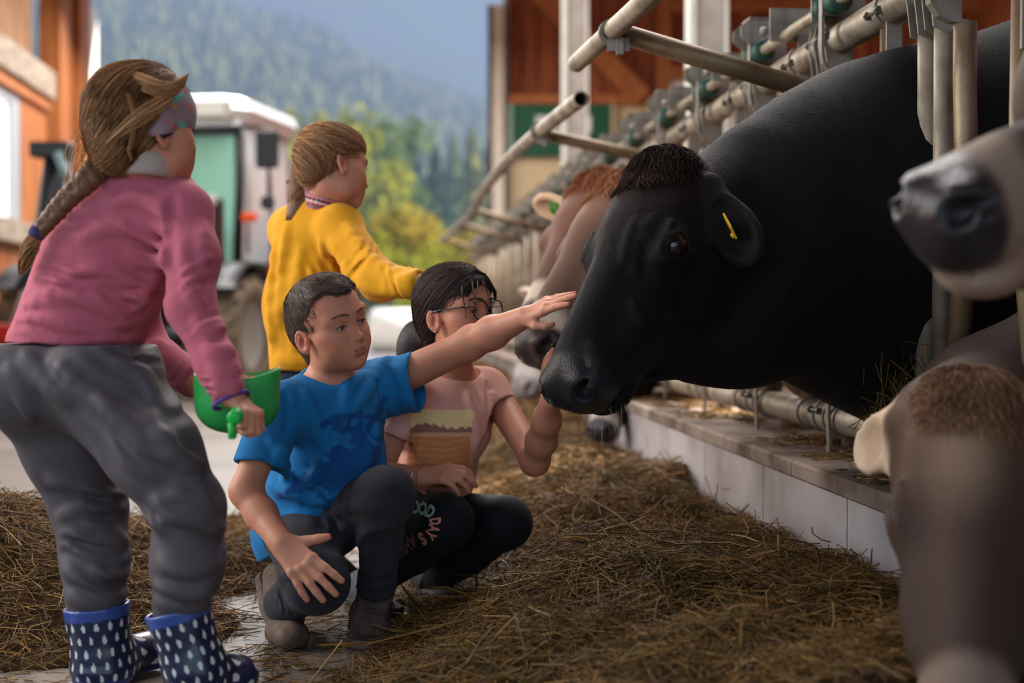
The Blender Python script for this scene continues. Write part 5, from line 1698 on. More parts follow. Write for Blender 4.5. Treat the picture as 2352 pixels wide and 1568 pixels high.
SB.chain([el_l, P(1130, 764, 3.285), wr_l], [0.036, 0.037, 0.0245], k=0.02)
SB.ell(P(1085, 770, 3.33), 0.018, k=0.03)
sh_r, el_r, wr_r = P(634, 940, 3.22), P(564, 1128, 3.17), P(650, 1250, 3.06)
SB.chain([sh_r, el_r], [0.040, 0.034], k=0.03)
SB.chain([el_r, P(600, 1180, 3.14), wr_r], [0.034, 0.034, 0.026], k=0.02)
tips = hand_sdf(SB, wr_l, P(1332, 662, 3.115) - wr_l, (-0.32, -0.52, 0.78), -1, 0.90, curl=((2, 6, 4), (3, 4, 3), (6, 6, 4), (12, 8, 6)), spread=(7, 1, -3, -8),
               thumb=((0.038, 0.036, -0.018), (0.040, 0.058, -0.030), (0.034, 0.074, -0.036)))
tips += hand_sdf(SB, wr_r, P(732, 1342, 2.985) - wr_r, (-0.12, -0.90, 0.40), 1, 1.06, curl=((4, 14, 16), (2, 14, 16), (3, 14, 16), (4, 14, 14)), spread=(9, 2, -5, -13),
                thumb=((0.040, 0.030, -0.006), (0.060, 0.046, -0.004), (0.076, 0.058, -0.004)))
BROW = np.array(lin(104, 76, 60), np.float32)
SB.build(0.0030, 'body', MT['skin'], boy, col=skin_color(Cb, Rb, 1.0, tips, browc=BROW), relax=1)
put_eyes(boy, Cb, Rb, 1.0, (46, 46, 48), nrm(P(1290, 800, 3.05) - Cb), boy_loc)
face_hair(boy, SB, Cb, Rb, 1.0, lin(140, 102, 80), rs_b)
# hair
HB = Sdf(); HB.frame(Cb, Rb)
HB.ell((0, -0.017, 0.034), (0.0760, 0.0930, 0.0845), k=0.02)
HB.ell((0, 0.026, 0.062), (0.062, 0.060, 0.050), k=0.03)
HB.cap((0.0, -0.055, -0.01), (0, -0.048, -0.078), 0.056, 0.038, k=0.03)
HB.ell((0.0, 0.136, -0.030), (0.096, 0.098, 0.106), k=0.006, mode='s')
for s in (-1, 1):
    HB.ell((s * 0.084, 0.002, -0.040), (0.034, 0.042, 0.040), k=0.006, mode='s')
    HB.cap((s * 0.0640, 0.026, 0.01), (s * 0.064, 0.020, -0.016), 0.006, 0.001, k=0.014)
HB.ell((0, 0.10, -0.12), (0.12, 0.12, 0.09), k=0.01, mode='s')
for s in (-1, 1): HB.ell((s * 0.050, 0.082, 0.050), (0.036, 0.046, 0.034), k=0.010, mode='s')
HB.ell((0, 0.100, 0.046), (0.034, 0.030, 0.032), k=0.012, mode='s')
HB.disp(lambda q: 0.0016 * vnoise(q, 160.0, 3), (0, 0, 0.03), 0.16)
hb_dark, hb_light = np.array(lin(74, 58, 53)), np.array(lin(166, 138, 120))
_, hv, hq = HB.build(0.0032, 'hair', MT['hair_cap'], boy, col=lambda Q: np.repeat((hb_dark * 0.9)[None], len(Q), 0))
p, n_ = sample_surface(hv, hq, 9000, rs_b, lambda c_, nn: np.where(HB.ev(((c_ - nn * 0.008)).astype(np.float32)) < -0.003, 1.0, 0.15))
crown = Cb + Rb @ V(0.01, -0.055, 0.105)
def flow_b(W):
    q = (W - Cb) @ Rb
    f = W - crown
    f = f / (np.linalg.norm(f, axis=1, keepdims=True) + 1e-6)
    front = smooth01((q[:, 1] - 0.01) / 0.05)[:, None] * smooth01((q[:, 2] - 0.05) / 0.03)[:, None]
    return f * (1 - 0.8 * front) + (Rb[:, 1] * 0.45 - Rb[:, 0] * 0.9 + Rb[:, 2] * 0.3)[None] * front + 0.07 * rs_b.normal(size=W.shape)
paths = hair_walk(HB, p, n_, flow_b, 3, 0.0065, 0.0042, rs_b)
paths[:, 0] -= n_ * 0.003
o = link('hair_strands', strands_mesh(paths, np.array((0.00032, 0.00032, 0.0003, 0.0001)), hair_cols(len(paths), hb_dark, hb_light, rs_b, 2.0)), MT['hair'], boy, world_space=True); o['kind'] = 'stuff'

# T-shirt
TS = Sdf()
hem_p, hem_n = P(770, 1192, 3.35), nrm(V(0.50, -0.05, -0.86))
HE = [(hem_p, hem_n)]
TS.cap(P(768, 955, 3.35), P(722, 1150, 3.42), 0.102, 0.122, k=0.04, end=HE)
TS.cap(P(738, 1120, 3.42), P(690, 1225, 3.44), 0.122, 0.120, k=0.04, end=HE)
TS.ell(P(790, 1060, 3.35), (0.10, 0.09, 0.12), k=0.05)
TS.cap(P(668, 934, 3.27), P(875, 884, 3.43), 0.056, 0.058, k=0.05)
TS.cap(P(715, 930, 3.30), P(830, 905, 3.38), 0.062, 0.062, k=0.05)
sle_r0, sle_r1 = P(640, 940, 3.23), P(575, 1130, 3.175)
pr = P(596, 1068, 3.19); nr_ = nrm(nrm(sle_r1 - sle_r0) * V(0.45, 1, 1))
hol = [TS.sleeve(sle_r0, sle_r1, 0.057, 0.061, pr, nr_, wall=0.011)]
sle_l0, sle_l1 = P(888, 886, 3.44), P(1040, 850, 3.36)
plc = P(953, 868, 3.40); nl_ = nrm(V(0.97, -0.22, 0.10))
hol.append(TS.sleeve(sle_l0, sle_l1, 0.060, 0.074, plc, nl_, wall=0.010))
hol.append(TS.sleeve(P(905, 900, 3.43), P(1000, 900, 3.38), 0.045, 0.050, plc, nl_, k=0.03))
# collar: a short stand round the neck, then the neck opening
nkc = P(757, 866, 3.325); nka = nrm(V(-0.02, -0.42, 1.0))
TS.cap(nkc - nka * 0.05, nkc + nka * 0.06, 0.0735, 0.0715, k=0.022, end=[(nkc, nka)])
TS.ridge([(622, 1010), (640, 1040), (632, 1062)], 0.008, 0.015)
TS.ridge([(836, 858), (803, 890), (783, 972), (752, 1045), (712, 1112)], 0.011, 0.020)
TS.ridge([(890, 822), (864, 852), (838, 902), (812, 940)], 0.010, 0.018)
TS.ridge([(868, 975), (846, 1050), (820, 1122)], 0.011, 0.018)
TS.ridge([(652, 1000), (650, 1060), (662, 1110), (690, 1150)], 0.010, 0.018)
TS.ridge([(622, 1110), (664, 1135), (740, 1150), (800, 1120)], 0.010, 0.018)
TS.ridge([(600, 1215), (650, 1190), (730, 1185)], 0.009, 0.016)
TS.ridge([(700, 905), (722, 960), (730, 1010)], 0.009, 0.020)
TS.ridge([(905, 840), (925, 880), (928, 930)], 0.008, 0.016)
TS.ridge([(655, 905), (663, 960), (655, 1010)], 0.007, 0.014, depth=0.4, mode='s')
TS.ridge([(868, 880), (880, 930), (893, 965)], 0.007, 0.014, depth=0.4, mode='s')
TS.folds(P(700, 1100, 3.30), 0.20, nrm(V(0.35, 0.1, 0.95)), 40, 0.0030, 1)
TS.folds(P(860, 950, 3.36), 0.13, nrm(V(0.75, 0, -0.6)), 40, 0.0030, 2)
TS.folds(P(610, 1030, 3.19), 0.09, nrm(V(0.3, 0, 1)), 60, 0.0020, 4)
TS.cap(nkc - nka * 0.045, nkc + nka * 0.10, 0.0645, 0.0645, k=0.003, mode='s')
TS.hollow(hol)
blue, navy, blue2 = np.array(lin(28, 112, 170)), np.array(lin(20, 62, 122)), np.array(lin(34, 128, 190))
def seg_d(q, a, b):
    a = np.array(a, float); b = np.array(b, float); ba = b - a
    t = np.clip(((q - a) @ ba) / (ba @ ba), 0, 1)
    return np.linalg.norm(q - a - t[:, None] * ba, axis=1)
def ts_col(Q):
    c = np.repeat(blue[None], len(Q), 0) * (1 + 0.05 * vnoise(Q, 60, 1)[:, None])
    q = proj(Q)
    fr_ = Q[:, 1] < 3.43
    w = np.zeros(len(Q))
    nz = 14 * vnoise(Q, 75.0, 2) + 9 * vnoise(Q, 190.0, 3)
    for (a, b, r) in (((745, 975), (800, 955), 5), ((800, 955), (860, 960), 5), ((860, 960), (885, 915), 5), ((772, 985), (812, 985), 5), ((830, 950), (818, 1030), 5),
                      ((760, 1090), (830, 1060), 26), ((690, 1110), (790, 1040), 15), ((820, 1010), (850, 1060), 24), ((640, 1140), (740, 1090), 7), ((800, 1100), (860, 1085), 22),
                      ((740, 1140), (850, 1105), 12), ((775, 960), (770, 980), 4), ((850, 975), (835, 1010), 4)):
        w = np.maximum(w, 1 - smooth01((seg_d(q, a, b) + nz * (0.35 if r < 8 else 0.9) - r) / 5.0))
    for (cx, cy, r0, r1) in ((866, 985, 20, 26), (786, 972, 18, 23)):
        d = np.hypot((q[:, 0] - cx) * 1.25, q[:, 1] - cy)
        w = np.maximum(w, (1 - smooth01((np.abs(d - (r0 + r1) / 2) - (r1 - r0) / 2) / 3.0)))
    w = w * fr_ * (q[:, 1] > 900)
    c = blend(c, navy, 0.75 * w)
    rn = np.linalg.norm((Q - nkc) - ((Q - nkc) @ nka)[:, None] * nka, axis=1); hn_ = (Q - nkc) @ nka
    c = blend(c, blue * 0.62, 0.7 * ((hn_ > -0.0165) & (hn_ < -0.0150) & (rn < 0.085)))
    # hem seams
    d1 = (Q - pr) @ nr_
    c = blend(c, blue2 * 0.8, 0.6 * ((d1 > -0.0225) & (d1 < -0.020) & (q[:, 0] < 660) & (q[:, 1] > 960)))
    return c
MT['tshirt_blue'] = cloth_mat('blue_jersey', lin(28, 112, 170), attr=True)
tshirt, tv, tq = TS.build(0.0043, 'tshirt', MT['tshirt_blue'], boy, col=ts_col, relax=2)
def collar_ring(c, a, r, tr_, mat, par):
    x_ = nrm(np.cross(a, (0, 1, 0.2))); y_ = np.cross(a, x_)
    m = MB()
    for dz, rr in ((0.001, 0.0), (-0.005, 0.0022)):
        m.tube([c + a * dz + (x_ * math.cos(t) + y_ * math.sin(t)) * (r + rr) for t in np.linspace(0, 2 * math.pi, 49)], tr_, 8, cap=False)
    return m.build('collar', mat, par, smooth=True, world_space=True)
collar_ring(nkc, nka, 0.0690, 0.0056, cloth_mat('blue_rib', lin(32, 118, 178)), tshirt)

# jeans
JN = Sdf()
hipc = P(705, 1205, 3.43)
kR, aR = P(728, 1335, 3.10), P(655, 1385, 3.26)
kL, aL = P(884, 1140, 3.20), P(864, 1345, 3.28)
JN.ell(hipc, (0.115, 0.10, 0.09), k=0.05)
JN.cap(P(675, 1205, 3.42), kR, 0.086, 0.062, k=0.03)
JN.ell(kR + V(0.004, -0.008, -0.003), (0.060, 0.056, 0.058), k=0.04)
JN.cap(kR, aR, 0.058, 0.050, k=0.03)
JN.cap(P(745, 1200, 3.46), kL, 0.088, 0.060, k=0.04)
JN.ell(kL + V(0.0, -0.008, 0.004), (0.060, 0.056, 0.058), k=0.03)
JN.chain([kL, P(876, 1245, 3.27), aL], [0.060, 0.044, 0.046], k=0.03)
JN.folds(P(860, 1200, 3.28), 0.13, nrm(V(0.4, 0, 1)), 85, 0.0042, 1)
JN.folds(P(862, 1330, 3.25), 0.07, V(0, 0, 1), 130, 0.0040, 2)
JN.folds(P(760, 1230, 3.30), 0.12, nrm(V(1, 0, 0.5)), 75, 0.0042, 3)
JN.folds(P(680, 1350, 3.17), 0.10, nrm(V(1, 0, -0.2)), 95, 0.0036, 4)
JN.folds(P(790, 1150, 3.36), 0.10, nrm(V(0.5, 0, 1)), 75, 0.0042, 5)
JN.ridge([(700, 1290), (650, 1330), (640, 1370)], 0.008, 0.016)
JN.ridge([(760, 1180), (820, 1160), (860, 1175)], 0.009, 0.016)
JN.ridge([(820, 1250), (850, 1215), (905, 1205)], 0.009, 0.016)
JN.ridge([(838, 1310), (870, 1318), (898, 1300)], 0.008, 0.014)
JN.ridge([(836, 1340), (868, 1348), (900, 1335)], 0.008, 0.014)
JN.ridge([(800, 1200), (780, 1240), (775, 1280)], 0.009, 0.016)
JN.cut_near(aL + V(0, 0, -0.03), (0, 0, -1), aL + V(0, 0, -0.10), 0.085)
JN.build(0.0052, 'jeans', MT['denim_black'], boy, relax=1)
# shoes
sh1, R1, L1s = shoe('shoe', P(855, 1418, 3.36) * V(1, 1, 0) + V(0, 0, 0.012), P(842, 1455, 3.16) * V(1, 1, 0) + V(0, 0, 0.012), aL + V(0, 0.0, -0.012), boy, MT['shoe_brown'], MT['sole_brown'], w=0.042)
hl = P(622, 1350, 3.36); te = P(652, 1466, 3.235)
sh2, R2, L2s = shoe('shoe', hl, te, aR + V(0.002, -0.01, 0.01), boy, MT['shoe_brown'], MT['sole_brown'], w=0.042, up=nrm(V(0.75, -0.55, 0.35)))
# toe cap bend of the rear shoe that rests on the ground, straps and stitched bands on the front shoe
TC = Sdf(); TC.cap(P(648, 1450, 3.245), P(668, 1462, 3.19), 0.040, 0.034, k=0.02); TC.ell(P(672, 1460, 3.17), (0.035, 0.034, 0.026), k=0.03); TC.cut(V(0, 0, 0.006), (0, 0, -1))
TC.build(0.004, 'toe_cap', MT['sole_brown'], sh2)
SD = Sdf()
hf = P(855, 1418, 3.36) * V(1, 1, 0) + V(0, 0, 0.012)
for (f0, z0, h0, lab) in ((0.30, 0.085, 0.014, 'strap'), (0.47, 0.070, 0.006, 'lace'), (0.56, 0.063, 0.006, 'lace')):
    m = MB()
    pts = []
    for t in np.linspace(-1, 1, 11):
        pts.append(hf + R1 @ np.array((0.046 * math.sin(t * 1.45), L1s * f0 + 0.004 * math.cos(t * 2), z0 - 0.052 * (1 - math.cos(t * 1.45)))))
    pts = np.array(pts)
    for off in np.linspace(-h0, h0, 4 if h0 > 0.01 else 2):
        m.tube(pts + R1[:, 1] * off, 0.006 if h0 > 0.01 else 0.0045, 7)
    m.build(lab, MT['shoe_brown'], sh1, smooth=True, world_space=True)

# ------------------------------------------------------------------ the girl with glasses
rs_g = np.random.default_rng(31)
MT['tshirt_peach'] = cloth_mat('peach_jersey', lin(216, 156, 142), attr=True)
MT['leggings'] = cloth_mat('black_leggings', lin(24, 24, 27), rough=0.75, bump=0.08, sheen=0.03)
MT['black_plastic'] = material('black_plastic', lin(16, 17, 22), rough=0.25, coat=0.3)
MT['lens'] = material('clear_lens', (1, 1, 1), rough=0.02, trans=1.0, ior=1.12, alpha=0.35)
MT['silver'] = material('silver', lin(224, 206, 196), rough=0.22, metal=1.0)
MT['shoe_grey'] = material('grey_sneaker', lin(84, 82, 88), rough=0.8, col2=lin(60, 58, 64), nscale=40)
MT['shoe_black'] = material('black_sneaker', lin(30, 28, 30), rough=0.7)
g_loc = P(950, 1400, 3.62); g_loc[2] = 0
girl = empty('person', g_loc, 'child with glasses and a low dark ponytail in a peach T-shirt, squatting', 'person')
Cg = V(-0.138, 3.5607, 0.7541); Rg = np.array([[-0.5795, 0.81, -0.0899], [-0.8148, -0.5784, 0.0405], [-0.0192, 0.0967, 0.9951]]); sg = 1.03
SG = Sdf(); SG.frame(Cg, Rg, sg); face_sdf(SG, lid=0.0044)
nk = SG.W((0, -0.022, -0.055)); SG.frame()
SG.cap(nk, P(1038, 880, 3.62), 0.045, 0.054, k=0.03)
SG.cap(P(1040, 915, 3.64), P(960, 1150, 3.70), 0.085, 0.09, k=0.04)
SG.cap(P(935, 915, 3.56), P(1125, 893, 3.70), 0.042, k=0.04)
shl, ell_, wrl = P(1130, 893, 3.68), P(1228, 1058, 3.46), P(1262, 925, 3.29)
SG.cap(shl, ell_, 0.041, 0.032, k=0.03); SG.chain([ell_, P(1244, 1010, 3.40), P(1256, 965, 3.34), wrl], [0.032, 0.0335, 0.030, 0.024], k=0.03)
shr, elr, wrr = P(925, 930, 3.52), P(862, 1092, 3.50), P(968, 1096, 3.40)
SG.cap(shr, elr, 0.042, 0.037, k=0.03); SG.cap(elr, wrr, 0.038, 0.026, k=0.02)
tips = hand_sdf(SG, wrl, P(1252, 800, 3.20) - wrl, (-0.75, -0.35, 0.1), -1, 0.92, curl=((8, 14, 10),) * 4)
tips += hand_sdf(SG, wrr, P(1066, 1082, 3.36) - wrr, (0.10, -0.62, 0.80), 1, 0.92, curl=((26, 34, 20), (30, 32, 18), (34, 34, 18), (40, 34, 16)), spread=(6, 1, -4, -9),
                thumb=((0.034, 0.036, -0.016), (0.036, 0.060, -0.026), (0.034, 0.078, -0.034)))
SG.build(0.0037, 'body', MT['skin'], girl, col=skin_color(Cg, Rg, sg, tips, 0.96, browc=np.array(lin(84, 60, 50), np.float32)))
put_eyes(girl, Cg, Rg, sg, (70, 46, 32), nrm(P(1300, 760, 3.2) - Cg), g_loc)
face_hair(girl, SG, Cg, Rg, sg, lin(66, 46, 40), rs_g)
# hair pulled back to a low ponytail
HG_ = Sdf(); HG_.frame(Cg, Rg, sg)
HG_.ell((0, -0.018, 0.034), (0.0775, 0.0965, 0.087), k=0.02)
HG_.ell((0, 0.022, 0.056), (0.066, 0.066, 0.050), k=0.03)
HG_.ell((0, -0.060, -0.018), (0.056, 0.050, 0.062), k=0.03)
HG_.ell((0, 0.142, -0.040), (0.088, 0.108, 0.118), k=0.008, mode='s')
for s in (-1, 1):
    HG_.ell((s * 0.082, 0.006, -0.040), (0.034, 0.040, 0.048), k=0.010, mode='s')
HG_.cap((-0.10, 0.03, -0.14), (0.10, 0.03, -0.14), 0.085, k=0.01, mode='s')
HG_.disp(lambda q: 0.0015 * vnoise(q, 120.0, 5), (0, 0, 0.03), 0.16)
hg1, hg2 = np.array(lin(46, 34, 32)), np.array(lin(116, 88, 76))
_, hv, hq = HG_.build(0.0036, 'hair', MT['hair_cap'], girl, col=lambda Q: np.repeat((hg1 * 0.85)[None], len(Q), 0))
tie = Cg + Rg @ (V(0, -0.112, -0.060) * sg)
p, n_ = sample_surface(hv, hq, 3600, rs_g, lambda c_, nn: np.where(np.linalg.norm(c_ - (Cg + Rg @ V(0, -0.01, 0.02)), axis=1) > 0.06, 1.0, 0.0))
paths = hair_walk(HG_, p, n_, lambda W: (tie - W) + 0.006 * rs_g.normal(size=W.shape), 5, 0.0215, 0.0045, rs_g)
k = np.linalg.norm(paths - tie, axis=2)
o = link('hair_strands', strands_mesh(paths, 0.0005, hair_cols(len(paths), hg1, hg2, rs_g, 2.0)), MT['hair'], girl, world_space=True); o['kind'] = 'stuff'
pt = [tie, P(962, 762, 3.66), P(948, 790, 3.66), P(944, 830, 3.66), P(955, 862, 3.66)]
PT = Sdf(); PT.chain(spline(pt, 3), list(np.interp(np.linspace(0, 1, 13), [0, 0.2, 0.5, 0.85, 1], [0.014, 0.026, 0.034, 0.024, 0.006])), k=0.02)
PT.build(0.004, 'ponytail', MT['hair_cap'], girl, col=lambda Q: np.repeat((hg1 * 0.8)[None], len(Q), 0))
paths = rope(pt, [0.015, 0.028, 0.035, 0.027, 0.008], 1300, rs_g, 0.35, True, 8)
o = link('ponytail_strands', strands_mesh(paths, 0.0005, hair_cols(len(paths), hg1, hg2, rs_g, 2.0)), MT['hair'], girl, world_space=True); o['kind'] = 'stuff'
MB().lathe([(0.010, -0.007), (0.018, -0.007), (0.020, 0.0), (0.018, 0.007), (0.010, 0.007)], 16, M=axes_from(nrm(P(962, 762, 3.66) - tie), (0, 0, 1)) @ np.array(((1, 0, 0), (0, 0, 1), (0, 1, 0))), o=tie * 0.8 + P(962, 762, 3.66) * 0.2).build('hair_tie', MT['lash'], girl, smooth=True, world_space=True)
# loose locks in front of the forehead
locks = []
def lock(pts, n, r):
    q0 = proj(pts[0]); W0 = march(HG_, q0[0], q0[1], 3.3, 3.75)[0]; pts = [W0 + V(0.004, 0.010, 0.006), W0] + [W0 * 0.4 + pts[1] * 0.6] + list(pts[2:])
    locks.append(rope(pts, [r, r * 1.2, r * 0.4], n, rs_g, 0.3, m=12))
lock([P(1061, 654, 3.485), P(1061, 666, 3.455), P(1062, 674, 3.448), P(1064, 690, 3.442), P(1069, 712, 3.44), P(1071, 730, 3.445)], 26, 0.0017)
lock([P(1084, 645, 3.49), P(1086, 658, 3.452), P(1088, 672, 3.44), P(1092, 692, 3.432), P(1096, 714, 3.435)], 16, 0.0014)
lock([P(1096, 645, 3.50), P(1098, 656, 3.455), P(1096, 666, 3.446), P(1091, 682, 3.435)], 10, 0.0012)
lock([P(1085, 622, 3.52), P(1124, 640, 3.55), P(1136, 670, 3.58), P(1133, 704, 3.58)], 130, 0.0065)
lock([P(1108, 645, 3.50), P(1122, 672, 3.47), P(1128, 700, 3.48)], 14, 0.002)
allk = []
for L_ in locks:
    ii = np.linspace(0, L_.shape[1] - 1, 9).astype(int); allk.append(L_[:, ii])
allk = np.vstack(allk)
o = link('loose_locks', strands_mesh(allk, 0.00055, hair_cols(len(allk), hg1 * 1.1, hg2, rs_g, 2.0)), MT['hair'], girl, world_space=True); o['kind'] = 'stuff'
# glasses
gl = MB()
def hl_(p): return Cg + Rg @ (np.asarray(p, float) * sg)
for s in (-1, 1):
    ring_ = []
    for t in np.linspace(0, 2 * math.pi, 29):
        cx = s * 0.0325; w_, h_ = 0.0255, 0.0230
        px_ = cx + w_ * np.sign(math.cos(t)) * abs(math.cos(t)) ** 0.75
        pz = -0.0035 + h_ * np.sign(math.sin(t)) * abs(math.sin(t)) ** (0.62 if math.sin(t) > 0 else 0.9)
        ring_.append(hl_((px_, 0.0985 - 0.18 * abs(px_) ** 1.0 * abs(px_) * 6, pz)))
    gl.tube(ring_, 0.0017, 6, cap=False)
gl.tube([hl_((-0.0075, 0.0985, 0.003)), hl_((0, 0.1005, 0.0055)), hl_((0.0075, 0.0985, 0.003))], 0.0016, 6)
gf = gl.build('glasses_frame', MT['black_plastic'], girl, smooth=True, world_space=True)
for s in (-1, 1):
    gt = MB(); pts = [hl_((s * 0.0555, 0.094, 0.007)), hl_((s * 0.068, 0.082, 0.007)), hl_((s * 0.0765, 0.02, 0.006)), hl_((s * 0.0785, -0.012, 0.003)), hl_((s * 0.074, -0.03, -0.012))]
    gt.tube(spline(pts, 4), 0.0021, 6); gt.build('glasses_temple', MT['black_plastic'], gf, smooth=True, world_space=True)
    MB().tube([hl_((s * 0.0665, 0.084, 0.007)), hl_((s * 0.0690, 0.072, 0.007))], 0.0026, 6).build('hinge', MT['silver'], gf, smooth=True, world_space=True)
    lm = MB(); vs = [hl_((s * 0.0325, 0.097, -0.0035))]
    for t in np.linspace(0, 2 * math.pi, 24, endpoint=False):
        px_ = s * 0.0325 + 0.0248 * np.sign(math.cos(t)) * abs(math.cos(t)) ** 0.75
        pz = -0.0035 + 0.0223 * np.sign(math.sin(t)) * abs(math.sin(t)) ** (0.62 if math.sin(t) > 0 else 0.9)
        vs.append(hl_((px_, 0.0975 - 1.08 * px_ * px_, pz)))
    lm.add(np.array(vs), [(0, i + 1, (i + 1) % 24 + 1) for i in range(24)])
    lm.build('lens', MT['lens'], gf, smooth=True, world_space=True)
MB().ball(hl_((0.0835, -0.006, -0.0435)), 0.0028, 8, 6).build('ear_stud', MT['silver'], girl, smooth=True, world_space=True)
# T-shirt with a desert picture
TG = Sdf()
TG.cap(P(1035, 945, 3.63), P(965, 1130, 3.70), 0.104, 0.116, k=0.04)
TG.cap(P(985, 1080, 3.68), P(950, 1160, 3.72), 0.116, 0.12, k=0.04)
TG.cap(P(948, 925, 3.56), P(1115, 900, 3.68), 0.054, 0.055, k=0.05)
TG.ell(P(1035, 960, 3.60), (0.10, 0.09, 0.09), k=0.05)
TG.cap(P(1040, 1000, 3.58), P(1010, 1050, 3.58), 0.075, k=0.05)
e1 = nrm(V(0.52, -0.30, -0.80)); q1_ = P(1150, 930, 3.62)
hol = [TG.sleeve(P(1112, 900, 3.68), P(1225, 1060, 3.47), 0.058, 0.054, q1_, e1)]
sr0, sr1 = P(928, 930, 3.52), P(870, 1080, 3.50)
e2 = nrm(sr1 - sr0); q2_ = P(900, 1000, 3.51)
hol.append(TG.sleeve(sr0, sr1, 0.056, 0.058, q2_, e2))
nc = P(1046, 868, 3.625); na_ = nrm(V(0.10, -0.50, 1.0))
TG.cap(nc - na_ * 0.05, nc + na_ * 0.06, 0.0700, 0.0680, k=0.022, end=[(nc, na_)])
TG.ridge([(1098, 862), (1110, 900), (1112, 950), (1104, 1000)], 0.009, 0.018)
TG.ridge([(1075, 905), (1090, 960), (1092, 1030)], 0.008, 0.018)
TG.ridge([(935, 980), (912, 1030), (900, 1075)], 0.010, 0.018)
TG.ridge([(1130, 905), (1122, 945)], 0.008, 0.014)
TG.ridge([(1118, 880), (1128, 920), (1118, 960)], 0.006, 0.012, depth=0.4, mode='s')
TG.ridge([(990, 1090), (1030, 1105), (1062, 1085)], 0.009, 0.016)
TG.folds(P(1000, 1080, 3.60), 0.16, nrm(V(0.9, 0, 0.35)), 40, 0.0025, 5)
TG.cap(nc - na_ * 0.045, nc + na_ * 0.10, 0.0612, 0.0612, k=0.003, mode='s')
TG.hollow(hol)
peach = np.array(lin(218, 160, 146))
def tg_col(Q):
    c = np.repeat(peach[None], len(Q), 0) * (1 + 0.03 * vnoise(Q, 60, 1)[:, None])
    q = proj(Q); x, y = q[:, 0], q[:, 1]
    rn = np.linalg.norm((Q - nc) - ((Q - nc) @ na_)[:, None] * na_, axis=1); hn_ = (Q - nc) @ na_
    c = blend(c, peach * 0.72, 0.7 * ((hn_ > -0.0165) & (hn_ < -0.0150) & (rn < 0.080)))
    # printed landscape on the chest: sky, ridge, dunes (it keeps to the front of the shirt)
    yt = 940 + 0.02 * (x - 1000)
    xl = 946 - 0.09 * (y - 940) + 8 * 0; xr = 1089 - 0.10 * (y - 940)
    ins_ = (y > yt) & (x > xl) & (x < xr) & (y < 1120) & (Q[:, 1] < 3.66)
    sky = np.array(lin(236, 206, 150)); mtn = np.array(lin(150, 104, 92)); pale = np.array(lin(214, 164, 122)); red = np.array(lin(206, 136, 84)); red2 = np.array(lin(174, 96, 62))
    ridge = 985 - 10 * np.abs(np.sin((x - 946) * 0.022)) - 7 * np.sin((x - 930) * 0.045) - 2 * np.sin(x * 0.31)
    pc = np.repeat(sky[None], len(Q), 0)
    pc[y > ridge] = mtn; pc[y > 993] = pale; pc[y > 1003] = red
    st_ = (np.sin(y * 0.42 + 0.05 * x + 3 * np.sin(x * 0.035)) > 0.55) & (y > 1003)
    pc[st_] = pc[st_] * 0.6 + red2 * 0.4
    c[ins_] = pc[ins_]
    return c
tgo = TG.build(0.0046, 'tshirt', MT['tshirt_peach'], girl, col=tg_col, relax=1)[0]
collar_ring(nc, na_, 0.0655, 0.0056, cloth_mat('peach_rib', lin(222, 164, 150)), tgo)
# leggings
LG = Sdf()
LG.ell(P(935, 1190, 3.72), (0.125, 0.115, 0.095), k=0.04)
kRg, aRg = P(1022, 1196, 3.44), P(862, 1335, 3.58)
kLg, aLg = P(1158, 1200, 3.58), P(1000, 1330, 3.72)
LG.cap(P(900, 1195, 3.62), kRg, 0.086, 0.066, k=0.03); LG.ell(kRg + V(0.004, -0.004, 0.0), (0.066, 0.062, 0.064), k=0.02)
LG.chain([kRg, P(950, 1265, 3.50), aRg], [0.062, 0.055, 0.040], k=0.015)
LG.cap(P(975, 1195, 3.74), kLg, 0.086, 0.066, k=0.03); LG.ell(kLg + V(0.004, -0.004, 0.0), (0.066, 0.062, 0.063), k=0.02)
LG.chain([kLg, P(1080, 1265, 3.64), aLg], [0.062, 0.056, 0.040], k=0.015)
LG.folds(P(980, 1235, 3.46), 0.09, nrm(V(1, 0, 0.4)), 95, 0.0022, 3)
lgo = LG.build(0.0055, 'leggings', MT['leggings'], girl)[0]
# lettering on the leggings: GOOD / DAYS / AHEAD in an arc, each word laid on the cloth
def letters(words, par):
    for (word, items, mat) in words:
        vs_all = []; fs_all = []; n0 = 0
        for (ch, cx, cy, ang, h) in items:
            cu = bpy.data.curves.new('txt', 'FONT'); cu.body = ch; cu.align_x = 'CENTER'; cu.align_y = 'CENTER'; cu.size = 1.0; cu.offset = 0.05; cu.resolution_u = 3
            ob = bpy.data.objects.new('txt', cu); COL.objects.link(ob)
            me = bpy.data.meshes.new_from_object(ob)
            co = np.array([v_.co[:2] for v_ in me.vertices]); pol = [list(p_.vertices) for p_ in me.polygons]
            bpy.data.objects.remove(ob); bpy.data.curves.remove(cu); bpy.data.meshes.remove(me)
            a = math.radians(ang); hh = h / 0.70
            x = co[:, 0] * hh * 0.62; y = co[:, 1] * hh
            px = cx + x * math.cos(a) + y * math.sin(a) ; py = cy + x * math.sin(a) - y * math.cos(a)
            W = march(LG, px, py, 3.2, 3.7)
            nn = LG.grad(W.astype(np.float32))
            vs_all.append(W + nn * 0.0012); fs_all += [[i + n0 for i in p_] for p_ in pol]; n0 += len(co)
        me = bpy.data.meshes.new('lettering'); me.from_pydata(np.vstack(vs_all).tolist(), [], fs_all); me.update()
        o = link('printed_word', me, mat, par, world_space=True); o['label'] = 'word ' + word + ' printed on the leggings'
mg = material('print_sage', lin(150, 170, 146), rough=0.7); mp = material('print_peach', lin(214, 136, 112), rough=0.7); mm_ = material('print_mauve', lin(112, 74, 80), rough=0.7)
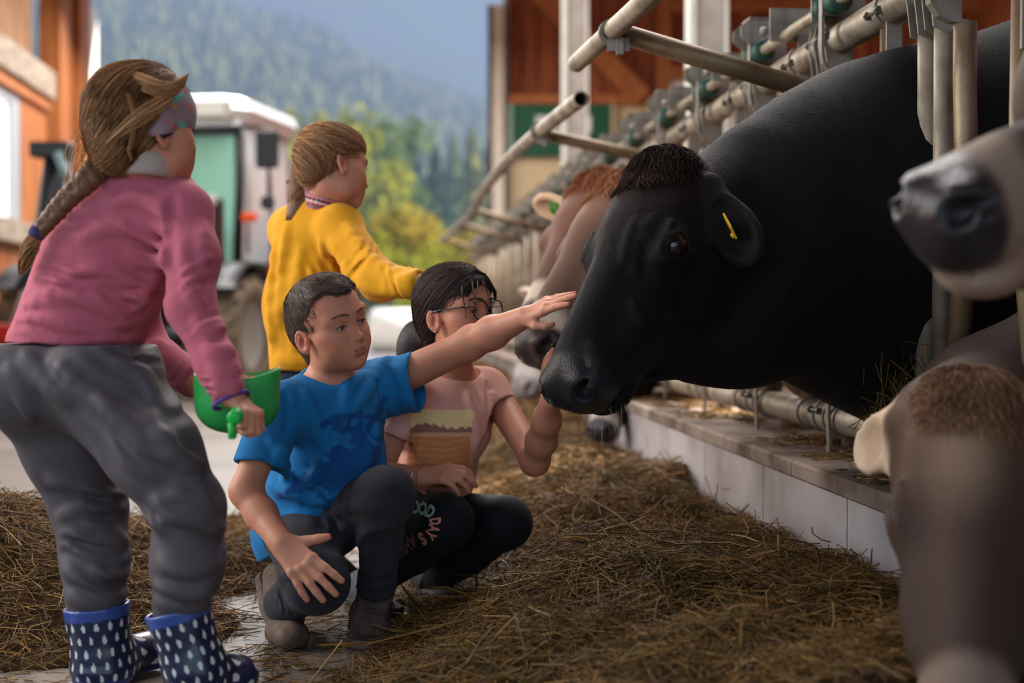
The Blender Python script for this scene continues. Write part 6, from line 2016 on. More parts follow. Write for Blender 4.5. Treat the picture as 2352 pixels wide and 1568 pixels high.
letters([('good', [('G', 938, 1164, -4, 27), ('O', 954, 1166, 4, 27), ('O', 971, 1169, 12, 27), ('D', 988, 1176, 28, 27)], mg),
         ('days', [('D', 999, 1197, 82, 24), ('A', 996, 1213, 104, 24), ('Y', 988, 1226, 130, 25), ('S', 970, 1235, 150, 28)], mp),
         ('ahead', [('A', 947, 1241, 158, 27), ('H', 935, 1250, 154, 27), ('E', 926, 1258, 152, 27), ('A', 918, 1266, 150, 26)], mm_)], lgo)
def ground(px, py, Y, z=0.0):
    p_ = P(px, py, Y); p_[2] = z; return p_
shoe('shoe', ground(828, 1390, 3.66, 0.012), ground(905, 1390, 3.50, 0.012), aRg + V(0, 0, -0.02), girl, MT['shoe_grey'], MT['shoe_black'], w=0.038)
shoe('shoe', ground(975, 1350, 3.80, 0.012), ground(1030, 1360, 3.64, 0.03), aLg + V(0, 0, -0.02), girl, MT['shoe_black'], MT['shoe_grey'], w=0.038)
# bracelets
bw = P(960, 1096, 3.405); bd = nrm(P(1066, 1082, 3.36) - wrr)
Rbw = axes_from(bd, (0, 0, 1))
pts = [bw + Rbw @ np.array((0.031 * math.cos(t), -0.004 + 0.006 * math.sin(2 * t), 0.033 * math.sin(t))) for t in np.linspace(0, 2 * math.pi, 25)]
MB().tube(pts, 0.0010, 5, cap=False).build('bracelet', MT['silver'], girl, smooth=True, world_space=True)
m = MB()
for i, t in enumerate(np.linspace(0, 2 * math.pi, 30, endpoint=False)):
    c_ = bw + Rbw @ np.array((0.030 * math.cos(t), 0.010 + 0.004 * math.sin(t), 0.033 * math.sin(t) - 0.002))
    m.ball(c_, 0.0022, 6, 4)
for i in range(4): m.ball(bw + Rbw @ np.array((0.012 - 0.006 * i, 0.012, -0.037 - 0.004 * (i % 2))), 0.0030, 7, 5)
m.build('charm_bracelet', material('rose_metal', lin(214, 150, 130), rough=0.25, metal=1.0), girl, smooth=True, world_space=True)

# ------------------------------------------------------------------ the girl in yellow
rs_y = np.random.default_rng(41)
y_loc = P(715, 1300, 4.05); y_loc[2] = 0
yg = empty('person', y_loc, 'child in a mustard yellow long sleeved shirt with a striped scarf, standing behind the boy', 'person')
MT['yellow'] = cloth_mat('mustard_jersey', lin(226, 158, 28), bump=0.12, bscale=700, col2=lin(214, 146, 22), nscale=8)
MT['navy_cloth'] = cloth_mat('navy_trousers', lin(38, 40, 52))
Cy = V(-0.4987, 3.999, 1.1584); Ry = np.array([[0.5282, 0.8489, -0.0194], [-0.8076, 0.5092, 0.2976], [0.2625, -0.1415, 0.9545]]); sy = 1.015
SY = Sdf(); SY.frame(Cy, Ry, sy); face_sdf(SY, lid=0.003)
nk = SY.W((0, -0.022, -0.055)); SY.frame()
SY.cap(nk, P(735, 490, 4.06), 0.045, 0.052, k=0.03)
SY.cap(P(730, 520, 4.08), P(715, 800, 4.06), 0.085, 0.09, k=0.04)
shy, ely, wry = P(790, 528, 3.94), P(872, 645, 3.78), P(968, 652, 3.66)
SY.cap(P(660, 520, 4.18), shy, 0.04, k=0.04)
SY.chain([shy, ely, wry], [0.040, 0.034, 0.026], k=0.02)
shy2, ely2, wry2 = P(665, 520, 4.20), P(700, 640, 4.30), P(770, 690, 4.24)
SY.chain([shy2, ely2, wry2], [0.040, 0.034, 0.026], k=0.02)
tips = hand_sdf(SY, wry, P(1120, 625, 3.74) - wry, (-0.1, -0.3, 0.95), 1, 0.95, curl=((4, 8, 6),) * 4)
tips += hand_sdf(SY, wry2, P(840, 700, 4.1) - wry2, (0, -0.3, 0.9), -1, 0.92)
SY.build(0.0048, 'body', MT['skin'], yg, col=skin_color(Cy, Ry, sy, tips, 1.0, browc=np.array(lin(120, 88, 64), np.float32)))
put_eyes(yg, Cy, Ry, sy, (90, 90, 80), nrm(P(1100, 600, 3.9) - Cy), y_loc)
face_hair(yg, SY, Cy, Ry, sy, lin(110, 80, 58), rs_y)
HY = Sdf(); HY.frame(Cy, Ry, sy)
HY.ell((0, -0.018, 0.036), (0.0775, 0.0970, 0.088), k=0.02)
HY.ell((0, 0.022, 0.058), (0.066, 0.066, 0.050), k=0.03)
HY.ell((0, -0.055, -0.012), (0.055, 0.050, 0.058), k=0.03)
HY.ell((0, 0.140, -0.036), (0.088, 0.104, 0.112), k=0.008, mode='s')
for s in (-1, 1): HY.ell((s * 0.082, 0.006, -0.036), (0.032, 0.036, 0.044), k=0.010, mode='s')
HY.cap((-0.10, 0.03, -0.14), (0.10, 0.03, -0.14), 0.085, k=0.01, mode='s')
hy1, hy2 = np.array(lin(122, 80, 50)), np.array(lin(216, 164, 116))
_, hv, hq = HY.build(0.004, 'hair', MT['hair_cap'], yg, col=lambda Q: np.repeat((hy1 * 0.8)[None], len(Q), 0))
tie = P(712, 352, 4.02)
p, n_ = sample_surface(hv, hq, 3000, rs_y)
paths = hair_walk(HY, p, n_, lambda W: (tie - W) + 0.008 * rs_y.normal(size=W.shape), 5, 0.021, 0.006, rs_y)
o = link('hair_strands', strands_mesh(paths, 0.0007, hair_cols(len(paths), hy1, hy2, rs_y, 1.6)), MT['hair'], yg, world_space=True); o['kind'] = 'stuff'
pt = [tie, P(696, 372, 4.03), P(690, 420, 4.05), P(688, 470, 4.03), P(668, 512, 4.0)]
PT = Sdf(); PT.chain(spline(pt, 3), list(np.interp(np.linspace(0, 1, 13), [0, 0.15, 0.5, 0.85, 1], [0.012, 0.022, 0.032, 0.024, 0.006])), k=0.02)
PT.build(0.005, 'ponytail', MT['hair_cap'], yg, col=lambda Q: np.repeat((hy1 * 0.8)[None], len(Q), 0))
paths = rope(pt, [0.012, 0.024, 0.034, 0.030, 0.014], 1300, rs_y, 0.5, True, 8)
o = link('ponytail_strands', strands_mesh(paths, 0.0007, hair_cols(len(paths), hy1, hy2, rs_y, 1.5)), MT['hair'], yg, world_space=True); o['kind'] = 'stuff'
MB().ball(P(710, 355, 4.0), (0.016, 0.016, 0.018), 14, 10).build('hair_tie', material('grey_hair_tie', lin(176, 168, 168), rough=0.8), yg, smooth=True, world_space=True)
# striped scarf
SCF = Sdf()
for i in range(3):
    SCF.chain(spline([P(700, 462 - i * 16, 4.14), P(720, 470 - i * 17, 3.99), P(760, 462 - i * 10, 3.965), P(800, 474 - i * 12, 4.03), P(790, 462 - i * 10, 4.14)], 4), [0.018] * 17, k=0.008)
def scf_col(Q):
    pal = np.array([lin(196, 110, 120), lin(70, 48, 56), lin(214, 170, 160), lin(150, 60, 70), lin(120, 104, 116)])
    q = proj(Q)
    i = (np.floor((q[:, 1] - 0.28 * q[:, 0]) / 5.5).astype(int)) % 5
    return pal[i]
SCF.build(0.004, 'scarf', cloth_mat('striped_scarf', lin(180, 110, 110), attr=True), yg, col=scf_col)
# shirt
YS = Sdf()
YS.cap(P(725, 545, 4.09), P(712, 700, 4.07), 0.118, 0.124, k=0.05)
YS.cap(P(712, 700, 4.07), P(718, 860, 4.06), 0.124, 0.120, k=0.05)
YS.cap(P(668, 535, 4.18), P(780, 520, 3.96), 0.066, 0.064, k=0.06)
YS.cap(P(735, 490, 4.06), P(735, 530, 4.06), 0.060, 0.080, k=0.04)
YS.chain([P(782, 530, 3.95), ely, P(968, 652, 3.66)], [0.060, 0.050, 0.037], k=0.035)
YS.chain([shy2, ely2, wry2], [0.058, 0.048, 0.036], k=0.03)
YS.cut_near(P(966, 652, 3.665), nrm(wry - ely), P(966, 652, 3.665) + nrm(wry - ely) * 0.06, 0.07)
YS.cut_near(wry2, nrm(wry2 - ely2), wry2 + nrm(wry2 - ely2) * 0.06, 0.07)
YS.cut_near(P(715, 846, 4.05), V(0.06, 0, -1), P(715, 846, 4.05) - V(0, 0, 0.16), 0.26)
YS.cap(P(735, 455, 4.06), P(735, 495, 4.06), 0.050, 0.050, k=0.006, mode='s')
for rd in ([(800, 520), (840, 580), (900, 630), (940, 660)], [(760, 560), (800, 620), (850, 660), (900, 672)], [(790, 610), (802, 640), (780, 670)], [(740, 560), (760, 620), (770, 690)], [(660, 520), (648, 620), (640, 740)], [(690, 580), (682, 680), (676, 800)],
           [(720, 600), (724, 700), (722, 800)], [(630, 560), (622, 680), (628, 800)], [(918, 640), (926, 662), (940, 680)], [(940, 630), (948, 655), (955, 675)], [(640, 820), (680, 830), (720, 822)]):
    YS.ridge(rd, 0.0085 if rd[0][0] > 900 else 0.012, 0.022, depth=0.30)
YS.folds(P(850, 620, 3.82), 0.11, nrm(V(0.8, 0, -0.5)), 75, 0.0055, 1)
YS.folds(P(940, 645, 3.70), 0.09, nrm(V(1, 0, 0.2)), 110, 0.0050, 2)
YS.folds(P(690, 640, 3.98), 0.16, nrm(V(1, 0, 0.05)), 58, 0.0050, 3)
YS.folds(P(680, 790, 3.96), 0.15, nrm(V(1, 0, 0.15)), 60, 0.0050, 7)
YS.folds(P(780, 640, 3.98), 0.12, nrm(V(0.8, 0, 0.6)), 64, 0.0060, 4)
YS.build(0.006, 'shirt', MT['yellow'], yg, relax=1)
TY = Sdf()
TY.ell(P(715, 880, 4.06), (0.118, 0.105, 0.10), k=0.04)
for (dx, dy) in ((-0.055, 0.05), (0.055, -0.05)):
    b_ = P(715, 880, 4.06) + V(dx, dy, 0); TY.chain([b_, V(b_[0] + 0.01, b_[1], 0.32), V(b_[0], b_[1], 0.09)], [0.085, 0.062, 0.05], k=0.03)
TY.cut(V(0, 0, 0.07), (0, 0, -1))
TY.build(0.008, 'trousers', MT['navy_cloth'], yg)
for (dx, dy) in ((-0.055, 0.05), (0.055, -0.05)):
    b_ = P(715, 880, 4.06) + V(dx, dy, 0)
    shoe('shoe', V(b_[0] - 0.05, b_[1] - 0.02, 0.012), V(b_[0] + 0.12, b_[1] + 0.06, 0.012), V(b_[0], b_[1], 0.10), yg, MT['shoe_black'], MT['shoe_grey'], cell=0.006)

# ------------------------------------------------------------------ the girl in pink
rs_p = np.random.default_rng(51)
p_loc = P(300, 1600, 2.76); p_loc[2] = 0
pg = empty('person', p_loc, 'child in a pink shirt seen from behind, leaning over with a long braid', 'person')
MT['pink'] = cloth_mat('dusty_pink_jersey', lin(186, 96, 112), bump=0.1, bscale=800, col2=lin(176, 88, 104), nscale=7)
MT['grey_trousers'] = cloth_mat('grey_softshell', lin(88, 80, 83), rough=0.6, bump=0.1, bscale=700, sheen=0.03, col2=lin(76, 69, 72), nscale=6)
MT['cowl'] = cloth_mat('grey_cowl', lin(184, 168, 158), bump=0.35, bscale=500)
Cp = V(-0.7056, 2.7546, 1.1056); Rp = np.array([[0.6654, 0.7419, -0.0823], [-0.7432, 0.6688, 0.0197], [0.0696, 0.048, 0.9964]]); sp_ = 1.0
SPk = Sdf(); SPk.frame(Cp, Rp, sp_); face_sdf(SPk, lid=0.003, fat=1.02)
nk = SPk.W((0, -0.022, -0.055)); SPk.frame()
SPk.cap(nk, P(322, 425, 2.80), 0.046, 0.055, k=0.03)
SPk.cap(P(310, 470, 2.83), P(180, 790, 2.82), 0.085, 0.09, k=0.05)
shp, elp, wrp = P(426, 490, 2.72), P(438, 705, 2.64), P(530, 906, 2.60)
SPk.cap(P(270, 470, 2.92), shp, 0.04, k=0.04)
SPk.chain([shp, elp, wrp], [0.040, 0.034, 0.025], k=0.02)
shq, elq, wrq = P(290, 510, 2.96), P(330, 790, 3.02), P(470, 895, 2.86)
SPk.chain([shq, elq, wrq], [0.040, 0.034, 0.025], k=0.02)
hand_c = P(562, 938, 2.575)
tips = hand_sdf(SPk, wrp, V(0.62, -0.30, -0.50), (0.55, -0.25, 0.80), 1, 0.80, curl=((45, 80, 50), (48, 82, 50), (50, 82, 50), (52, 80, 50)), spread=(2, 0, -2, -4),
               thumb=((0.030, 0.040, -0.024), (0.018, 0.056, -0.044), (0.004, 0.062, -0.052)))
tips += hand_sdf(SPk, wrq, P(540, 905, 2.82) - wrq, (-0.2, 0.6, 0.75), -1, 0.92, curl=((20, 40, 20),) * 4)
SPk.build(0.0044, 'body', MT['skin'], pg, col=skin_color(Cp, Rp, sp_, tips, 1.02))
put_eyes(pg, Cp, Rp, sp_, (90, 100, 110), Rp[:, 1], p_loc)
# hair: loose over the back of the head, gathered in a braid
HP = Sdf(); HP.frame(Cp, Rp, sp_)
HP.ell((0, -0.022, 0.036), (0.081, 0.100, 0.092), k=0.02)
HP.ell((0, 0.020, 0.066), (0.066, 0.064, 0.054), k=0.03)
HP.ell((0, -0.066, -0.018), (0.060, 0.050, 0.068), k=0.03)
HP.cut((0, -0.010, -0.030), (0, 0.76, -0.65), k=0.006)
HP.cap((-0.10, 0.03, -0.15), (0.10, 0.03, -0.15), 0.085, k=0.01, mode='s')
hp1, hp2 = np.array(lin(116, 74, 46)), np.array(lin(222, 168, 116))
_, hv, hq = HP.build(0.0036, 'hair', MT['hair_cap'], pg, col=lambda Q: np.repeat((hp1 * 0.9)[None], len(Q), 0))
tie0 = P(228, 372, 2.74)
p, n_ = sample_surface(hv, hq, 5000, rs_p)
paths = hair_walk(HP, p, n_, lambda W: (tie0 - W) * 1.0 + 0.005 * rs_p.normal(size=W.shape), 5, 0.0245, 0.006, rs_p)
o = link('hair_strands', strands_mesh(paths, 0.00042, hair_cols(len(paths), hp1, hp2, rs_p, 1.5)), MT['hair'], pg, world_space=True); o['kind'] = 'stuff'
# windblown wisps
wis = []
for (pts, n, r) in (([P(290, 172, 2.70), P(340, 190, 2.665), P(378, 204, 2.655), P(404, 200, 2.655), P(420, 186, 2.66), P(432, 170, 2.665)], 420, 0.013), ([P(330, 200, 2.66), P(370, 214, 2.65), P(404, 206, 2.65), P(428, 178, 2.66)], 160, 0.009),
                    ([P(210, 290, 2.74), P(184, 325, 2.72), P(166, 375, 2.74), P(152, 440, 2.76)], 22, 0.020), ([P(215, 320, 2.72), P(192, 350, 2.70), P(180, 400, 2.70), P(194, 425, 2.70)], 10, 0.014),
                    ([P(292, 215, 2.655), P(310, 262, 2.642), P(303, 320, 2.64), P(296, 345, 2.645), P(303, 368, 2.65)], 26, 0.005), ([P(392, 222, 2.655), P(340, 258, 2.642), P(290, 292, 2.64), P(240, 335, 2.655)], 40, 0.016)):
    w = rope(pts, [r * 0.9, r, r, r * 0.7, r * 0.12], n, rs_p, 0.25, m=14); wis.append(w[:, np.linspace(0, w.shape[1] - 1, 9).astype(int)])
wis = np.vstack(wis)
o = link('loose_locks', strands_mesh(wis, 0.0005, hair_cols(len(wis), hp1 * 1.2, hp2, rs_p, 1.2)), MT['hair'], pg, world_space=True); o['kind'] = 'stuff'
# the braid
bp = spline([P(232, 370, 2.735), P(205, 410, 2.70), P(160, 450, 2.70), P(118, 498, 2.71), P(86, 535, 2.72)], 8)
nb_ = len(bp); s_ = np.linspace(0, 1, nb_)
tt = np.gradient(bp, axis=0); tt /= np.linalg.norm(tt, axis=1)[:, None]
sd_ = np.cross(tt, V(0, -1, 0.2)); sd_ /= np.linalg.norm(sd_, axis=1)[:, None]; fr2 = np.cross(sd_, tt)
BRD = Sdf(); bst = []
for j in range(3):
    ph = s_ * 26 + j * 2 * math.pi / 3
    A_ = 0.0145 * (1 - 0.40 * s_)
    c = bp + sd_ * (A_ * np.sin(ph))[:, None] + fr2 * (A_ * 0.45 * np.sin(2 * ph))[:, None]
    BRD.chain(c, list(0.0125 * (1 - 0.40 * s_)), k=0.004)
    w = rope(c, [0.0135, 0.011, 0.0085], 170, rs_p, 0.2, True, nb_ * 2)
    bst.append(w[:, np.linspace(0, w.shape[1] - 1, 20).astype(int)])
BRD.build(0.0032, 'braid', MT['hair_cap'], pg, col=lambda Q: np.repeat((hp1 * 0.8)[None], len(Q), 0))
bst = np.vstack(bst)
o = link('braid_strands', strands_mesh(bst, 0.0005, hair_cols(len(bst), hp1, hp2, rs_p, 1.5)), MT['hair'], pg, world_space=True); o['kind'] = 'stuff'
w = rope([P(84, 538, 2.72), P(68, 570, 2.72), P(56, 605, 2.73), P(46, 630, 2.74)], [0.010, 0.017, 0.012, 0.003], 420, rs_p, 0.4)
o = link('braid_end', strands_mesh(w, 0.0006, hair_cols(len(w), hp1, hp2 * 1.1, rs_p, 1.0)), MT['hair'], pg, world_space=True); o['kind'] = 'stuff'
MB().lathe([(0.006, -0.009), (0.015, -0.009), (0.0175, 0), (0.015, 0.009), (0.006, 0.009)], 14, M=axes_from(nrm(P(68, 570, 2.72) - P(90, 530, 2.72)), (0, -1, 0)) @ np.array(((1, 0, 0), (0, 0, 1), (0, 1, 0))), o=P(86, 534, 2.72)).build('hair_tie', material('purple_tie', lin(64, 48, 96), rough=0.8), pg, smooth=True, world_space=True)
# headband
HBd = Sdf(); HBd.frame(Cp, Rp, sp_)
HBd.ell((0, -0.010, 0.036), (0.0785, 0.0945, 0.088), k=0.02)
HBd.ell((0, 0.028, 0.032), (0.070, 0.066, 0.070), k=0.04)
hbn = nrm(V(0, -0.22, 1.0)); hb0 = V(0, 0.0, -0.022)
HBd.cut(hb0, -hbn)
for s in (-1, 1): HBd.ell((s * 0.076, -0.014, -0.004), (0.016, 0.026, 0.026), k=0.02)
HBd.cut((0, -0.048, -0.030), (0, -0.80, 0.60), k=0.004)
def hb_col(Q):
    q = ((Q - Cp) @ Rp) / sp_
    c = np.repeat(np.array(lin(158, 134, 144))[None], len(Q), 0) * (1 + 0.08 * vnoise(Q, 180, 2)[:, None])
    n1 = vnoise(Q, 90, 7); n2 = vnoise(Q, 120, 9); n3 = vnoise(Q, 150, 4)
    c[n1 > 0.72] = lin(84, 190, 176); c[n2 > 0.80] = lin(206, 96, 88); c[(n3 > 0.86)] = lin(214, 150, 60)
    e = (q - hb0) @ hbn
    c[e < 0.0035] = lin(54, 52, 66)
    return c
HBd.build(0.0026, 'headband', cloth_mat('patterned_headband', lin(158, 134, 144), attr=True), pg, col=hb_col)
# cowl round the neck
CW = Sdf()
for i in range(3):
    CW.chain(spline([P(262, 402 - 13 * i, 2.90), P(246, 396 - 15 * i, 2.76), P(300, 384 - 13 * i, 2.70), P(360, 388 - 11 * i, 2.71), P(402, 404 - 9 * i, 2.78), P(388, 412 - 10 * i, 2.88)], 5), [0.0140] * 26, k=0.0015)
CW.build(0.0045, 'cowl', MT['cowl'], pg)
# shirt
PS = Sdf()
PS.cap(P(318, 470, 2.83), P(205, 700, 2.83), 0.105, 0.112, k=0.05)
PSE = [(P(165, 788, 2.80), V(-0.02, 0, -1))]
PS.cap(P(205, 700, 2.83), P(165, 810, 2.82), 0.112, 0.128, k=0.05, end=PSE)
PS.cap(P(270, 480, 2.93), P(418, 486, 2.73), 0.064, 0.054, k=0.06)
PS.ell(P(325, 500, 2.80), (0.115, 0.10, 0.085), k=0.06)
PS.cap(P(320, 420, 2.80), P(320, 470, 2.82), 0.060, 0.085, k=0.05)
PS.ell(P(250, 600, 2.80), (0.125, 0.10, 0.13), k=0.05)
PS.chain([P(424, 496, 2.72), P(442, 590, 2.68), elp, P(500, 840, 2.61), P(530, 915, 2.60)], [0.052, 0.048, 0.042, 0.036, 0.031], k=0.03)
SEC_PS = 1
PS.cap(shq, elq, 0.05, 0.043, k=0.03); PS.cap(elq, P(475, 897, 2.85), 0.043, 0.034, k=0.03, end=[(P(452, 888, 2.885), wrq - elq)])
PS.cut_near(P(528, 912, 2.60), nrm(wrp - elp), P(528, 912, 2.60) + nrm(wrp - elp) * 0.06, 0.07)
for rd in ([(250, 470), (310, 455), (370, 480), (392, 530)], [(190, 545), (260, 520), (330, 535), (370, 575)], [(120, 660), (200, 620), (270, 630), (320, 670), (345, 720)], [(60, 700), (150, 680), (230, 700), (290, 745)],
           [(20, 745), (100, 735), (180, 750), (260, 770)], [(380, 600), (345, 650), (320, 700)], [(300, 580), (350, 600), (385, 585)], [(470, 520), (462, 600), (440, 660)], [(420, 560), (430, 640), (455, 700)],
           [(455, 740), (480, 760), (508, 745)], [(478, 800), (502, 815), (528, 800)], [(490, 850), (516, 858), (540, 845)], [(500, 880), (525, 890), (545, 880)]):
    PS.ridge(rd, 0.0095, 0.018)
PS.ridge([(398, 445), (388, 520), (390, 590)], 0.007, 0.014, depth=0.4, mode='s')
PS.folds(P(300, 560, 2.74), 0.17, nrm(V(0.35, 0, 1)), 60, 0.0050, 1)
PS.folds(P(180, 700, 2.73), 0.16, nrm(V(0.35, 0, 1)), 66, 0.0055, 2)
PS.folds(P(370, 600, 2.74), 0.10, nrm(V(0.7, 0, 1)), 70, 0.0060, 3)
PS.folds(P(520, 880, 2.58), 0.08, nrm(V(0.35, 0, -1)), 110, 0.0045, 4)
PS.folds(P(450, 660, 2.62), 0.11, nrm(V(0.6, 0, -1)), 66, 0.0045, 5)
PS.folds(P(400, 850, 2.9), 0.12, nrm(V(1, 0, -0.6)), 90, 0.0045, 5)
PS.build(0.0055, 'shirt', MT['pink'], pg, relax=1)
# trousers
PT_ = Sdf()
PT_.cap(P(110, 850, 2.84), P(235, 855, 2.78), 0.125, 0.115, k=0.05)
PT_.ell(P(85, 860, 2.82), (0.11, 0.12, 0.12), k=0.05)
kp, ap = P(432, 1165, 2.68), P(415, 1395, 2.72)
kq, aq = P(205, 1165, 2.88), P(220, 1395, 2.86)
PT_.chain([P(235, 880, 2.76), P(355, 1040, 2.70), kp, P(432, 1290, 2.69), ap], [0.112, 0.086, 0.066, 0.066, 0.054], k=0.03)
PT_.chain([P(110, 890, 2.86), P(165, 1030, 2.87), kq, P(218, 1280, 2.86), aq], [0.112, 0.092, 0.072, 0.064, 0.058], k=0.03)
PT_.cut_near(P(165, 790, 2.82), (0, 0, 1), P(165, 790, 2.82) + V(0, 0, 0.15), 0.24)
for rd in ([(120, 830), (200, 900), (290, 960), (390, 1010)], [(230, 920), (300, 990), (400, 1050), (460, 1080)], [(280, 830), (330, 860), (352, 900)], [(355, 1160), (420, 1140), (490, 1165)], [(360, 1200), (430, 1185), (505, 1215)],
           [(372, 1290), (430, 1310), (495, 1290)], [(370, 1350), (420, 1368), (480, 1345)], [(140, 1190), (200, 1165), (270, 1150)], [(145, 1230), (210, 1215), (285, 1240)], [(150, 1310), (210, 1330), (280, 1300)], [(155, 1370), (220, 1380), (285, 1360)],
           [(120, 1100), (180, 1120), (250, 1110)], [(20, 850), (60, 900), (70, 960)], [(340, 930), (400, 1040), (470, 1130)], [(60, 820), (100, 870), (160, 920)]):
    PT_.ridge(rd, 0.012, 0.022)
PT_.folds(P(300, 960, 2.66), 0.17, nrm(V(0.7, 0, 1)), 55, 0.0060, 1)
PT_.folds(P(440, 1180, 2.64), 0.12, nrm(V(0.3, 0, 1)), 62, 0.0075, 2)
PT_.folds(P(425, 1330, 2.66), 0.11, nrm(V(0.2, 0, 1)), 60, 0.0060, 3)
PT_.folds(P(210, 1190, 2.80), 0.12, nrm(V(0.2, 0, 1)), 66, 0.0075, 4)
PT_.folds(P(220, 1330, 2.80), 0.11, nrm(V(0.6, 0, 1)), 60, 0.0060, 5)
PT_.folds(P(90, 900, 2.73), 0.15, nrm(V(1, 0, 0.5)), 50, 0.0055, 6)
PT_.folds(P(330, 840, 2.70), 0.09, nrm(V(0.2, 0, 1)), 75, 0.0060, 6)
PT_.build(0.0058, 'trousers', MT['grey_trousers'], pg, relax=1)
# wellington boots with pale drops
MT['boot'] = material('spotted_rubber', lin(22, 30, 62), rough=0.28, attr=True, spec=0.5, coat=0.2)
def boot(top, ankle, toe, r_top, lean):
    top = np.asarray(top, float); a = np.asarray(ankle, float); t = np.asarray(toe, float)
    S = Sdf()
    S.cap(top, a, r_top, r_top * 0.86, k=0.02)
    S.cap(a, V(a[0], a[1], 0.055), r_top * 0.86, 0.046, k=0.03)
    S.cap(V(a[0], a[1], 0.05), t, 0.047, 0.040, k=0.03)
    S.ell(t, (0.043, 0.043, 0.034), k=0.02)
    S.cut(V(0, 0, 0.008), (0, 0, -1))
    ax_ = nrm(top - a); S.cut(top + ax_ * 0.004, ax_, k=0.003)
    S.cap(top - ax_ * 0.0, top + ax_ * 0.08, r_top - 0.008, k=0.004, mode='s')
    x_ = nrm(np.cross(ax_, (0.3, 1, 0))); y_ = np.cross(ax_, x_)
    def col(Q):
        c = np.repeat(np.array(lin(24, 32, 62))[None], len(Q), 0)
        d = Q - a
        h = d @ ax_; an = np.arctan2(d @ y_, d @ x_)
        row = np.floor(h / 0.026); u = an / (2 * math.pi) * 15 + 0.5 * (row % 2)
        fu = (u - np.floor(u) - 0.5) * 2 * math.pi * r_top / 15; fh = h - (row + 0.5) * 0.026
        wdt = 0.0042 + 0.0014 * np.clip(-fh / 0.009, -1, 1)
        dot = (fu / wdt) ** 2 + (fh / 0.0085) ** 2 < 1
        c[dot] = lin(204, 204, 196)
        ht = (Q - top) @ ax_
        c[ht > -0.020] = lin(50, 74, 140)
        c[Q[:, 2] < 0.022] = lin(40, 58, 110)
        return c
    o, _, _ = S.build(0.0030, 'rubber_boot', MT['boot'], pg, col=col)
boot(P(222, 1392, 2.86), P(236, 1530, 2.86), P(345, 1588, 2.98) * V(1, 1, 0) + V(0, 0, 0.042), 0.066, 0)
boot(P(408, 1398, 2.72), P(448, 1535, 2.72), P(540, 1585, 2.78) * V(1, 1, 0) + V(0, 0, 0.042), 0.064, 0)
pts = [P(527, 912, 2.60) + axes_from(wrp - elp, (0, 0, 1)) @ np.array((0.0335 * math.cos(t), 0.006, 0.0335 * math.sin(t))) for t in np.linspace(0, 2 * math.pi, 25)]
MB().tube(pts, 0.0042, 7, cap=False).build('wristband', material('violet_band', lin(92, 56, 130), rough=0.7), pg, smooth=True, world_space=True)

# ------------------------------------------------------------------ the feed scoop in her hands
MT['scoop'] = material('green_translucent_plastic', lin(40, 176, 76), rough=0.35, transluc=0.35, col2=lin(72, 190, 104), nscale=18, coat=0.1)
MT['pellets'] = material('feed_pellets', lin(190, 156, 122), rough=0.9, attr=True)
sc_loc = P(545, 900, 2.68)
scoop = empty('feed_scoop', sc_loc, 'green plastic feed scoop full of grain held by the girl in pink', 'scoop')
def scoop_surface(off):
    vs = []; n = 48; rows = 14
    for i in range(rows + 1):
        for k in range(n):
            w = 2 * math.pi * k / n
            # the rim rises towards the right end and dips at the hand
            rim = 0.024 + 0.022 * (0.5 + 0.5 * math.cos(w)) ** 3 + 0.012 * (0.5 - 0.5 * math.cos(w)) ** 3 + 0.004 * math.sin(w)
            t = i / rows
            if t < 0.5:
                ph = t / 0.5 * math.pi / 2
                r = math.sin(ph) ** 0.8; z = -0.078 - (math.cos(ph) - 1) * 0.055 - 0.0
            else:
                r = 1 + 0.03 * (t - 0.5); z = -0.023 + (t - 0.5) / 0.5 * (rim + 0.023)
            vs.append((math.cos(w) * (0.080 - off) * r, math.sin(w) * (0.068 - off) * r, z + off * (1 if t < 0.5 else 0)))
    f = [(i * n + k, i * n + (k + 1) % n, (i + 1) * n + (k + 1) % n, (i + 1) * n + k) for i in range(rows) for k in range(n)]
    return np.array(vs), f, n, rows
m = MB()
v0, f0, n, rows = scoop_surface(0.0); v1, f1, _, _ = scoop_surface(0.003)
m.add(np.vstack((v0, v1)), f0 + [tuple(i + len(v0) for i in reversed(q_)) for q_ in f1] + [(rows * n + k, rows * n + (k + 1) % n, len(v0) + rows * n + (k + 1) % n, len(v0) + rows * n + k) for k in range(n)])
m.build('bowl', MT['scoop'], scoop, smooth=True)
hd = MB()
hp = [P(500, 885, 2.622), P(512, 930, 2.59), P(535, 962, 2.575), P(560, 965, 2.58), P(585, 950, 2.60)]
hd.tube([q_ - sc_loc for q_ in (P(556, 930, 2.64), P(552, 940, 2.60), P(538, 960, 2.535), P(537, 961, 2.532))], [0.013, 0.013, 0.0135, 0.009], 14)
hd.box((-0.006, -0.02, -0.030), (0.006, 0.0, 0.0), o=P(536, 968, 2.55) - sc_loc, bev=0.002)
hd.build('handle', material('bright_green_handle', lin(22, 176, 66), rough=0.4), scoop, smooth=True)
fm = MB(); fv = []
for i in range(13):
    for k in range(32):
        w = 2 * math.pi * k / 32; r = i / 12
        fv.append((math.cos(w) * 0.077 * r, math.sin(w) * 0.065 * r, 0.014 + 0.010 * (1 - r * r) + 0.004 * math.sin(9 * w + 5 * r)))
fm.add(np.array(fv), [(i * 32 + k, i * 32 + (k + 1) % 32, (i + 1) * 32 + (k + 1) % 32, (i + 1) * 32 + k) for i in range(12) for k in range(32)])
fill = fm.build('grain_fill', material('grain_bed', lin(170, 136, 104), rough=0.95), scoop, smooth=True); fill['kind'] = 'stuff'
N_ = 1500
rr = np.sqrt(rs_p.random(N_)); ww = rs_p.random(N_) * 2 * np.pi
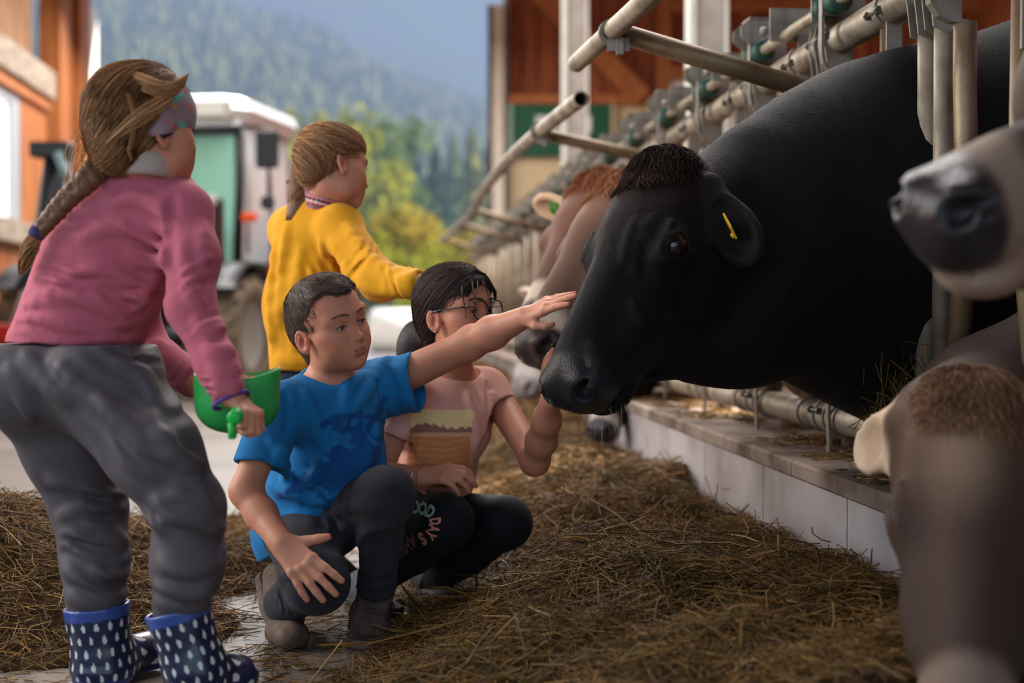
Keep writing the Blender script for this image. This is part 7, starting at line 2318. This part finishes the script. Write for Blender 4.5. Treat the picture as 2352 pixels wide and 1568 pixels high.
base = np.stack((np.cos(ww) * 0.075 * rr, np.sin(ww) * 0.063 * rr, 0.016 + 0.010 * (1 - rr ** 2) + 0.004 * np.sin(9 * ww + 5 * rr)), 1)
dd = rs_p.normal(size=(N_, 3)) * (1, 1, 0.4); dd /= np.linalg.norm(dd, axis=1, keepdims=True)
pp = base[:, None] + dd[:, None] * np.array((-0.004, 0.004))[None, :, None]
o = link('grain', strands_mesh(pp, 0.0018, np.array(lin(200, 164, 128))[None] * (0.6 + 0.6 * rs_p.random((N_, 1))), 4), MT['pellets'], scoop); o['kind'] = 'stuff'

# ------------------------------------------------------------------ the tractor by the door
MT['tr_white'] = material('white_cab_roof', lin(236, 236, 238), rough=0.3, coat=0.4)
MT['tr_grey'] = material('grey_lamp_housing', lin(178, 172, 162), rough=0.5)
MT['tr_black'] = material('black_tractor_paint', lin(30, 30, 34), rough=0.45)
MT['tr_red'] = material('red_tractor_paint', lin(178, 30, 34), rough=0.35, coat=0.3)
MT['tr_silver'] = material('silver_tractor_paint', lin(170, 168, 166), rough=0.35, metal=0.4)
MT['tyre'] = material('dusty_tyre', lin(70, 60, 52), rough=0.95, col2=lin(112, 96, 78), nscale=7)
MT['tyre_gap'] = material('dusty_tyre_base', lin(122, 104, 84), rough=0.95, col2=lin(92, 78, 64), nscale=9)
MT['ws_glass'] = material('green_tinted_glass', lin(160, 214, 190), rough=0.08, alpha=0.66, spec=0.8)
MT['door_glass'] = material('white_reflection_glass', lin(240, 244, 248), rough=0.12, alpha=0.82, spec=0.9)  # white base colour stands in for the bright sky reflection
MT['orange'] = material('orange_indicator', lin(236, 84, 30), rough=0.3)
MT['lamp_glass'] = material('lamp_glass', lin(214, 210, 200), rough=0.2)
TR_LOC = V(-3.30, 12.5, 0)
TA = -math.radians(10)
tr = empty('tractor', TR_LOC, 'tractor with a white cab roof and tinted windscreen parked behind the girl in pink', 'tractor', rz=TA)
def tb(name, lo, hi, mat, par=tr, bev=0.015):
    return MB().box(lo, hi, bev=bev).build(name, mat, par)
def tt_(name, pts, r, mat, par=tr, n=10):
    return MB().tube(pts, r, n).build(name, mat, par, smooth=True)
XR = np.array(((0, 0, 1), (0, 1, 0), (-1, 0, 0)), float)      # lathe axis -> x
def wheel(x, y, r, w, lugs):
    e = bpy.data.objects.new('wheel', None); COL.objects.link(e); e.parent = tr; e.location = (x, y, r)
    prof = [(r * 0.55, -w * 0.42), (r * 0.72, -w * 0.5), (r * 0.90, -w * 0.48), (r * 0.945, -w * 0.40), (r * 0.955, 0), (r * 0.945, w * 0.40), (r * 0.90, w * 0.48), (r * 0.72, w * 0.5), (r * 0.55, w * 0.42)]
    MB().lathe(prof, 40, M=XR).build('tyre', MT['tyre_gap'], e, smooth=True)
    m = MB()
    for k in range(lugs):
        for s in (-1, 1):
            a0 = 2 * math.pi * (k + (0.5 if s > 0 else 0)) / lugs
            da = 0.62 * 2 * math.pi / lugs * 1.5
            vs = []
            for (t, ww) in ((0.0, 0.020), (1.0, 0.026)):
                for dz, rr in ((-1, r * 0.945), (1, r * 0.945), (1, r * (1.0 if t < 0.9 else 0.985)), (-1, r * (1.0 if t < 0.9 else 0.985))):
                    a = a0 + t * da + dz * ww / r
                    vs.append((s * t * w * 0.5 + (0 if t else -s * 0.012), rr * math.sin(a), rr * math.cos(a)))
            m.add(np.array(vs), [(0, 1, 2, 3), (7, 6, 5, 4), (0, 4, 5, 1), (1, 5, 6, 2), (2, 6, 7, 3), (3, 7, 4, 0)])
    m.build('tread', MT['tyre'], e)
    MB().lathe([(0.0, -w * 0.30), (r * 0.28, -w * 0.30), (r * 0.50, -w * 0.38), (r * 0.56, -w * 0.42), (r * 0.56, w * 0.42), (r * 0.50, w * 0.38), (r * 0.28, w * 0.30), (0, w * 0.30)], 28, M=XR).build('rim', MT['tr_silver'], e, smooth=True)
for s in (-1, 1):
    wheel(s * 0.90, 0.0, 0.54, 0.42, 18)
    wheel(s * 0.95, 2.25, 0.82, 0.50, 22)
    # mudguards
    for (cy, rr, ww, nm, mt_, a0, a1) in ((0.0, 0.62, 0.40, 'front_mudguard', 'tr_black', -50, 95), (2.25, 0.92, 0.46, 'rear_mudguard', 'tr_red', -80, 70)):
        m = MB(); n = 14; vs = []
        for i in range(n + 1):
            a = math.radians(a0 + (a1 - a0) * i / n)
            for (dr, sx) in ((0, -1), (0, 1), (0.025, 1), (0.025, -1)):
                vs.append((s * (0.90 if cy == 0 else 0.95) + sx * ww / 2, cy + (rr + dr) * math.sin(a), (0.54 if cy == 0 else 0.82) + (rr + dr) * math.cos(a)))
        f = []
        for i in range(n):
            for k in range(4):
                f.append((i * 4 + k, i * 4 + (k + 1) % 4, i * 4 + 4 + (k + 1) % 4, i * 4 + 4 + k))
        f += [(0, 1, 2, 3), (n * 4 + 3, n * 4 + 2, n * 4 + 1, n * 4)]
        m.add(np.array(vs), f); m.build(nm, MT[mt_], tr, smooth=True)
tt_('front_axle', [(-0.8, 0, 0.54), (0.8, 0, 0.54)], 0.09, MT['tr_black'])
tt_('rear_axle', [(-0.8, 2.25, 0.82), (0.8, 2.25, 0.82)], 0.13, MT['tr_black'])
tb('chassis', (-0.26, -0.55, 0.5), (0.26, 2.4, 0.95), MT['tr_black'])
hd_ = MB(); hd_.prism([(-0.62, 0.85), (-0.70, 1.25), (-0.60, 1.42), (0.4, 1.52), (1.05, 1.56), (1.05, 0.85)], -0.36, 0.36, axis=0)
hood = hd_.build('hood', MT['tr_silver'], tr)
MB().box((-0.30, -0.72, 0.92), (0.30, -0.60, 1.30), bev=0.02).build('grille', MT['tr_black'], hood)
for s in (-1, 1):
    MB().box((s * 0.20 - 0.08, -0.745, 1.14), (s * 0.20 + 0.08, -0.70, 1.26), bev=0.02).build('headlamp', MT['lamp_glass'], hood)
    MB().prism([(-0.45, 1.0), (-0.5, 1.2), (0.9, 1.35), (0.9, 1.05)], s * 0.365 - 0.006, s * 0.365 + 0.006, axis=0).build('side_panel', MT['tr_red'], hood)
# cab
cab = bpy.data.objects.new('cab', None); COL.objects.link(cab); cab.parent = tr
CW_, CY0, CY1 = 0.56, 1.10, 2.55
MB().box((-CW_, CY0, 0.95), (CW_, CY1, 1.22), bev=0.02).build('cab_floor', MT['tr_black'], cab)
for s in (-1, 1):
    for (y_, t_, yo) in ((CY0, 0.045, 0.03), (CY1 - 0.05, 0.04, 0.0), (1.95, 0.03, 0.0)):
        MB().tube([(s * (CW_ - 0.02), y_ - yo * 2, 1.2), (s * (CW_ - 0.03), y_ + yo, 2.0), (s * (CW_ - 0.06), y_ + yo * 3, 2.56)], t_, 8).build('pillar', MT['tr_black'], cab, smooth=True)
    MB().box((s * (CW_ - 0.02) - 0.006, CY0 + 0.06, 1.24), (s * (CW_ - 0.02) + 0.006, 1.93, 2.52)).build('door_glass', MT['door_glass'], cab)
    MB().box((s * (CW_ - 0.02) - 0.006, 1.97, 1.45), (s * (CW_ - 0.02) + 0.006, CY1 - 0.07, 2.52)).build('side_glass', MT['door_glass'], cab)
    MB().tube([(s * (CW_ + 0.02), CY0 + 0.12, 1.3), (s * (CW_ + 0.02), CY0 + 0.10, 2.4)], 0.016, 6).build('grab_rail', MT['tr_silver'], cab, smooth=True)
m = MB(); m.add(np.array([(-CW_ + 0.04, CY0 - 0.06, 1.22), (CW_ - 0.04, CY0 - 0.06, 1.22), (CW_ - 0.08, CY0 + 0.07, 2.53), (-CW_ + 0.08, CY0 + 0.07, 2.53),
    (-CW_ + 0.04, CY0 - 0.05, 1.22), (CW_ - 0.04, CY0 - 0.05, 1.22), (CW_ - 0.08, CY0 + 0.08, 2.53), (-CW_ + 0.08, CY0 + 0.08, 2.53)]), [(0, 1, 2, 3), (7, 6, 5, 4), (0, 4, 5, 1), (1, 5, 6, 2), (2, 6, 7, 3), (3, 7, 4, 0)])
m.build('windscreen', MT['ws_glass'], cab)
MB().box((-CW_ + 0.04, CY1 - 0.03, 1.3), (CW_ - 0.04, CY1 - 0.02, 2.5)).build('rear_glass', MT['door_glass'], cab)
MB().box((-CW_ + 0.05, CY0 + 0.06, 2.36), (CW_ - 0.05, CY0 + 0.09, 2.54)).build('sun_visor', MT['tr_black'], cab)
MB().tube([(0.05, CY0 - 0.09, 1.95), (-0.25, CY0 + 0.0, 2.35)], 0.010, 5).build('wiper', MT['tr_black'], cab, smooth=True)
sw = MB(); sw.tube([(0.18 * math.cos(t), 1.45 + 0.06 * math.sin(t), 1.75 + 0.16 * math.sin(t)) for t in np.linspace(0, 2 * math.pi, 20)], 0.015, 6, cap=False)
sw.build('steering_wheel', MT['tr_black'], cab, smooth=True)
MB().box((-0.25, 1.75, 1.25), (0.25, 2.15, 1.42), bev=0.04).box((-0.24, 2.08, 1.40), (0.24, 2.22, 2.05), bev=0.04).build('driver_seat', MT['tr_black'], cab)
rf = MB()
for (z0, z1, e0, e1) in ((2.54, 2.66, 0.02, 0.09), (2.66, 2.76, 0.09, 0.05), (2.76, 2.82, 0.05, -0.10)):
    vs = []
    for z, e in ((z0, e0), (z1, e1)):
        x_, y0_, y1_ = CW_ + e, CY0 - e - 0.02, CY1 + e
        c_ = 0.14
        vs += [(-x_ + c_, y0_, z), (x_ - c_, y0_, z), (x_, y0_ + c_, z), (x_, y1_ - c_, z), (x_ - c_, y1_, z), (-x_ + c_, y1_, z), (-x_, y1_ - c_, z), (-x_, y0_ + c_, z)]
    rf.add(np.array(vs), [tuple(range(7, -1, -1)), tuple(range(8, 16))][0:0] + [(k, (k + 1) % 8, 8 + (k + 1) % 8, 8 + k) for k in range(8)])
b_ = rf.n
rf.add(np.array([(-CW_ + 0.24, CY0 + 0.08, 2.82), (CW_ - 0.24, CY0 + 0.08, 2.82), (CW_ - 0.10, CY0 + 0.22, 2.82), (CW_ - 0.10, CY1 - 0.24, 2.82), (CW_ - 0.24, CY1 - 0.10, 2.82), (-CW_ + 0.24, CY1 - 0.10, 2.82), (-CW_ + 0.10, CY1 - 0.24, 2.82), (-CW_ + 0.10, CY0 + 0.22, 2.82), (0, 1.8, 2.84)]), [(k, (k + 1) % 8, 8) for k in range(8)])
rf.box((-CW_ + 0.02, CY0, 2.52), (CW_ - 0.02, CY1, 2.58))
rf.build('roof', MT['tr_white'], cab, smooth=False)
for s in (-1, 1):
    lh = MB().box((s * 0.30 - 0.20, CY0 - 0.14, 2.56), (s * 0.30 + 0.20, CY0 - 0.02, 2.74), bev=0.02).build('lamp_housing', MT['tr_grey'], cab)
    MB().box((s * 0.30 - 0.13, CY0 - 0.15, 2.60), (s * 0.30 + 0.13, CY0 - 0.135, 2.70)).build('roof_lamp', MT['lamp_glass'], cab)
    # mirrors on arms
    MB().tube([(s * (CW_ + 0.0), CY0 + 0.02, 2.50), (s * (CW_ + 0.22), CY0 - 0.02, 2.50), (s * (CW_ + 0.27), CY0 - 0.02, 2.40), (s * (CW_ + 0.27), CY0 - 0.02, 1.70)], 0.013, 6).build('mirror_arm', MT['tr_black'], cab, smooth=True)
    MB().box((s * (CW_ + 0.27) - 0.105, CY0 - 0.07, 2.10), (s * (CW_ + 0.27) + 0.105, CY0 - 0.02, 2.46), bev=0.02).build('mirror', MT['tr_black'], cab)
    MB().box((s * (CW_ + 0.27) - 0.06, CY0 - 0.06, 1.72), (s * (CW_ + 0.27) + 0.06, CY0 - 0.02, 1.84), bev=0.015).build('small_mirror', MT['tr_black'], cab)
    MB().box((s * (CW_ + 0.10) - 0.07, CY0 - 0.10, 1.60), (s * (CW_ + 0.10) + 0.07, CY0 - 0.05, 1.68), bev=0.012).build('indicator', MT['orange'], cab)
    # loader masts and arms
    MB().box((s * 0.44 - 0.06, 0.62, 0.75), (s * 0.44 + 0.06, 0.80, 1.80), bev=0.01).build('loader_mast', MT['tr_black'], tr)
    arm = MB(); arm.tube([(s * 0.44, 0.70, 1.78), (s * 0.46, 0.10, 1.62), (s * 0.47, -0.75, 1.30), (s * 0.47, -1.20, 0.62)], 0.065, 8)
    arm.build('loader_arm', MT['tr_silver'], tr, smooth=True)
    tt_('loader_cylinder', [(s * 0.44, 0.70, 1.0), (s * 0.46, 0.0, 1.50)], 0.040, MT['tr_silver'])
    tt_('loader_cylinder', [(s * 0.47, -0.45, 1.55), (s * 0.47, -1.15, 0.95)], 0.035, MT['tr_black'])
    tt_('hose', spline([(s * 0.40, 0.6, 1.72), (s * 0.34, 0.35, 1.45), (s * 0.38, 0.2, 1.15), (s * 0.36, 0.1, 0.9)], 5), 0.018, MT['tr_black'])
tt_('exhaust', [(-0.50, 0.95, 1.3), (-0.52, 0.98, 2.55)], 0.045, MT['tr_black'])
tt_('oil_filter', [(-0.10, -0.74, 0.72), (-0.10, -0.74, 0.98)], 0.065, MT['tr_silver'], n=14)
# red carriage on the loader
tb('red_beam', (-1.05, -1.38, 0.52), (0.30, -1.22, 0.66), MT['tr_red'])
tb('red_beam', (-1.05, -1.36, 0.10), (0.30, -1.24, 0.20), MT['tr_red'])
for x_ in (-1.0, -0.45, 0.14):
    tb('red_strut', (x_ - 0.05, -1.36, 0.12), (x_ + 0.05, -1.24, 0.60), MT['tr_red'])
# a raised dark lift mast with its ram standing by the left wall
li = empty('lift_mast', P(110, 870, 11.2) * V(1, 1, 0), 'black lifting mast with a hydraulic ram standing against the left barn wall', 'machine')
lb = np.array(li.location)
MB().tube([P(128, 335, 11.2) - lb, P(96, 560, 11.2) - lb, P(60, 900, 11.2) * V(1, 1, 0) - lb], 0.075, 10).build('mast', MT['tr_black'], li, smooth=True)
MB().tube([P(160, 330, 11.3) - lb, P(130, 560, 11.3) - lb, P(105, 900, 11.3) * V(1, 1, 0) - lb], 0.05, 10).build('ram', material('blue_grey_ram', lin(86, 100, 110), rough=0.4, metal=0.3), li, smooth=True)
MB().box((-0.14, -0.10, -0.06), (0.16, 0.10, 0.06), o=P(118, 345, 11.2) - lb, bev=0.01).build('head_plate', MT['tr_black'], li)
MB().tube([P(132, 350, 11.1) - lb, P(150, 400, 11.1) - lb, P(190, 425, 11.1) - lb], 0.04, 8).build('link', material('teal_link', lin(112, 136, 140), rough=0.5), li, smooth=True)
MB().box((-0.5, -0.3, 0.0), (0.3, 0.3, 0.06)).build('foot', MT['tr_red'], li)
